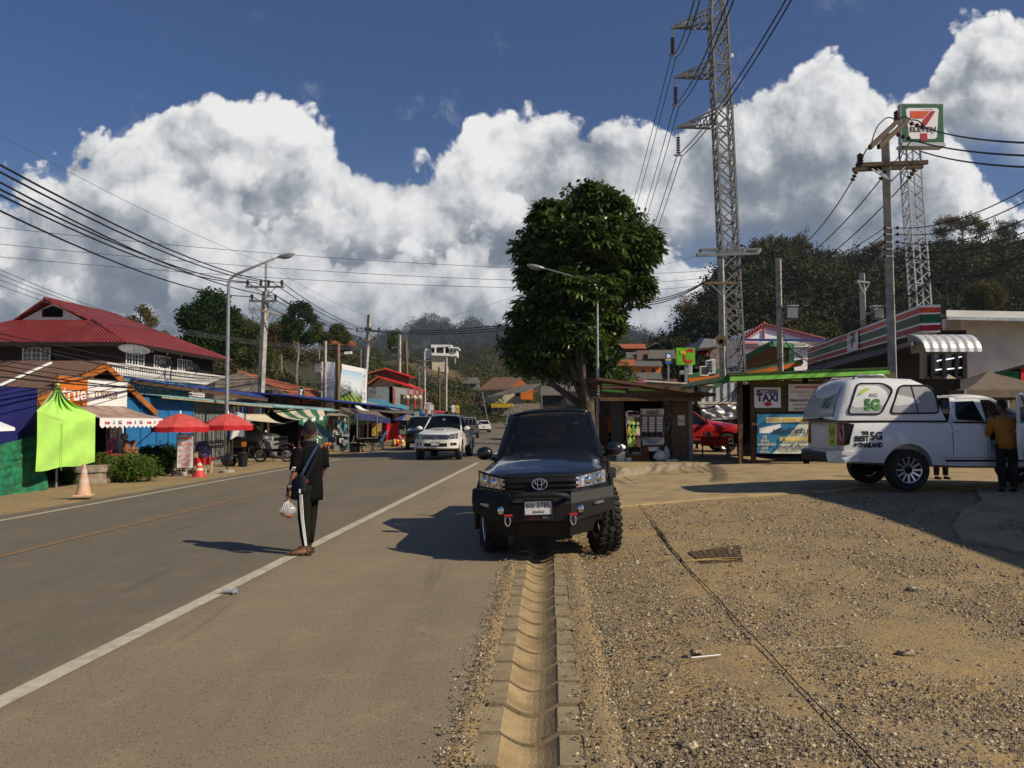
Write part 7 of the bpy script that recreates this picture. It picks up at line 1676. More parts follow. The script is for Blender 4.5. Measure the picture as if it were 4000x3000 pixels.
tag(part('white_shoe',None,lambda m:m.ball(at(2612,1801, 24.2), (.17,.06,.06),m_cleanwhite, 12,8), smooth=True), 'white shoe lying nearest the kiosk rubbish bag','shoe','shoes by the kiosk door');tag(part('white_shoe',None,lambda m:m.ball(at(2634,1800, 24.25),(.15,.07,.06),m_cleanwhite, 12,8), smooth=True), 'white shoe at the right below the kiosk door','shoe','shoes by the kiosk door')
b=empty('food_stall', at(2385,1790, 29),0, 'dim food stall with a bright orange panel behind the street tree','stall')
part('panel',b,lambda m:m.span(at(2374,1690,29),at(2426, 1628,29)+Vector((0,.05,0)), M('orange_panel',(.50,.085, .02),.6)));part('frame',b,lambda m:(m.span(at(2340,1790,29.1), at(2376,1618, 29.1)+Vector((0,.1,0)),m_woodbrown),m.span(at(2340,1626,28.9), at(2432,1612, 28.9)+Vector((0,.1,0)),m_woodbrown),m.span(at(2340,1800,29.3), at(2440,1690, 29.3)+Vector((0,.05, 0)),m_dark),m.prism([at(2330,1556, 26.5), at(2440,1556, 26.5), at(2440,1552, 31),at(2330,1552,31)],(0,0, .06),m_zinc)))
b=empty('market_hall',at(2700,1800, 34),0, 'ribbed white metal market wall above the red pickup','building')
part('wall',b, lambda m:m.span(at(2515,1572,34),at(2905, 1496,34)+Vector((0,.08,0)), m_zincx));part('roof',b,lambda m:m.prism([at(2512,1490, 33.6), at(2795,1508, 33.6), at(2795,1508, 40),at(2512,1490,40)],(0,0, .07),m_cream));part('beam', b,lambda m:m.span(at(2515,1578,33.9),at(2905,1570,33.9)+Vector((0,.1, 0)),m_cream))
part('back_wall',b,lambda m:m.span(at(2300,1830,41),at(3600,1560,41)+Vector((0,.1,0)),m_dark));part('post',b,lambda m:[m.bar((xat(x,33.9),33.9,.35),(xat(x,33.9), 33.9,3.1),.1, .1,m_dark)for x in(2520,2720,2890)])
tag(part('silver_tarpaulin', None,lambda m:m.grid(lambda u,v:at(2728+146*u+20*v*(1-u),1581+(60-4*u)*v,33.4-.25*noise.noise(Vector((u*5,v*4,3)))),22,12,M('silver_sheet', (.42,.43,.45),.35,.3,var=.15,scale=5)),smooth=True),'crumpled silver tarpaulin hung above the red pickup','tarpaulin')
tag(part('silver_curtain',None,lambda m:m.grid(lambda u, v:at(2876+18*u,1580+55*v,30-.05*math.sin(u*9)),8,6,m_steel),smooth=True),'narrow silver mesh curtain beside the taxi shelter post','curtain')
D=23
b=empty('taxi_shelter',up(3080,.36),0,'olive plank shelter with bright green roof edge and motorbike taxi sign', 'shelter')
part('wall',b, lambda m:[m.span(up(2952,z+.012,0),up(3500,z+.24,.06),m_olive)for z in[1.62+.245*i for i in range(6)]]);part('frame',b,lambda m:(m.span(up(2952,1.50),up(3500,1.62)+Vector((0, .07,0)),m_olive),[m.span(up(x,.3,-.02),up(x+12,2.95,.1),m_dark if x>2960 else m_woodbrown)for x in(2884, 2934,3140,3400)],m.span(up(2884,.36,4),up(3500,2.9,4.1),m_dark),m.span(up(3480,.36, .1),up(3500,2.9,4.0),m_dark)))
fa_=[at(2851,1470,22.2),at(3476,1444,22.2),at(3476,1461, 22.2), at(2851,1489, 22.2)]
part('fascia', b,lambda m:(m.prism(fa_,(0, .05,0),m_green),m.prism([at(2787,1500,22.3),at(2851,1470,22.3),at(2851,1489, 22.3), at(2800,1516, 22.3)],(0,.05,0),m_stripegreen)))
m_dkgreenroof=M('dark_green_roof',(.05,.11,.03),.6)
part('roof',b, lambda m:(m.prism([fa_[0],fa_[1],fa_[1]+Vector((0,5,.02)),fa_[0]+Vector((0,5,.02))],(0,0,.05),m_dkgreenroof),m.prism([at(2787,1500,22.3),fa_[0],fa_[0]+Vector((0,5,.02)),at(2787,1500,22.3)+Vector((0,5,.02))],(0,0,.05),m_dkgreenroof)))
part('roof_ripple',b, lambda m:[m.tube([fa_[0].lerp(fa_[1],i/60)+Vector((0,-.03,.05)),fa_[0].lerp(fa_[1], i/60)+Vector((0,.3,.07))],.035,m_dkgreenroof,6)for i in range(61)])
g=empty('taxi_sign',at(2998, 1553,22.9),0, 'white square sign reading MOTORBIKE TAXI with a red arrow','sign')
pn=part('panel',g,lambda m:m.span(at(2947, 1593,22.93),at(3050, 1513,22.93)+Vector((0,.03,0)),m_cleanwhite),bev=.02)
m_signnavy=M('sign_navy',(.035,.03, .16),.6)
lettering(pn,'MOTORBIKE',.17,m_signnavy,face(at(2998,1530,22.92),(1,0, 0)),fit=.64,bold=.014);lettering(pn,'TAXI',.31,m_signnavy,face(at(2998,1555, 22.92),(1,0,0)),fit=.64,bold=.034)
part('arrow',pn,lambda m:m.prism([at(x,y,22.91)for x,y in((2990,1570), (3010, 1570), (3010, 1577), (3021, 1577), (3000, 1588), (2979, 1577), (2990, 1577))],(0,.01,0),m_signred))
def vinyl(px0, px1,py0,py1,D,mat,label,lines,name='vinyl_banner'):
 g=tag(part(name,None,lambda m:m.grid(lambda u,v:at(px0+(px1-px0)*u,py0+(py1-py0)*v, D-.02*math.sin(u*7+v*2)),20,10,mat),smooth=True),label, 'banner')
 for tx,x,y,w_,h_,mt, bd in lines:lettering(g,tx, h_/3000*D*.95,mt,face(at(x, y,D-.035),(1, 0,0)), fit=w_/3000*D,bold=bd)
 return g
m_fade=M('faded_pink_ink',(.52,.42, .38),.6)
vinyl(3080,3242,1500, 1606,22.9,M('vinyl_white',(.70,.68,.64),.5,var=.06),'white vinyl notice with Thai writing under the green roof edge',(('ขอความกรุณา',3160,1512,110,15,m_signred, .012), ('อย่าจอดกีดขวางทาง เข้า-ออก',3160,1532,146,11,m_fade,.004),('ตลอดแนวนี้',3160,1546,74,11, m_fade,.004), ('เชิญจอดรถด้านใน หลังตลาด',3160,1564,146,13,m_ink,.008),('ขอบคุณทุกท่านที่ให้ความร่วมมือ',3160,1581,126,9,m_ink,.003),('ด้วยปรารถนาดีจาก ตลาดสด', 3160,1597,116,9,m_ink,.003)),'notice')
m_elec, t_,bs=newmat('electric_banner');ps=t_.n('ShaderNodeSeparateXYZ',{0:t_.n('ShaderNodeNewGeometry').outputs['Position']})
e_=t_.m('ADD', ps.outputs[0],t_.m('MULTIPLY',ps.outputs[2],-.9));t_.link(t_.mix(t_.mapr(e_, 7.1,7.15),(.02,.17,.33),t_.mix(t_.mapr(e_,8.0,8.4),(.62,.66,.56),(.66,.60,.18))),bs.inputs[0]);bs.inputs['Roughness'].default_value=.45
g=vinyl(2957,3260,1618,1772, 22.8,m_elec,'yellow and blue electrical goods banner with Thai writing on the shelter',(('เครื่องใช้ไฟฟ้า ทุกชนิด',3120,1684, 196,24,m_inknavy,.02),('สดและผ่อน',3128,1714,165,24,m_yellow,.02),('ถูกและดี บริการส่งถึงบ้าน',3132,1746,200,19,m_inknavy,.014),('หจก ภูริภัทร อิเล็คทริค',3112, 1639,206,15,m_yellow,.012)))
for k,tx in enumerate(('-ทีวี','-ตู้เย็น', '-เครื่องซักผ้า','-แอร์','-พัดลม')):lettering(g, tx,.11,m_stripewhite,face(at(2986+(8 if k==2 else 0),1708+14*k,22.76),(1,0,0)),bold=.006)
part('white_blot',g,lambda m:(m.prism([at(2966,1692,22.77),at(2966,1672,22.77),at(3048,1657,22.77),at(3052,1668, 22.77),at(3004,1692, 22.77)],(0,.01,0),m_cleanwhite),m.prism([at(2992,1652,22.775), at(2992,1630, 22.775),at(3230,1628,22.775),at(3230,1646,22.775)],(0,.008,0), m_stripewhite)))
b=empty('table',up(2790,.37, 4),0,'low table with dark red cloth and small jars in the shaded passage','table');D=27
part('top',b,lambda m:m.span(at(2738,1712, 26.6), at(2846,1704, 27.4), m_red));part('tablecloth',b,lambda m:m.grid(lambda u,v:at(2738+108*u, 1710+32*v,26.6-.02*math.sin(u*20)),20,3,m_red))
for x,d in((2742,26.7),(2842,26.7), (2742, 27.3), (2842, 27.3)):part('leg',b, lambda m:m.bar((xat(x,d),d, .37),(xat(x,d),d,1.05),.04, .04,m_black))
for i,(x,mt)in enumerate(((2750,m_cleanwhite),(2766,m_brown),(2772,m_cleanwhite),(2812,m_signred))):
 tag(part('jar',None, lambda m:m.lathe([(.05,0),(.055,.12),(.03,.16),(0,.17)],mt,10, (xat(x,27),27,1.09))),('white jar at the left end of the dim table','brown jar second from the left on the dim table', 'white jar right beside the brown jar','red jar nearer the seated woman')[i],'jar', 'jars on the dim table')
m_7r,m_7g,m_7o=M('stripe_red',(.36, .012,.02),.5),M('stripe_green',(.012,.10, .05),.5),M('stripe_orange', (.62,.07,.02),.5)
b=empty('convenience_store', at(3600,1500, 34),0, 'corner shop with red white and green striped fascia and number seven logo', 'shop')
A0,A1=at(3154, 1361,58),at(3594,1192,33);B0,B1=at(3154,1423,58),at(3594,1300, 33);C1=at(3674,1190, 32.6)
def band(m,P0, P1,Q0, Q1,n):
 for k0,k1,mt in((0,.09,m_cleanwhite),(.09,.28,m_7o),(.28,.34,m_cleanwhite),(.34,.66,m_7g), (.66,.73,m_cleanwhite),(.73,.94,m_7r),(.94,1,m_cleanwhite)):
  m.prism([P0.lerp(Q0,k0),P1.lerp(Q1,k0),P1.lerp(Q1,k1), P0.lerp(Q0,k1)],n,mt)
part('fascia', b,lambda m:band(m,A0,A1,B0, B1,(.5,.25,0)));part('corner_fascia',b,lambda m:band(m, A1+Vector((.02,-.02, 0)),C1,B1+Vector((.02,-.02, 0)),at(3674,1297,32.6),(.05,.5,0)))
dx=(A1-A0).normalized();lg=part('logo_panel',b,lambda m:m.prism([A0.lerp(A1,k).lerp(B0.lerp(B1,k), q)+Vector((-.06,-.02,0))for k,q in((.50,.02),(.60,.02), (.60,.98),(.50,.98))],(-.02,-.01,0),m_cleanwhite))
cm=A0.lerp(A1, .55).lerp(B0.lerp(B1,.55),.5);lettering(lg,'7',1.1,m_7r,face(cm+Vector((-.1, -.05,0)),dx,(0,0,1)),fit=1.0,bold=.08);lettering(lg,'ELEVEN',.3,m_ink,face(cm+Vector((-.14,-.08,0)),dx,(0,0,1)),fit=1.3,bold=.02)
part('wall',b, lambda m:(m.prism([at(3154, 1470,58.4),at(3154,1420,58.4),at(3592,1296,33.5),at(3592,1500, 33.5)],(.3,.2,0),m_darkwood),m.span(at(3592,1520,34.6), at(3775,1290, 34.6)+Vector((0,.2,0)),m_darkwood)))
part('lower_roof',b,lambda m:m.prism([at(3140,1462,52),at(3560, 1352,31),at(3575,1340,33),at(3160, 1440,56)],(0, 0,.12),m_greyroof));part('frame_leg',b,lambda m:[m.bar(at(x,1450,d),at(x,1420,d),.1,.1,m_steel)for x,d in((3168,57),(3208,54),(3270, 50))])
def cawn(u,v):
 a=math.pi/2*v;return at(3580+214*u-20*(1-v)*(1-u),1305, 32.2)+Vector((0,-1.1*math.sin(a)+.4,-.85*(1-math.cos(a))*.95))
m_zincx2=M_ribbed('white_ribbed_metal',(.50,.52,.54),(1, 0,0),.36,.45, .2,.016,(.3,.28,.25),.3)
part('curved_awning', b,lambda m:(m.grid(cawn,26, 8,m_zincx2),m.poly([cawn(0, k/6)for k in range(7)]+[cawn(0,1)+Vector((0,1.1, 0))],m_steel)),smooth=False,solid=.03)
m_tube=M('fluorescent_tube', (.9,.95,1),.5,var=0, emit=1.1)
part('shop_window',b, lambda m:m.span(at(3600,1470,33.9),at(3760,1385, 33.9)+Vector((0,.03, 0)),m_glassblk));part('mullion',b, lambda m:[m.bar(at(x,1480,33.8),at(x,1380,33.8), .14,.1,m_black)for x in(3598,3640, 3686,3735,3765)])
part('strip_light',b, lambda m:[m.bar(at(x0,y0,33.85),at(x1,y1, 33.85),.05,.05,m_tube)for x0,y0,x1,y1 in((3660,1410,3682,1405),(3692, 1405,3730,1398),(3700,1442, 3756,1436),(3742,1396,3758, 1393), (3655, 1445,3680,1442))])
b=empty('white_hall', at(3900,1500, 37),0, 'plain white hall with flat grey roof slab at the right edge', 'building')
part('wall',b, lambda m:(m.span(at(3775,1530,36.2),at(4900,1245,36.2)+Vector((0,.3,0)),m_whitewall),m.span(at(3700,1530,39),at(3800,1245,39)+Vector((0,.3, 0)),m_whitewall)));part('roof',b,lambda m:m.prism([at(3697,1237,34.4),at(5000,1262, 34.4), at(5000,1262, 44),at(3697,1237,44)],(0,0, .30),m_whitewall));part('gutter',b,lambda m:m.bar(at(3700,1244,34.3), at(5000,1268, 34.3), .12,.12,m_zinc))
g=empty('sign_tower', at(3640,1500, 38),0, 'slender white lattice tower carrying the square number seven shop sign','tower')
D=38;zb,zt=0.3,zat(575,D);cx=xat(3630,D);h_=.36
def truss(m,c0,c1,hw0,hw1,n, rl,rb, mat):
 c0,c1=Vector(c0),Vector(c1);cr=[(-1,-1),(1,-1),(1,1),(-1,1)]
 P=lambda i,k:c0.lerp(c1,k)+Vector((cr[i%4][0],cr[i%4][1],0))*(hw0+(hw1-hw0)*k)
 for i in range(4):m.bar(P(i,0),P(i,1),rl, rl,mat)
 for k in range(n):
  for i in range(4):
   if m is not None:
    m.bar(P(i, k/n),P(i+1,(k+1)/n), rb,rb, mat)
    if rb>.045:m.bar(P(i+1,k/n),P(i,(k+1)/n),rb,rb,mat)
    if k%2==0:m.bar(P(i,k/n),P(i+1, k/n),rb,rb,mat)
part('lattice',g,lambda m:truss(m,(cx,D,zb),(xat(3571,D)+.05,D, zt),h_,h_*.95,26,.07,.042,m_steel))
g=empty('shop_pole_sign',at(3565,575,D),0, 'square green and white number seven shop sign high on the lattice tower','sign')
x0,x1,z0,z1=xat(3486, D)*1.02,xat(3651,D)*1.02,zat(578,D),zat(426,D);Wd,Hd=x1-x0,z1-z0
def sp(u,v,o=0):return Vector((x0+Wd*u,37.3-o,z0+Hd*v))
pn=part('panel',g,lambda m:(m.span(sp(0,0),sp(1,1)+Vector((0,.3,0)),m_steel), m.span(sp(.015,.02,.005),sp(.985,.98,0),m_7g),m.prism([sp(.17, .88,.015),sp(.83,.88,.015), sp(.88,.84,.015),sp(.82,.14,.015), sp(.78,.10,.015),sp(.22,.10,.015), sp(.18,.14,.015),sp(.12,.84,.015)],(0,.01,0),m_cleanwhite)))
part('seven',g,lambda m:(m.prism([sp(.22,.80,.03),sp(.68,.80,.03),sp(.52,.62, .03),sp(.22,.62,.03)],(0,.01,0),m_7o),m.prism([sp(.70,.80,.03),sp(.80,.80,.03),sp(.66,.56, .03),sp(.58,.44,.03),sp(.44,.44,.03),sp(.54,.62, .03)], (0,.01,0),m_7r),m.prism([sp(.44,.24,.03), sp(.60,.24,.03),sp(.60,.05, .03),sp(.44,.05,.03)],(0,.01,0),m_7r)))
lettering(pn,'ELEVEN',.34,m_ink,face(sp(.50,.335, .03),(1,0,0)),fit=Wd*.6,bold=.022);lettering(pn, 'เซเว่นอีเลฟเว่น',.11,m_7r, face(sp(.62,.845,.03),(1,0, 0)),fit=.5);lettering(pn,'®',.2,m_ink,face(sp(.72,.25,.03),(1, 0,0)))
part('base_frame',g,lambda m:m.span(sp(0,-.09,.1),sp(1,-.02,-.5),m_steel))
def tent(px,pyt,pxl,pxr,pye, D,mat, label):
 c=at(px,pyt,D);hw=(pxr-pxl)/6000*D;ze=zat(pye,D);cxm=xat((pxl+pxr)/2, D);g=empty('market_tent',(c.x,D,.35),0,label,'tent');ap=Vector((cxm,D,c.z));cr=[Vector((cxm+a*hw, D+b_*hw,ze))for a,b_ in((-1,-1),(1,-1),(1,1),(-1,1))]
 part('canopy',g,lambda m:[m.grid(lambda u,v,i=i:(lambda q:q+Vector((0,0,-.10*(c.z-ze)*4*v*(1-v)-.06*math.sin(math.pi*u)*v)))(ap.lerp(cr[i].lerp(cr[(i+1)%4],u),v)),8,8, mat)for i in range(4)],smooth=True)
 part('valance',g,lambda m:[m.poly([cr[i], cr[(i+1)%4],cr[(i+1)%4]-Vector((0, 0,.22)),cr[i]-Vector((0,0,.22))],mat)for i in range(4)])
 for q in cr:part('leg',g,lambda m:m.bar(q,(q.x,q.y,.35),.05,.05,m_steel))
tent(3699,1461,3615,3800,1528,28,M('sand_tent',(.34,.28, .21),.7,var=.1),'smaller sandy tent behind the white canopy pickup');tent(3848,1451,3640,4080,1531,24,m_browncanvas,'larger dark brown tent behind the white canopy pickup')
b=empty('market_shed',at(3960,1530, 30),0, 'dark green netted shed at the right edge beyond the tents','building');part('wall',b,lambda m:m.prism([at(3860,1560,31),at(3860,1470,31),at(4200, 1380,31),at(4200,1560,31)], (0,.2, 0),m_dark));part('roof',b,lambda m:m.prism([at(3850,1474,30.5),at(4250,1366, 30.5), at(4250,1366, 35),at(3850,1474,35)],(0,0, .1),m_black));part('net',b, lambda m:m.span(at(3890,1540,30.8),at(3985,1450, 30.85),m_net));part('red_post',b,lambda m:m.span(at(3990,1520, 30.7), at(4060,1435, 30.75),m_red))
b=empty('market_roof_hall',(15,9,.3),0,'open market hall to the right whose roof shades the lot','building');part('roof',b,lambda m:m.span((11.4,4.6,5.0), (22,12.7,5.25),m_zinc));part('post',b,lambda m:[m.span((x,y,.2),(x+.2,y+.2,5),m_steel)for x in(11.6,16,21)for y in(4.8,12.2)]);part('wall', b,lambda m:m.span((12.2,4.9,.2),(22,12.4, 4.9),m_whitewall))
D=68
b=empty('pink_gable_house',at(3050, 1400,D),0,'white house with pink framed gable and red tiled verge behind the pylon','house')
part('wall',b, lambda m:m.prism([at(x,y,D)for x,y in((2900,1480),(2900,1321), (2986, 1266), (3218, 1326), (3218, 1480))],(0,9, 0),m_cleanwhite));part('gable_trim',b,lambda m:[m.bar(at(*a,D-.08),at(*c,D-.08),.1, w_,m_pink)for a,c,w_ in(((2899,1324),(2986,1272),.5),((2986,1272),(3218,1330),.5),((2986,1272),(2986,1322),.22),((2905,1358), (2990, 1358), .3),((2905,1340),(2960,1340),.25))])
part('verge',b,lambda m:[m.ball(at(2899,1321,D-.2).lerp(at(2986,1264,D-.2),i/14),.2, m_redroof,8,6)for i in range(15)]+[m.bar(at(2986,1264,D-.2),at(3220,1324,D-.2),.3,.12,m_redroof)]);part('blue_eave',b, lambda m:m.bar(at(2730,1326,D-.6), at(3235,1330, D-.6), .5,.16,m_bluetarp))
part('grey_stripe',b, lambda m:[m.span(at(2900,y+9,D-.05),at(3150,y,D-.02),m_g2)for y in(1338,1356)])
b=empty('green_eave_house',at(3000, 1440,56),0,'brown ceiling porch roof with green edge in front of the pink gable','house')
part('roof',b, lambda m:m.prism([at(2900,1402,56),at(3012,1344, 53),at(3085,1352,56),at(3085,1425, 60),at(2900,1450,60)],(0,0, .15),m_woodbrown));part('edge',b,lambda m:[m.bar(at(*a, d),at(*c,e),.2,.35,m_stripegreen)for a,d, c,e in(((2900,1404,)[0:2],55.8,(3014,1343),52.8),((3014,1343), 52.8,(3088,1350),55.8),((2890,1458),54,(3135,1412),54))]);part('orange_edge',b,lambda m:m.bar(at(2890,1466,53.8),at(3130,1421,53.8), .1,.3, m_orange));part('post',b,lambda m:m.bar(at(3088, 1470,56),at(3088,1345,56),.4,.4,m_stripegreen));part('wall',b, lambda m:m.span(at(2890,1500,58),at(3090, 1440,58)+Vector((0,.2,0)),m_woodbrown))
b=empty('stone_shop', at(2790,1440, 60),0, 'dark eaved shop with stone patterned wall left of the pylon', 'building');part('roof',b,lambda m:m.prism([at(2728,1362,58),at(2752, 1322,58),at(2822,1328,58),at(2822, 1350,58)],(0, 6,0),m_grey))
m_patwall=M('stone_pattern', (.22,.18,.16),.8,var=.6,scale=3);part('wall',b,lambda m:m.span(at(2775,1490, 60),at(2850,1350,60)+Vector((0,.3, 0)),m_patwall));part('red_roof',b, lambda m:m.prism([at(2710,1352,62),at(2780,1356, 62),at(2780,1392,61),at(2722,1388, 61)],(0,0,.15),m_redroof));part('green_edge',b,lambda m:(m.bar(at(2680,1470, 56),at(2880,1438,56),.1,.35,m_stripegreen),m.bar(at(2690,1487, 55.8), at(2850,1470, 55.8), .1,.35,m_orange),m.span(at(2660,1500,58), at(2790,1440, 58),m_darkwood)))
for i,(px,py,w_,h_,lb)in enumerate(((2753, 1449,30,38,'white air conditioner with dark fan under the loudspeaker'),(2771,1433, 20,54, 'tall air conditioner unit with coloured grille left of the concrete pole'), (2785, 1430,18,56,'tall white condenser box right against the concrete pole'),(2668,1455,18,14,'small white air conditioner below the green sign'),(2697, 1440,14,44,'narrow white cabinet right below the green sign'))):
 D=54;g=empty('air_conditioner',at(px,py+h_/2,D), 0,lb,'air conditioner');part('case',g,lambda m:m.span(at(px-w_/2,py+h_/2,D), at(px+w_/2,py-h_/2,D)+Vector((0,.4,0)),m_white));part('grille',g,lambda m:[m.span(at(px-w_*.38,py-h_*.4+h_*.2*k+h_*.12,D-.03),at(px+w_*.38, py-h_*.4+h_*.2*k,D-.005),m_trim if i<2 else m_g2)for k in range(4)])
D=52
g=empty('green_shop_sign',at(2679,1430,D), 0,'square bright green shop sign with a big red C','sign');pn=part('panel',g,lambda m:m.span(at(2643,1425,D),at(2715,1358,D)+Vector((0,.25, 0)),M('sign_lime',(.16,.48, .03),.4)));part('post',g,lambda m:m.bar(at(2680, 1500,D+.2),at(2680,1424,D+.2),.2,.2,m_steel))
lettering(pn,'C',1.35,m_signred,face(at(2683,1394,D),(1, 0,0),off=.02),fit=.72,bold=.09,shear=.2);lettering(pn,'Big',.33,m_yellow,face(at(2668,1376,D),(1, 0,0),off=.035),bold=.03)
g=empty('blue_shop_sign',at(2611,1422,D),0,'narrow blue and white sign left of the green sign','sign');part('panel',g,lambda m:(m.span(at(2600,1421,D),at(2622,1378,D)+Vector((0,.2,0)),m_bluesheet),m.span(at(2601,1409, D-.02),at(2621,1402, D),m_yellow)));part('emblem',g,lambda m:m.lathe([(.10,0),(.14, 0),(.14,.02), (.10,.02)],m_cleanwhite,14, at(2611,1391, D-.01),Matrix.Rotation(math.pi/2,4,'X')));part('post',g,lambda m:m.bar(at(2611,1500,D+.1), at(2611,1421, D+.1), .1,.1, m_steel))
def house(px0, px1,pyr,pye,pyb,D,roof,wall,label, gable=False,open_=True):
 g=empty('hillside_house',at((px0+px1)/2,pyb,D),0,label, 'house','houses crowded on the slope');w_=px1-px0
 part('wall',g,lambda m:m.span(at(px0+w_*.06,pyb, D),at(px1-w_*.06,pye-2,D)+Vector((0,4,0)),wall))
 if gable:part('roof',g,lambda m:(m.prism([at(px0,pye,D-.6),at((px0+px1)/2,pyr,D-.6),at(px1,pye,D-.6),at(px1-4,pye+1,D-.6),at((px0+px1)/2,pyr+4,D-.6),at(px0+4,pye+1,D-.6)],(0, 6,0),roof)))
 else:part('roof',g,lambda m:m.prism([at(px0,pye, D-.8), at(px1,pye,D-.8),at(px1-w_*.04,pyr,D+3),at(px0+w_*.04,pyr,D+3)],(0,0, .12),roof))
 if pyb-pye>14:part('window',g,lambda m:[m.span(at(px0+w_*k,pyb-(pyb-pye)*.2, D-.04),at(px0+w_*(k+.13),pye+(pyb-pye)*.3,D-.01),m_glassblk)for k in(.25,.62)])
house(2385,2525,1346, 1362,1385,125,m_orangeroof, m_darkwood,'wide orange roofed house highest on the slope right of the street tree');house(2523,2605,1337,1358, 1372,128,m_greyroof, m_darkwood,'dark gable roofed hut at the top of the slope',True)
house(2444,2488,1379, 1400,1410,108,m_greyroof,m_cleanwhite,'small dark roof with white wall left in the crowded row');house(2487,2533,1372, 1408,1414,106,m_brownroof,m_whitewall,'steep brown roof in the middle of the crowded row');house(2530,2640,1370,1402,1420,104,m_greyroof,m_darkwood,'long dark ivy grown roof at the right of the crowded row')
house(2406,2482,1408, 1430,1440,98, m_orangeroof, m_woodbrown,'rusty orange roof left of the orange walled house');house(2478, 2588,1414,1432,1460, 90,m_greyroof,m_orange,'orange walled house with dark window and grey roof');house(2372,2425,1444,1462,1472,84, m_zinc,m_grey,'pale metal roofed shed beside the tree trunk')
house(2385,2590,1460, 1490,1520,72, m_greyroof,m_dark,'long dark corrugated roof above the kiosk');house(2478,2650,1486,1502,1530,62, m_redroof,m_dark,'red tiled roof edge just above the kiosk roof');house(2110,2220,1510,1545,1590, 110,m_greyroof,m_darkwood,'dark wooden house behind the trunk of the street tree');house(2225,2330,1505, 1530,1580,80, m_greyroof,m_grey,'grey shed roof half hidden by the street tree trunk');house(2330,2400,1350,1362,1400, 130,m_brownroof,m_cleanwhite,'white walled house half hidden behind the street tree')
# ---------- poles, lamps, the lattice pylon and all the cables
def upole(px,D,py_top,r0,r1, label, arms=(),pipe=None,lean=0,mat=None, group='concrete utility poles',box=None,zb=None):
 """arms: (py, half length left, half length right, yaw, insulators per side, metal?)"""
 x=xat(px,D);z0=gz(x, D)-.2 if zb is None else zb;zt=zat(py_top,D);g=empty('utility_pole',(x,D,z0),0,label,'utility pole',group);X=lambda z:x+lean*(z-z0)/(zt-z0)
 part('shaft', g,lambda m:m.bar((x, D,z0), (X(zt),D,zt), r0*2,r0*1.8,mat or m_pole,(.5,.87, 0)),bev=.02)
 if pipe:part('pipe', g,lambda m:m.tube([(X(zt),D,zt-1), (X(zt),D,zat(pipe,D))],.07, m_steel))
 for py,a,b_,yaw,n,metal in arms:
  z=zat(py,D);d=Vector((math.cos(yaw),math.sin(yaw),0));c=Vector((X(z),D-r0-.06,z));mt=m_steelmatt if metal else m_wood
  ar=part('crossarm', g,lambda m:(m.bar(c-d*a,c+d*b_,.10,.12,mt),[m.bar(c+d*s*min(.7,a,b_), c+Vector((0,0,-.7)), .04,.04,m_steel)for s in(-1,1)]))
  for k in range(n):
   for s in(-1,1):
    L=(a if s<0 else b_)
    if L<.3:continue
    q=c+d*s*(L-.12-k*.8)+Vector((0, 0,.06));part('insulator',ar,lambda m:m.lathe([(.04,0),(.09,.06),(.06, .1),(.10,.16),(.07,.2),(.10,.26),(.06,.34),(0,.36)],m_insul,8, q))
 if box:
  bx,by,w_,h_=box;c=at(bx,by,D-.3);hw=w_/6000*D;hh=h_/6000*D
  tr=part('transformer',g,lambda m:(m.box(c,(hw*1.6,hw*1.3,hh*2),m_steelmatt),[m.box(c+Vector((-hw*.7+hw*1.4*i/7,-hw*.75,-hh*.1)),(.04,hw*.35,hh*1.5),m_steel)for i in range(8)],m.box(c+Vector((0,0,hh)),(hw*2,hw*1.6,.06),m_steel),m.bar(c+Vector((hw,0,0)),Vector((x,D, c.z)), .08,.1,m_steel)))
  part('bushing',tr,lambda m:[m.lathe([(.05,0),(.08,.1), (.04,.3),(0,.35)],m_insul,8,c+Vector((hw*k,0,hh)))for k in(-.5,0,.5)])
 return g
upole(1012,46, 1139,.16,.15, 'tall concrete utility pole with steel pipe top beside the lamp post',((1123,1.15,1.15,.0, 2,1),(1178,.85,.8,.0,1,1)), 1029,.3)
g=empty('pole_switchgear',at(1000,1215,45.4),0,'cluster of fuse switches and looped wires on the tall pole','switchgear')
part('insulator',g,lambda m:[m.lathe([(.03,0),(.07,.05), (.03,.1),(.07,.15),(.03,.2)],m_tan,8,at(985+13*i,1206+3.2*i,45.5),Matrix.Rotation(1.4,4,'Y'))for i in range(9)]);part('fuse', g,lambda m:[m.bar(at(975+9*i,1205, 45.2), at(980+9*i,1226,45.2),.07,.07,m_steel)for i in range(3)]);part('loop',g,lambda m:[m.tube([at(x0,y0,45.4),at((x0+x1)/2-8,max(y0,y1)+dp,45.4),at(x1, y1,45.4)],.015,m_cable,4)for x0,y0,x1,y1, dp in((975,1160,985, 1200,10),(985,1228,1020,1272,6),(1000,1225,1060, 1225,40),(1030,1275, 1100,1232,4), (1040, 1222,1075,1230,40))])
upole(1410,72, 1229,.17,.15, 'leaning concrete pole with two crossarms beside the billboard',((1296,1.15, 1.15,0,2,1),(1332,.8,.8,0,1,1)),None,.75)
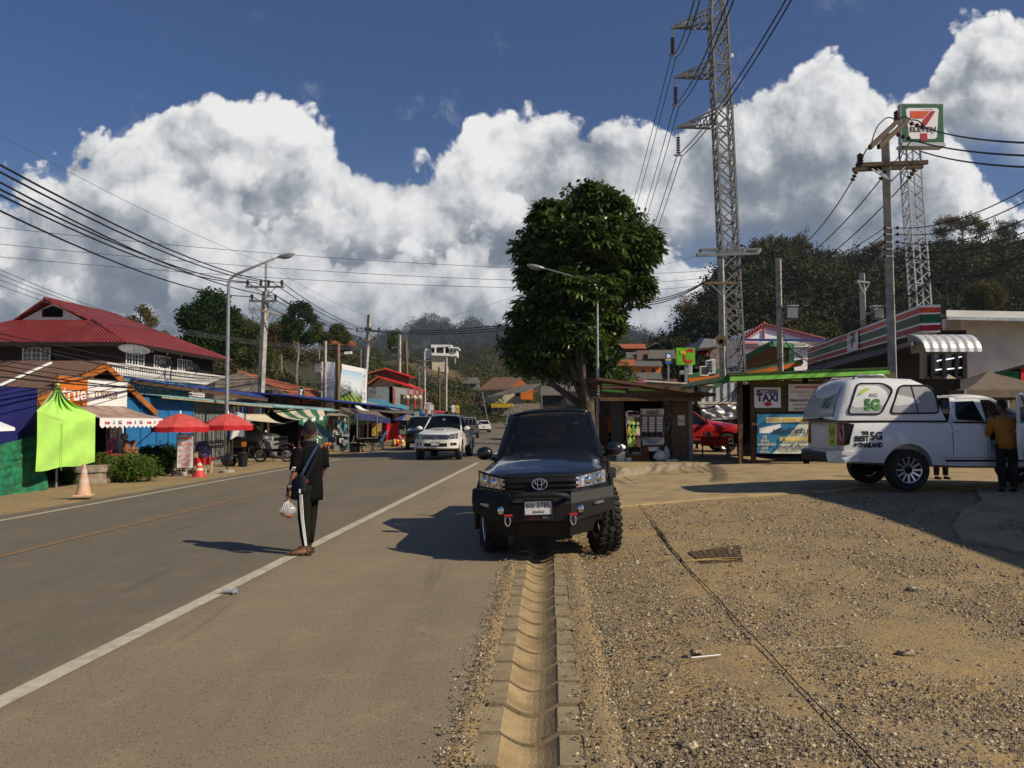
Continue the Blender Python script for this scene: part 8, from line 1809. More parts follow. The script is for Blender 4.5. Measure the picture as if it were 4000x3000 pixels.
for a in((1559,92,1308,.16,.15,'grey concrete pole in front of the red roofed building',((1358,.95,.1,0,0,1),(1388,.9,.2,0,0,1)),None,0),(1598,96,1330,.15,.15,'dark stained pole topped by a steel lattice mast', (),None,-.5), (1661, 108,1372,.15, .15,'concrete pole with double crossarms right of the red roof',((1409,1.1,1.1,0,0, 1),(1431,.9,.9,0,0,1)),None,-.2),(1742,112,1396, .16,.16,'smooth tan round pole below the white hill house',(), None,0),(1717,126,1435,.14, .14,'shadowed pole with two wooden crossarms left of the tan pole',((1470,1.0,1.0,0,0,0),(1494,.9,.9,0,0,0)),None,-.1),(1637, 118,1452,.09, .09,'thin white post with rail brackets', ((1484,.1,.8, 0,0,1),(1497, .1,.7, 0,0,1)),None, 0),(1268,56,1333,.10,.10,'slim pole with transformer box left of the billboard',(), None,0),(1322,54,1342,.14,.13,'dark wooden pole in front of the billboard',(),None, -.1),(1408,110,1365, .08,.08,'thin bare pole behind the billboard',(),None,0),(1912,120,1530,.06, .06,'thin leaning lamp pole left of the archway',(),None,-1.2),(2116, 90,1515,.05,.05,'thin white post behind the black pickup cab', (),None,0)):
 upole(*a,mat=m_wood if 'wooden' in a[5]or 'dark' in a[5]else(m_steel if 'thin' in a[5]else None), box=(1244,1441,26,34)if 'transformer' in a[5]else None)
g=empty('lattice_mast',at(1585,1330,96),0, 'small steel lattice mast rising behind the grey concrete pole','mast');part('lattice',g,lambda m:truss(m,at(1587,1400,96.5), at(1580,1275, 96.5), .32,.12,11,.06,.035, m_steelmatt))
m_armwood=M('old_arm_timber',(.085, .062,.042),.9,var=.35,scale=9,bump=.3)
def lamp(px,D, pyb,px_h,py_h,label, r0=.075):
 x=xat(px,D);z1=zat(pyb,D);hd=at(px_h,py_h,D-.5);g=empty('street_lamp',(x,D,gz(x,D)),0,label,'street lamp','curved arm street lamps');s=1 if hd.x>x else-1
 part('pole',g,lambda m:m.tube([(x, D,gz(x,D)-.1),(x,D,2.5),(x, D,z1-.25),(x+s*.06,D,z1-.05),(x+s*.25,D-.02,z1+.12),(hd.x-s*.25,hd.y, hd.z-.05)],[r0,r0*.85,r0*.62,r0*.6,r0*.55,r0*.45],m_steel,12), smooth=True)
 part('lamp_head',g,lambda m:m.ball(hd+Vector((s*.12,0,.02)),(.38,.14, .085), m_steel,16,8, Matrix.Rotation(-s*.22,4,'Y')),smooth=True);part('lens',g,lambda m:m.ball(hd+Vector((s*.16,0,-.03)),(.26,.11,.08),m_grey,14,8,Matrix.Rotation(-s*.22,4,'Y')),smooth=True)
 return g
lamp(886,31.5, 1086,1106,1000,'tall grey street lamp with curved arm on the left kerb',.10);lamp(2335,30.9,1112, 2105,1044,'grey street lamp whose arm reaches into the street tree',.075)
tag(part('warning_post',None,lambda m:(m.bar(fpt(33.0,-13.8,GL),fpt(33.0,-13.8,.95), .14,.14,m_trim),[m.bar(fpt(33.0,-13.8,z), fpt(33.0,-13.8,z+.2),.15,.15,m_orange)for z in(.05,.5)])),'black post with orange bands beside the lamp post foot','post')
D=45
g=empty('lattice_pylon',(xat(2878,D),D,0), 0,'tall steel lattice power pylon with three arms rising out of the frame','pylon')
c0,c1=Vector((xat(2878,D),D, .2)),Vector((xat(2822,D)+.0,D,zat(85,D)));AX=lambda z:c0.lerp(c1,(z-c0.z)/(c1.z-c0.z))
part('lattice',g,lambda m:(truss(m, c0,c1, .50,.47,27,.11,.065, m_steelmatt), truss(m,c1,c1+Vector((-.15, 0,3.2)),.47,.12,4,.10,.05,m_steelmatt)))
TIP=[]
for pyr0,pyr1, pxt,pyt in((40,98,2620,110),(242,296,2632,303),(436,492,2642,498)):
 zt_,zl=zat(pyr0,D),zat(pyr1,D);a,l_,tp=AX(zt_),AX(zl),at(pxt,pyt,D);TIP.append(tp)
 def arm(m):
  for s in(-1, 1):
   u_,w_=a+Vector((-.45,s*.45,0)),l_+Vector((-.45,s*.45, 0));m.bar(u_, tp,.08,.08,m_steelmatt);m.bar(w_,tp,.09,.09,m_steelmatt)
   for k in range(5):m.bar(u_.lerp(tp,k/6),w_.lerp(tp,k/6),.05, .05,m_steelmatt);m.bar(u_.lerp(tp, k/6),w_.lerp(tp,(k+1)/6),.05,.05,m_steelmatt)
  for k in range(6):q0,q1=(l_+Vector((-.45,-.45,0))).lerp(tp,k/6),(l_+Vector((-.45,.45,0))).lerp(tp,(k+.6)/6);m.bar(q0, q1,.05,.05,m_steelmatt)
 ar=part('arm',g,arm)
 part('insulator_string',ar, lambda m:(m.tube([tp+Vector((.12,0,-.1)), tp+Vector((.12,0,-.55))],.03,m_steelmatt),[m.lathe([(.03,-.06),(.13,-.03),(.11,.02),(.03,.06)],m_insul,10,tp+Vector((.10,0,-.62-.15*i)))for i in range(7)],m.bar(tp+Vector((-.15,0,-1.68)),tp+Vector((.3,0,-1.68)),.06,.1,m_steelmatt)))
fr=[at(2723,998,44),at(2738, 977,46.5),at(2971,974,46.5),at(2958,990,44)]
part('platform',g,lambda m:[m.bar(fr[i],fr[(i+1)%4],.12, .16,m_steelmatt)for i in range(4)]+[m.bar(fr[0].lerp(fr[3],k), fr[1].lerp(fr[2],k), .08,.08,m_steelmatt)for k in(.3,.45,.6,.75)])
for pyd,lb in((232,''),(430, '')):part('marker',g,lambda m:m.box(AX(zat(pyd,D))+Vector((.62,-.5,0)),(.14, .04,.22),m_white))
upole(2826,43, 1015,.15,.14, 'weathered concrete pole standing against the lattice pylon',((1108,1.0,.95, .0,1,0),),None,-.05, m_pole)
c=at(2817,1332,42);hg=empty('loudspeaker', c,0,'large grey horn loudspeaker on the pole beside the pylon','loudspeaker');A=Matrix.Rotation(R(90),4, 'X')@Matrix.Rotation(R(-14),4,'Y')
part('horn',hg,lambda m:m.lathe([(.34,.06),(.33,.0),(.28,-.14), (.18,-.28),(.10,-.36),(.09, -.5)], m_stripewhite,26,c,A,cap=False),smooth=True,solid=.012);part('driver',hg,lambda m:m.ball(c+A@Vector((0,0,-.30)),.12,m_dark),smooth=True);part('bracket',hg,lambda m:m.bar(c+Vector((0,.3,0)),c+Vector((.2, .9,-.05)),.06,.06,m_steel))
upole(3052,42, 1010,.14,.13, 'grey concrete pole with a finned transformer right of the pylon',(), None,-.05,m_pole,box=(3088, 1222,50,52));upole(3383,48, 1068,.16,.16, 'pale concrete pole with small transformer behind the striped fascia',((1104,.6,.5, .4,0,1),),None,-.1,m_pole,box=(3425,1222, 44,50))
D=27
pg=upole(3492, D,523, .135,.12,'tall concrete pole with timber crossarms in front of the shop sign tower',(),None,-.1,m_pole);tx=xat(3478,D)
def beamarm(name,a,b_,w_,label=None):return part(name,pg,lambda m:m.bar(a,b_, .11,.15,m_armwood),bev=.01)
T1=[at(3398,576,24.6),at(3510,470,28.8)],[at(3432,574,24.6),at(3546,470,28.8)]
for a,b_ in T1:beamarm('timber_arm',a,b_,.1)
beamarm('timber_arm', at(3344,645,26.75),at(3624, 634,26.75),.1);beamarm('timber_arm',at(3331,663, 27.2), at(3605,650,27.2),.1)
part('brace',pg,lambda m:[m.bar(at(*a,26.7),at(3482,708, 26.7), .035,.05,m_steel)for a in((3405,660),(3428,660), (3535, 652))]);part('bracket_rack',pg,lambda m:[m.bar(at(3456, y,26.8),at(3506,y+2, 26.8), .03,.04,m_steel)for y in(890,915,945,972, 1000)]+[m.ball(at(x, y,26.75),.06, m_insul,8,6)for x in(3456,3506)for y in(890,915, 945,972,1000)])
def istring(a, b_,n,big=.085):
 d=Vector(b_)-Vector(a);A=d.to_track_quat('Z','Y').to_matrix().to_4x4()
 return part('insulator',pg, lambda m:([m.lathe([(.03,-.05),(big,-.02),(big*.8,.03), (.03,.05)],m_insul,10,Vector(a)+d*(i+.5)/n,A)for i in range(n)],m.tube([a,b_],.02,m_steel, 6)))
for a,b_ in[((3552,480,28.6),(3615, 500,27.6)),((3500,522,27.3),(3560, 546,26.6)),((3346,668,26.8),(3328, 708,27)),((3458,666, 26.9), (3438, 704,27)),((3575,660, 26.9), (3548, 700,27))]:istring(at(*a),at(*b_),3)
for a in((3503,470,28.6),(3360,640, 26.7)):part('post_insulator',pg,lambda m:m.lathe([(.06, 0)]+[(r_,.05*i)for i,r_ in enumerate((.12,.08,.12,.08,.12,.08, .12,.06))]+[(0,.4)], m_insul,12,at(*a)),smooth=True)
CN=[0]
def cable(pts, label, group, r=.018,sag=.5,mat=None,loc=None):
 P=[at(*p)for p in pts];out=[]
 for a, b_ in zip(P,P[1:]):
  n=14
  for i in range(n):k=i/n;out.append(a.lerp(b_,k)-Vector((0,0,sag*4*k*(1-k))))
 out.append(P[-1]);m=MB();m.tube(out,r,mat or m_cable,5)
 return tag(m.build('power_cable',smooth=True),label,'cable',group)
ORD=['topmost','second','third','fourth','fifth', 'sixth','seventh','eighth', 'ninth','tenth']
for i,(y0,e_,f_)in enumerate(((632, (1103, 1104), (1468, 1290)),(660,(1066,1103),(1445,1289)),(730,(1001, 1103), (1402, 1288)),(752,(968,1104),(1377,1287)),(815, (985,1158),(1388,1322)),(700,(1084,1158), (1462, 1326)))):
 cable([(-60,y0-20,15.5+.4*i),(*e_, 45.8), (*f_,71.8)],ORD[i]+' of the thick black cables sweeping from the left edge to the tall pole','cables to the tall left pole',.026,.55)
for i,(y0,y1)in enumerate(((880,1044),(945,1092), (996,1121))):cable([(-80,y0,33),(2060,y1+4,40),(2780,1055+28*i,43)],ORD[i]+' long thin line crossing the whole sky from left edge to pylon','lines crossing the sky',.013,.25, m_cablegrey)
for i,y0 in enumerate((1030, 1050,1072,1097)):cable([(-80,y0-12,38),(720,1288+6*i,66),(1410,1352+4*i,108)],ORD[i]+' thin line running low above the red tiled roof','lines over the red roof',.018,.5,m_cablegrey)
cable([(-60,495,24),(1036,1029,46), (1423, 1229,72),(1585,1275, 96)],'single thin earth wire joining the pole tops on the left','earth wire',.009,.25,m_cablegrey)
for i,(y0,y1,y2,sg)in enumerate(((1290,1462,1478, .25),(1308,1470,1484,.35),(1322,1476,1490,.4),(1400,1478,1492, .3),(1418,1484,1497, .4),(1435,1490,1500, .5),(1465,1496,1510, .35),(1505,1500,1516,.3))):cable([(-60,y0,17.2), (1012, y1,45.6),(1318,y2,53.8),(1412,y2+10,71.5),(1560, y2+16, 91.5)],ORD[i]+' of the tangled low cables in front of the shop roofs','tangled low cables along the shop row',.021 if i in(2, 5,6)else.012, sg)
for i,(x,y)in enumerate(((560,1494),(700,1500),(820,1510),(905, 1530))):cable([(x-180,y-40+14*i,27+3*i),(x+40,y+30,32+2*i),(1008,1480+6*i,45.5)],ORD[i]+' slack dropped wire looping up to the tall left pole','slack wires on the left pole', .012,.35)
for i in range(5):cable([(1016,1476+7*i,45.7),(1200+12*i,1530+9*i,51), (1320, 1500+8*i,53.8),(1412,1512+8*i,71.5)],ORD[i]+' slack wire sagging between the left pole and the billboard','slack wires before the billboard',.014, .4)
for i in range(3):cable([(1404+22*i,1285+4*i,71.6),(1900,1276+10*i,56),(2540, 1190-8*i,46), (2770+20*i,1092-12*i,43)],ORD[i]+' heavy cable crossing the road behind the street tree','cables crossing the road',.028,.25)
cable([(1585,1278,96),(2050, 1145,60),(2800,980,45)],'faint wire rising right from the lattice mast','earth wire',.01,.2,m_cablegrey)
for i,(tp,up_, dn)in enumerate(zip(TIP,((2728,-60),(2868,-60),(3104,-60)),((2360,1150),(2400,1150),(2440, 1150)))):
 q=tp+Vector((.0,0,-1.75))
 for k in range(2):
  o=Vector((.30*k,0,0));far=at(dn[0]+14*k, dn[1], 170);nr=at(up_[0]+22*k,up_[1],(22, 22,22)[i]);m=MB();out=[]
  for a,b_,sg in((far,q+o,1.5),(q+o,nr,.5)):
   for j in range(15):t_=j/14;out.append(a.lerp(b_,t_)-Vector((0,0,sg*4*t_*(1-t_))))
  m.tube(out,.026,m_cable,5);tag(m.build('pylon_conductor',smooth=True),('left' if k==0 else 'right')+' conductor of the twin line hung from the '+('top', 'middle','bottom')[i]+' pylon arm','cable','conductors of the pylon')
for i,(a,b_)in enumerate((((3615,500,27.6),(4080, 560,15)),((3560,546, 26.6), (4080, 610,15)),((3600,592, 27),(4080,655,15)))):cable([a,b_], ORD[i]+' of three black cables running from the timber crossarms to the right edge','cables to the right edge', .024,.12)
for i,(a,b_)in enumerate((((3328,708,27),(3078,985,41.8)),((3438,704,27),(3052,1052, 41.8)),((3548,700,27),(3040,1120,41.8)))):cable([a,b_], ORD[i]+' of three black cables slanting down left from the timber crossarm', 'cables slanting from the crossarm',.022, .5)
for i,(y0,y1)in enumerate(((890,690),(915, 742),(945,818),(972, 872),(1000,900))):cable([(3506,y0, 26.8), (4090, y1,17)],ORD[i]+' wire fanning from the pole brackets to the right edge','wires fanning to the right edge',.016, .35);cable([(3456,y0,26.8), (3052, y0+170+6*i,41.8),(2835,y0+190+10*i,43)],ORD[i]+' wire fanning from the pole brackets down to the pylon', 'wires fanning to the pylon',.015, .4)
for i in range(4):cable([(4100,930+14*i,15),(3640,1070+8*i,24), (3500, 1150+10*i,26.7),(3160,1352+9*i,36),(2840, 1440+8*i,42.8)],ORD[i]+' strand of the thick sagging bundle along the striped fascia','thick bundle along the shop fascia',.020-.003*i,.3)
for i,(y0,y1)in enumerate(((960,1090),(1000,1075))):cable([(3506,y0,26.8),(3900,y1-20,22),(4100,y1-60,19)],('upper' if i==0 else 'lower')+' slack wire dipping right of the concrete pole','slack wires right of the pole',.013, .4)
for i in range(4):cable([(3054,1290+8*i,41.8),(3110+20*i,1380+12*i,40),(3230, 1400+14*i,38)],ORD[i]+' loose wire hanging from the transformer pole over the white house','loose wires on the transformer pole',.012,.3)
cable([(3498,470,28.6),(3440,480,26.8),(3400,575, 25),(3362,640,26.7)],'jumper wire looping down the end of the timber crossarms','jumper wires',.022,-.15);cable([(3508,468,28.6),(3560,470, 28),(3618,502,27.6)],'jumper wire arching over the front of the shop sign','jumper wires', .022,-.12)
cable([(3560,546,26.6),(3530,570,27),(3485,640,27)],'jumper wire running from the shop sign down to the crossarm','jumper wires',.018,.1)
for i in range(3):cable([(2560+20*i,1556,25.5),(2700+60*i,1600-12*i,25),(2890,1500,22.8)],ORD[i]+' slack wire strung from the kiosk roof to the taxi shelter','wires between kiosk and shelter',.012,.25)
# ---------- people
def skin(verts,edges, name,parent,mat,levels=2):
 """a body grown over a skeleton: verts = {key: (point, radius or (rx, ry))}"""
 keys=list(verts);me=bpy.data.meshes.new(name)
 I=XF[parent.name].inverted()
 me.from_pydata([tuple(I@Vector(verts[k][0]))for k in keys],[(keys.index(a),keys.index(b))for a,b in edges],[])
 o=bpy.data.objects.new(name,me);COL.objects.link(o);o.parent=parent;XF[o.name]=XF[parent.name]
 md=o.modifiers.new('skin','SKIN');md.use_smooth_shade=True
 if not me.skin_vertices:me.skin_vertices.new()
 for i, k in enumerate(keys):
  r=verts[k][1];me.skin_vertices[0].data[i].radius=r if hasattr(r,'__len__')else(r,r)
 me.skin_vertices[0].data[0].use_root=True
 sb=o.modifiers.new('s','SUBSURF');sb.levels=levels;sb.render_levels=levels
 dg=bpy.context.evaluated_depsgraph_get();m2=bpy.data.meshes.new_from_object(o.evaluated_get(dg));o.modifiers.clear();o.data=m2
 m2.materials.clear();m2.materials.append(mat);m2.polygons.foreach_set('use_smooth', [True]*len(m2.polygons))
 return o
m_tee=M('black_tee',(.008,.008,.009),.9,var=.25,scale=8, spec=.06);m_track=M('track_pants', (.013, .014,.010),.85,var=.25,scale=8,spec=.08);m_strap=M('blue_strap',(.045,.08,.17),.8);m_bagn=M('navy_bag',(.012,.014,.026),.8,var=.3,scale=14);m_sandal=M('brown_leather', (.075, .045,.028),.6,var=.25,scale=20);m_collar=M('grey_collar',(.09, .085,.08),.8)
def torso(m,secs,mat, n=20):
 """clothing as a stack of elliptic sections (centre, half width vector, half depth vector)"""
 vs=[]
 for c, a,b_ in secs:
  for k in range(n):
   t_=2*math.pi*k/n;e=.82;ct,st_=math.cos(t_),math.sin(t_)
   vs.append(Vector(c)+Vector(a)*math.copysign(abs(ct)**e,ct)+Vector(b_)*math.copysign(abs(st_)**e,st_))
 m.add(vs,[(j*n+k,j*n+(k+1)%n,(j+1)*n+(k+1)%n,(j+1)*n+k)for j in range(len(secs)-1)for k in range(n)]+[tuple(range(n))[::-1],tuple(range((len(secs)-1)*n,len(secs)*n))], mat)
def headparts(root,c, f,r=1.0,hair=m_hair, cut=-.02,skinm=None):
 """ears, nose, eyes, mouth and hair on a head centred at c facing unit vector f"""
 f=Vector(f).normalized();s_=Vector((0,0,1)).cross(f);A=Matrix(((f.x,s_.x,0,0),(f.y, s_.y,0,0),(0, 0,1,0),(0,0,0,1)));sk=skinm or m_skin
 P=lambda a,b_,z:Vector(c)+(f*a+s_*b_+Vector((0,0,z)))*r
 hd=part('head',root, lambda m:(m.ball(P(0,0,.015),(.098*r,.078*r,.112*r),sk, 20,14, A),m.ball(P(.032,0,-.06),(.062*r,.058*r,.062*r), sk,16, 10,A), m.ball(P(.10, 0,-.012),(.022*r,.014*r,.026*r),sk,8,6,A),[m.ball(P(-.008,b_*.086,-.012),(.022*r,.013*r,.036*r),sk,10,8, A)for b_ in(-1,1)]), smooth=True)
 part('eye',hd,lambda m:[m.ball(P(.086,b_*.031,.022),(.010*r,.014*r,.008*r),m_ink,8, 6,A)for b_ in(-1,1)]);part('mouth',hd,lambda m:m.ball(P(.090,0,-.058),(.008*r,.024*r,.006*r),m_mouth,8,6,A))
 def hr(u,v):
  a=2*math.pi*u;b_=math.pi*.5*v;lowz=.40+.26*max(0,-math.cos(a))-.03*abs(math.sin(a));bb=math.pi*(1-lowz)*0+math.pi*lowz*v
  k_=1+.05*noise.noise(Vector((math.cos(a)*3,math.sin(a)*3,v*4)));return P(-.004+.104*k_*math.cos(a)*math.sin(bb),.084*k_*math.sin(a)*math.sin(bb), .022+.118*k_*math.cos(bb))
 part('hair',hd,lambda m:m.grid(hr, 28,12, hair,True),smooth=True)
 return hd
m_mouth=M('lips',(.16,.06,.05),.5)
def foot(m,heel,toe,mat,w_=.05,h_=.05):
 d=(Vector(toe)-Vector(heel));x=Vector((-d.y,d.x, 0)).normalized()
 def fn(u,v):
  k=v;wd=w_*(.72+.5*math.sin(math.pi*min(1,k*.75+.12)));a=2*math.pi*u;hh=h_*(1.15-.75*k);e=math.sin(math.pi*min(max(k,.02),.98))**.35
  return Vector(heel)+d*k+x*wd*e*math.cos(a)+Vector((0,0,hh*e*max(-.35,math.sin(a))+hh*.4))
 m.grid(fn,14, 10,mat,True)
def hand(root, wrist, palm_dir,side_dir,curl,mat=m_skin, name='hand'):
 """palm with five separate bent fingers"""
 w_,d,s_=Vector(wrist),Vector(palm_dir).normalized(),Vector(side_dir).normalized();n_=d.cross(s_);m=MB();pc=w_+d*.045
 A=Matrix(((d.x,s_.x, n_.x,0),(d.y, s_.y,n_.y,0), (d.z,s_.z,n_.z,0),(0,0,0,1)));m.ball(pc,(.054,.042,.017),mat,14,8,A)
 for i, (o,L)in enumerate(((-.031,.068),(-.011,.078),(.010,.074),(.030,.058))):
  p=pc+d*.042+s_*o;q, c_=[p],curl*(1+.08*i)
  for k,l_ in enumerate((.45,.32,.23)):dd=d*math.cos(c_*(k+.6))+n_*math.sin(c_*(k+.6));q.append(q[-1]+dd*L*l_)
  m.tube(q,[.0095,.009,.0082,.006], mat,7)
 p=pc-d*.01-s_*.036;m.tube([p,p-s_*.022+d*.022+n_*.012,p-s_*.018+d*.052+n_*.026],[.012,.0105,.007],mat,7)
 return m.build(name, root,smooth=True)
FX,FY=-2.60,9.66
g=empty('person',(FX, FY,.015),0,'man in black shirt and striped track pants standing on the white road line','person')
O=Vector((FX,FY,.015));V=lambda x,y,z:O+Vector((x,y,z))
fwd=Vector((-.62,.78, 0)).normalized();rt=Vector((.78,.62,0)).normalized()
hip=V(.055,.03,.86);sh=V(.06,.05,1.31)
body={'pel':(hip,(.11,.095)),'wst':(V(.055,.035,1.02),(.11,.09)),'chs':(V(.055,.045, 1.18), (.115, .09)), 'nck':(V(.05, .06,1.385),.055),'hed':(V(.04,.07, 1.47), .052)}
ed=[('pel','wst'),('wst','chs'),('chs','nck'),('nck','hed')]
lsh,rsh=sh-rt*.152,sh+rt*.15
for s_, S_,el, wr in(('l',lsh,V(-.095,-.10,1.03), V(-.135,-.155,.80)), ('r',rsh,V(.21,.15,1.05),V(.10,.22,.86))):
 body[s_+'s']=(S_,.048);body[s_+'e']=(el,.043);body[s_+'f']=(Vector(el).lerp(wr,.35),.040);body[s_+'w']=(wr,.027);ed+=[('chs', s_+'s'),(s_+'s',s_+'e'),(s_+'e',s_+'f'),(s_+'f', s_+'w')]
for s_, hx,kn, an in(('l',V(.03,-.06,.80), V(.02, -.075, .46),V(.055,-.085,.09)),('r',V(.07,.10,.80),V(.06,.12,.46),V(.045,.10,.09))):
 body[s_+'h']=(hx,.085);body[s_+'k']=(kn,.058);body[s_+'c']=(Vector(kn).lerp(an,.35),.055);body[s_+'a']=(an,.038);ed+=[('pel', s_+'h'),(s_+'h',s_+'k'),(s_+'k',s_+'c'),(s_+'c', s_+'a')]
skin(body,ed,'body',g,m_skin)
hc=V(.035,.075,1.512);headparts(g,hc,(-.42,.9,0), 1.03)
ru,fu=rt,fwd
def sec(z,c,w_,d_):return(V(c[0],c[1],z),ru*w_,fu*d_)
part('shirt',g,lambda m:(torso(m,[sec(.665,(.065, .03),.160,.135),sec(.75,(.065,.03),.163,.135),sec(.92,(.06,.035),.155,.128), sec(1.08,(.06,.04),.158,.125),sec(1.20,(.06,.045),.166, .118), sec(1.28,(.058,.05), .160,.105),sec(1.335,(.055, .055), .125,.088),sec(1.375,(.05,.06),.088,.076),sec(1.40,(.05,.06),.072,.07)],m_tee),[m.tube([S_+rt*(-.02*q),S_-rt*(.01*q)+Vector((0,0,-.03)),S_.lerp(E_,.35),S_.lerp(E_,.62),S_.lerp(E_,.96)],[.066,.076,.077,.073,.071],m_tee,16)for S_,E_,q in((lsh,V(-.095,-.10,1.03),-1),(rsh,V(.21,.15, 1.05), 1))]), smooth=True)
part('collar', g,lambda m:m.tube([V(.05,.06,1.40)+ru*.070*math.cos(a)+fu*.068*math.sin(a)+Vector((0,0,-.012*math.sin(a)))for a in[2*math.pi*k/16 for k in range(17)]],.02,m_collar,7,False),smooth=True)
ew=V(-.095,-.10,1.03);sl=lsh.lerp(ew,.80)
part('sleeve_print',g,lambda m:[m.box(sl+Vector((-.008+.012*k,-.071,.026*k-.03)),(.040,.008,.018), m_cleanwhite)for k in(0,1)])
def leg(m,h,k, a,o=0):m.tube([Vector(h)+Vector((0,0,.06)),Vector(h),Vector(h).lerp(k,.5),k, Vector(k).lerp(a,.5),Vector(a)+Vector((0, 0,.03))],[.098,.096, .086,.074,.064,.050],m_track,16)
tr=part('trousers',g, lambda m:(leg(m,*[body['l'+q][0]for q in 'hka']),leg(m, *[body['r'+q][0]for q in 'hka']),torso(m, [sec(.70,(.055,.02), .135,.115),sec(.90,(.055,.03),.145,.115)],m_track)),smooth=True)
def stripe3(m):
 h,k,a=[Vector(body['l'+q][0])for q in 'hka']
 for j in(-1,0,1):
  pts,rr=[h+Vector((0,0,.04)),h.lerp(k,.25),h.lerp(k,.5),h.lerp(k,.75),k,k.lerp(a,.5),a+Vector((0, 0,.03))],[.097,.093, .088,.082,.075,.066, .052]
  th=R(-96+0)+j*.19;pp=[p+Vector((math.cos(th-.28+.10*i),math.sin(th-.28+.10*i),0))*(r_+.001)for i,(p,r_)in enumerate(zip(pts, rr))];m.tube(pp,.0055,m_cleanwhite,6)
part('stripe', tr,stripe3)
for s_, hl,to in(('l',V(.115,-.095, 0),V(-.155,-.125,0)),('r',V(.10,.09,0),V(-.145,.075,0))):
 fo=part('foot',g,lambda m:foot(m,hl+Vector((0,0, .022)),to+Vector((0, 0,.022)),m_skin),smooth=True);dd=(to-hl);xx=Vector((-dd.y,dd.x,0)).normalized()
 part('sandal',fo,lambda m:([m.bar(hl-dd*.04+Vector((0,0,.012)),to+dd*.05+Vector((0, 0,.012)),.095,.024,m_sandal)],[m.tube([hl+dd*k+xx*.052+Vector((0,0,.02)),hl+dd*(k+o)+Vector((0,0, hz)),hl+dd*(k+o*2)-xx*.052+Vector((0,0,.02))],(.019),m_sandal, 6)for k,o,hz in((.82,-.06,.056),(.62,.05, .070), (.62,-.06,.072),(.40,.05,.086),(.12,.03,.10))],m.tube([hl+xx*.045+Vector((0, 0,.05)),hl-dd*.03+Vector((0,0,.062)),hl-xx*.045+Vector((0,0,.05))],.014,m_sandal,6)),smooth=False)
lw=V(-.135,-.155,.80);hand(g,lw,(-.12,-.10,-1),(.55,-.83,0),.55);hand(g,V(.10,.22,.86),(-.6,.1,-.6),(.5,.8,0),.5)
part('watch',g,lambda m:(m.tube([lw+Vector((.012, .012,.055))+Vector((math.cos(a)*.034,math.sin(a)*.034,0))for a in[2*math.pi*k/14 for k in range(15)]],.009,m_grey,6,False),m.box(lw+Vector((.0,-.030,.055)),(.03,.014,.032),m_steel)))
bg_=empty('shoulder_bag',V(-.12,-.10,.86), 0,'navy shoulder bag with blue strap slung across the standing man','bag')
def bagf(u,v):
 a=2*math.pi*u;b_=math.pi*v;c=V(-.055,-.145,.845);ex=Vector((.86,-.5,0));ey=Vector((.5,.86, 0))
 return c+ex*.165*math.copysign(abs(math.cos(a))**.7,math.cos(a))*math.sin(b_)**.6+ey*.055*math.sin(a)*math.sin(b_)**.5+Vector((0,0,-.115*math.cos(b_)+.05*math.cos(a)))
part('pouch',bg_,lambda m:m.grid(bagf,24,14,m_bagn,True),smooth=True);part('pocket', bg_,lambda m:m.ball(V(.01,-.20,.81),(.075,.03,.055),m_bagn,14, 8,Matrix.Rotation(-.5,4,'Z')),smooth=True)
part('zip_tag',bg_,lambda m:m.box(V(.01,-.235,.80),(.022,.006,.05),m_cleanwhite));part('badge',bg_,lambda m:m.lathe([(0,0),(.02,.002),(.022, -.004)],m_signred,12,V(.085,-.215, .92),Matrix.Rotation(math.pi/2,4,'X')))
ST_=[V(-.02,-.165,.93),V(.03,-.15,1.04),V(.08,-.12,1.15),V(.125,-.085, 1.25), V(.15, -.035, 1.315),V(.155,.03,1.36),V(.14,.08, 1.365)];S2_=[V(.07,-.20,.93),V(.11,-.15,1.06),V(.15,-.105,1.18),V(.17,-.06,1.28),V(.168,.0,1.345)]
for q in(ST_,S2_):part('strap',bg_, lambda m:[m.bar(a,b_,.034,.007,m_strap if q is ST_ else m_bagn,(-.4,-.9,.2))for a,b_ in zip(q,q[1:])])
m_plastic=M_glass('clear_plastic',clear=.9,rough=.15,base=(.75, .75,.76),mixf=.32);m_food=M('orange_food',(.30,.10,.02),.5,var=.4,scale=30)
pb=empty('plastic_bag',V(-.165,-.18,.57),0,'clear plastic bag of orange brown food hanging from the man hand','bag')
def pbag(u,v):
 a=2*math.pi*u;r_=(.014,.026,.065,.098,.106,.09,.03)[0:];k=v*6;i=min(5,int(k));rad=r_[i]+(r_[i+1]-r_[i])*(k-i)
 return V(-.158,-.175,.70-.225*v)+Vector((math.cos(a)*rad*(1+.10*math.sin(5*a+3*v)), math.sin(a)*rad*.62, .014*math.cos(2*a)*v))
part('film',pb,lambda m:m.grid(pbag,30,18, m_plastic,True),smooth=True);part('food', pb,lambda m:m.ball(V(-.165, -.175, .505), (.082, .05,.032),m_food,16, 8,Matrix.Rotation(.25,4,'Y')),smooth=True)
part('crease', pb,lambda m:[m.tube([V(-.155+.008*k,-.19, .69),V(-.158+.022*k, -.23,.62),V(-.158+.03*k,-.245,.57)],.0035,m_cleanwhite, 4)for k in(-1.5,-.5, .5,1.4)])
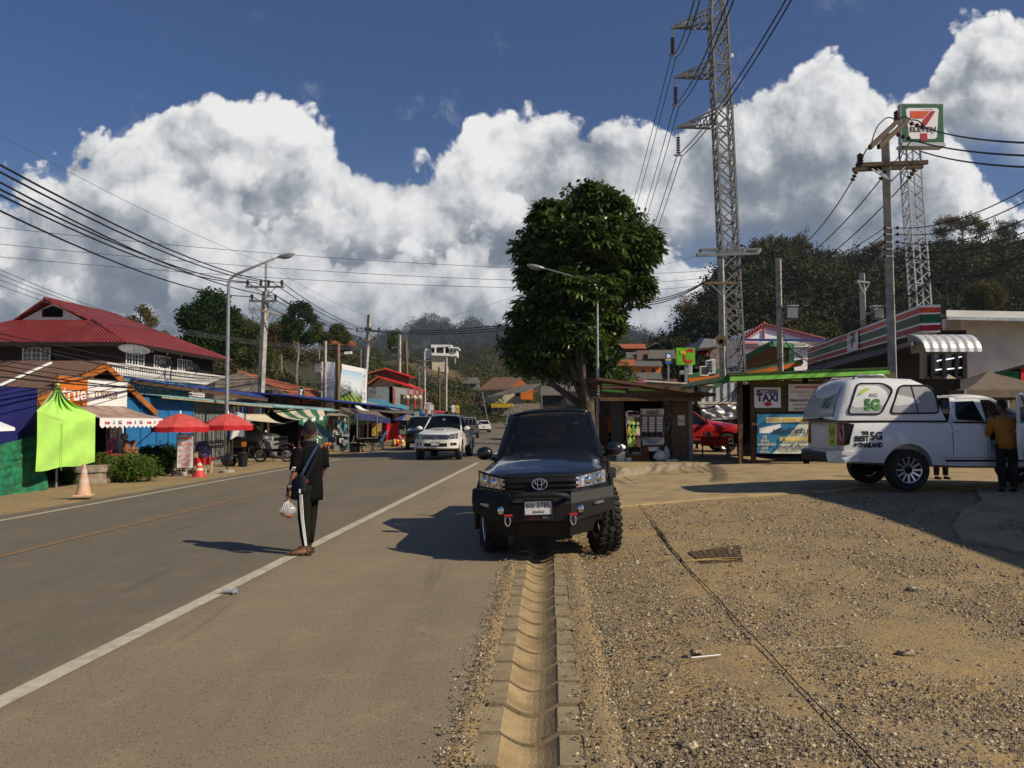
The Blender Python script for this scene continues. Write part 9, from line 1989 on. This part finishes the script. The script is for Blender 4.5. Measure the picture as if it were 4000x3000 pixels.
def figure(c,f,label, top,legs,seated=False,hair=m_hair, sc=1.0,long=False,lean=0.0):
 c=Vector(c);f=Vector(f).normalized();r_=Vector((f.y,-f.x,0));g=empty('person',c,0,label,'person');P=lambda a,b_,z:c+(f*a+r_*b_+Vector((0,0, z)))*sc;hz=.45 if seated else.84;ln_=lean
 B={'pel':(P(0,0,hz+.04),.115*sc),'chs':(P(ln_*.6,0,hz+.34),(.14*sc,.10*sc)), 'nck':(P(ln_, 0,hz+.54),.05*sc),'hed':(P(ln_+.02,0,hz+.62),.05*sc)};E=[('pel','chs'),('chs','nck'),('nck','hed')]
 for s_,n_ in((-1,'l'),(1,'r')):
  sh_,el,wr=P(ln_*.9, s_*.17,hz+.47),P(ln_+.05+(.06 if seated else 0), s_*.22,hz+.20),P(ln_+.27,s_*.13,hz+.22)
  kn=P(.40,s_*.10,.47)if seated else P(.02,s_*.10,.45);an=P(.36 if seated else 0,s_*.10,.08)
  for k,v_ in(('s',(sh_,.055)),('e',(el,.04)),('w',(wr,.028)),('h',(P(.02,s_*.09,hz-.03),.08)),('k',(kn,.058)),('a',(an,.038))):B[n_+k]=(v_[0],v_[1]*sc)
  E+=[('chs',n_+'s'), (n_+'s',n_+'e'),(n_+'e',n_+'w'),('pel',n_+'h'),(n_+'h', n_+'k'),(n_+'k',n_+'a')]
 skin(B,E,'body',g,m_skin,1)
 part('top',g, lambda m:(torso(m,[(P(0,0,hz-.06), r_*.17*sc,f*.13*sc), (P(ln_*.3,0,hz+.18), r_*.165*sc,f*.12*sc),(P(ln_*.8,0,hz+.42), r_*.19*sc,f*.115*sc),(P(ln_,0,hz+.52),r_*.09*sc, f*.075*sc)],top),[m.tube([B[n_+'s'][0],B[n_+'e'][0],Vector(B[n_+'e'][0]).lerp(B[n_+'w'][0],.8)],[.075*sc,.06*sc,.045*sc],top, 10)for n_ in 'lr']), smooth=True)
 part('trousers',g,lambda m:[m.tube([B[n_+'h'][0]+Vector((0,0,.05)),B[n_+'h'][0],B[n_+'k'][0],B[n_+'a'][0]],[.10*sc,.10*sc,.075*sc,.055*sc], legs,10)for n_ in 'lr'],smooth=True)
 for n_ in 'lr':a=Vector(B[n_+'a'][0]);part('shoe',g,lambda m:foot(m,Vector((a.x,a.y,c.z))-f*.06*sc,Vector((a.x, a.y,c.z))+f*.2*sc,m_trim,.045*sc,.05*sc), smooth=True)
 for n_,s_ in(('l',-1),('r', 1)):w_=B[n_+'w'][0];hand(g, w_,f*.9+Vector((0,0, -.3)), r_*s_, .5)
 hd=headparts(g,P(ln_+.03,0, hz+.70),f+Vector((0, 0,-.0)),sc,hair)
 if long:part('long_hair',hd,lambda m:m.ball(P(ln_-.07,0,hz+.58),(.055*sc,.09*sc,.2*sc),hair,14,10),smooth=True)
 return g
m_orj=M('orange_jacket',(.42,.16,.02),.8,var=.2);m_strp=M('striped_shirt',(.20,.24,.32),.8, var=.5,scale=9);m_drk=M('dark_cloth',(.016,.016, .02),.85,var=.3)
figure((9.08,14.12,.36),(.15,.98,0),'person in orange jacket and dark trousers leaning into the open pickup door',m_orj,m_drk, lean=.14,sc=1.02)
figure((at(3705,1840, 16.9).x,17.2, .36),(0,-1,0),'person in dark clothes standing behind the canopy pickup with only legs showing',m_drk,m_drk)
w=figure(up(2862,.375,4.6),(-.75,.65,0),'woman in striped shirt with long dark hair seated at the dim table',m_strp,m_drk,True,long=True,lean=.12)
ch=empty('plastic_chair',up(2866,.375,4.5),0,'dark plastic chair under the seated woman','chair');cc=Vector((xat(2862,27.6),27.55,.375));part('seat',ch,lambda m:m.box(cc+Vector((0,0, .36)), (.44,.44,.04),m_black));part('backrest',ch,lambda m:m.box(cc+Vector((.18,-.16,.62)),(.3,.3,.4),m_black,R(45)))
for a,b_ in((-.18,-.18),(.18,-.18), (-.18, .18),(.18,.18)):part('leg', ch,lambda m:m.bar(cc+Vector((a,b_, .36)), cc+Vector((a*1.1,b_*1.1,0)),.035,.035,m_black))
figure((xat(2418,28.2),28.2, .33),(-1,-.1, 0),'masked person in dark clothes seated in profile before the orange panel',m_drk, m_drk, True,lean=.1)
st_=empty('stool',(xat(2418, 28.2), 28.2,.33),0,'low dark stool under the masked person','stool');part('seat',st_,lambda m:m.box((xat(2418,28.2),28.2,.33+.34),(.4,.4,.05),m_woodbrown));part('leg', st_,lambda m:m.lathe([(.15, 0),(.1,.3)],m_woodbrown,8,(xat(2418,28.2),28.2,.34)))
figure((xat(1276,42), 42,GL),(.4,-1,0),'small seated person in orange top beside the shed goods rack',m_orange,m_skin,True,sc=.8)
figure((-2.55, 33.5,.62),(.1,-1,0), 'driver behind the dark windscreen of the oncoming white pickup',m_grey,m_drk,True, sc=.9)
# ---------- the air: far hills fade towards blue
mb=MB();mb.span((-2700,-800, -4),(2700,2700,290), m_white)
hz_=mb.build('haze');tag(hz_,None,None,kind='stuff')
ma=bpy.data.materials.new('haze');ma.use_nodes=True;ma.node_tree.nodes.clear()
pv=ma.node_tree.nodes.new('ShaderNodeVolumePrincipled');ou=ma.node_tree.nodes.new('ShaderNodeOutputMaterial');ma.node_tree.links.new(pv.outputs[0], ou.inputs['Volume'])
pv.inputs['Color'].default_value=(.62,.76, .95,1);pv.inputs['Density'].default_value=.00018;pv.inputs['Anisotropy'].default_value=.2
hz_.data.materials.clear();hz_.data.materials.append(ma)
S.cycles.use_denoising=True
S.cycles.max_bounces=8;S.cycles.transparent_max_bounces=16;S.cycles.diffuse_bounces=3;S.cycles.glossy_bounces=3
S.cycles.sample_clamp_indirect=4
S.cycles.use_adaptive_sampling=True;S.cycles.adaptive_threshold=.02
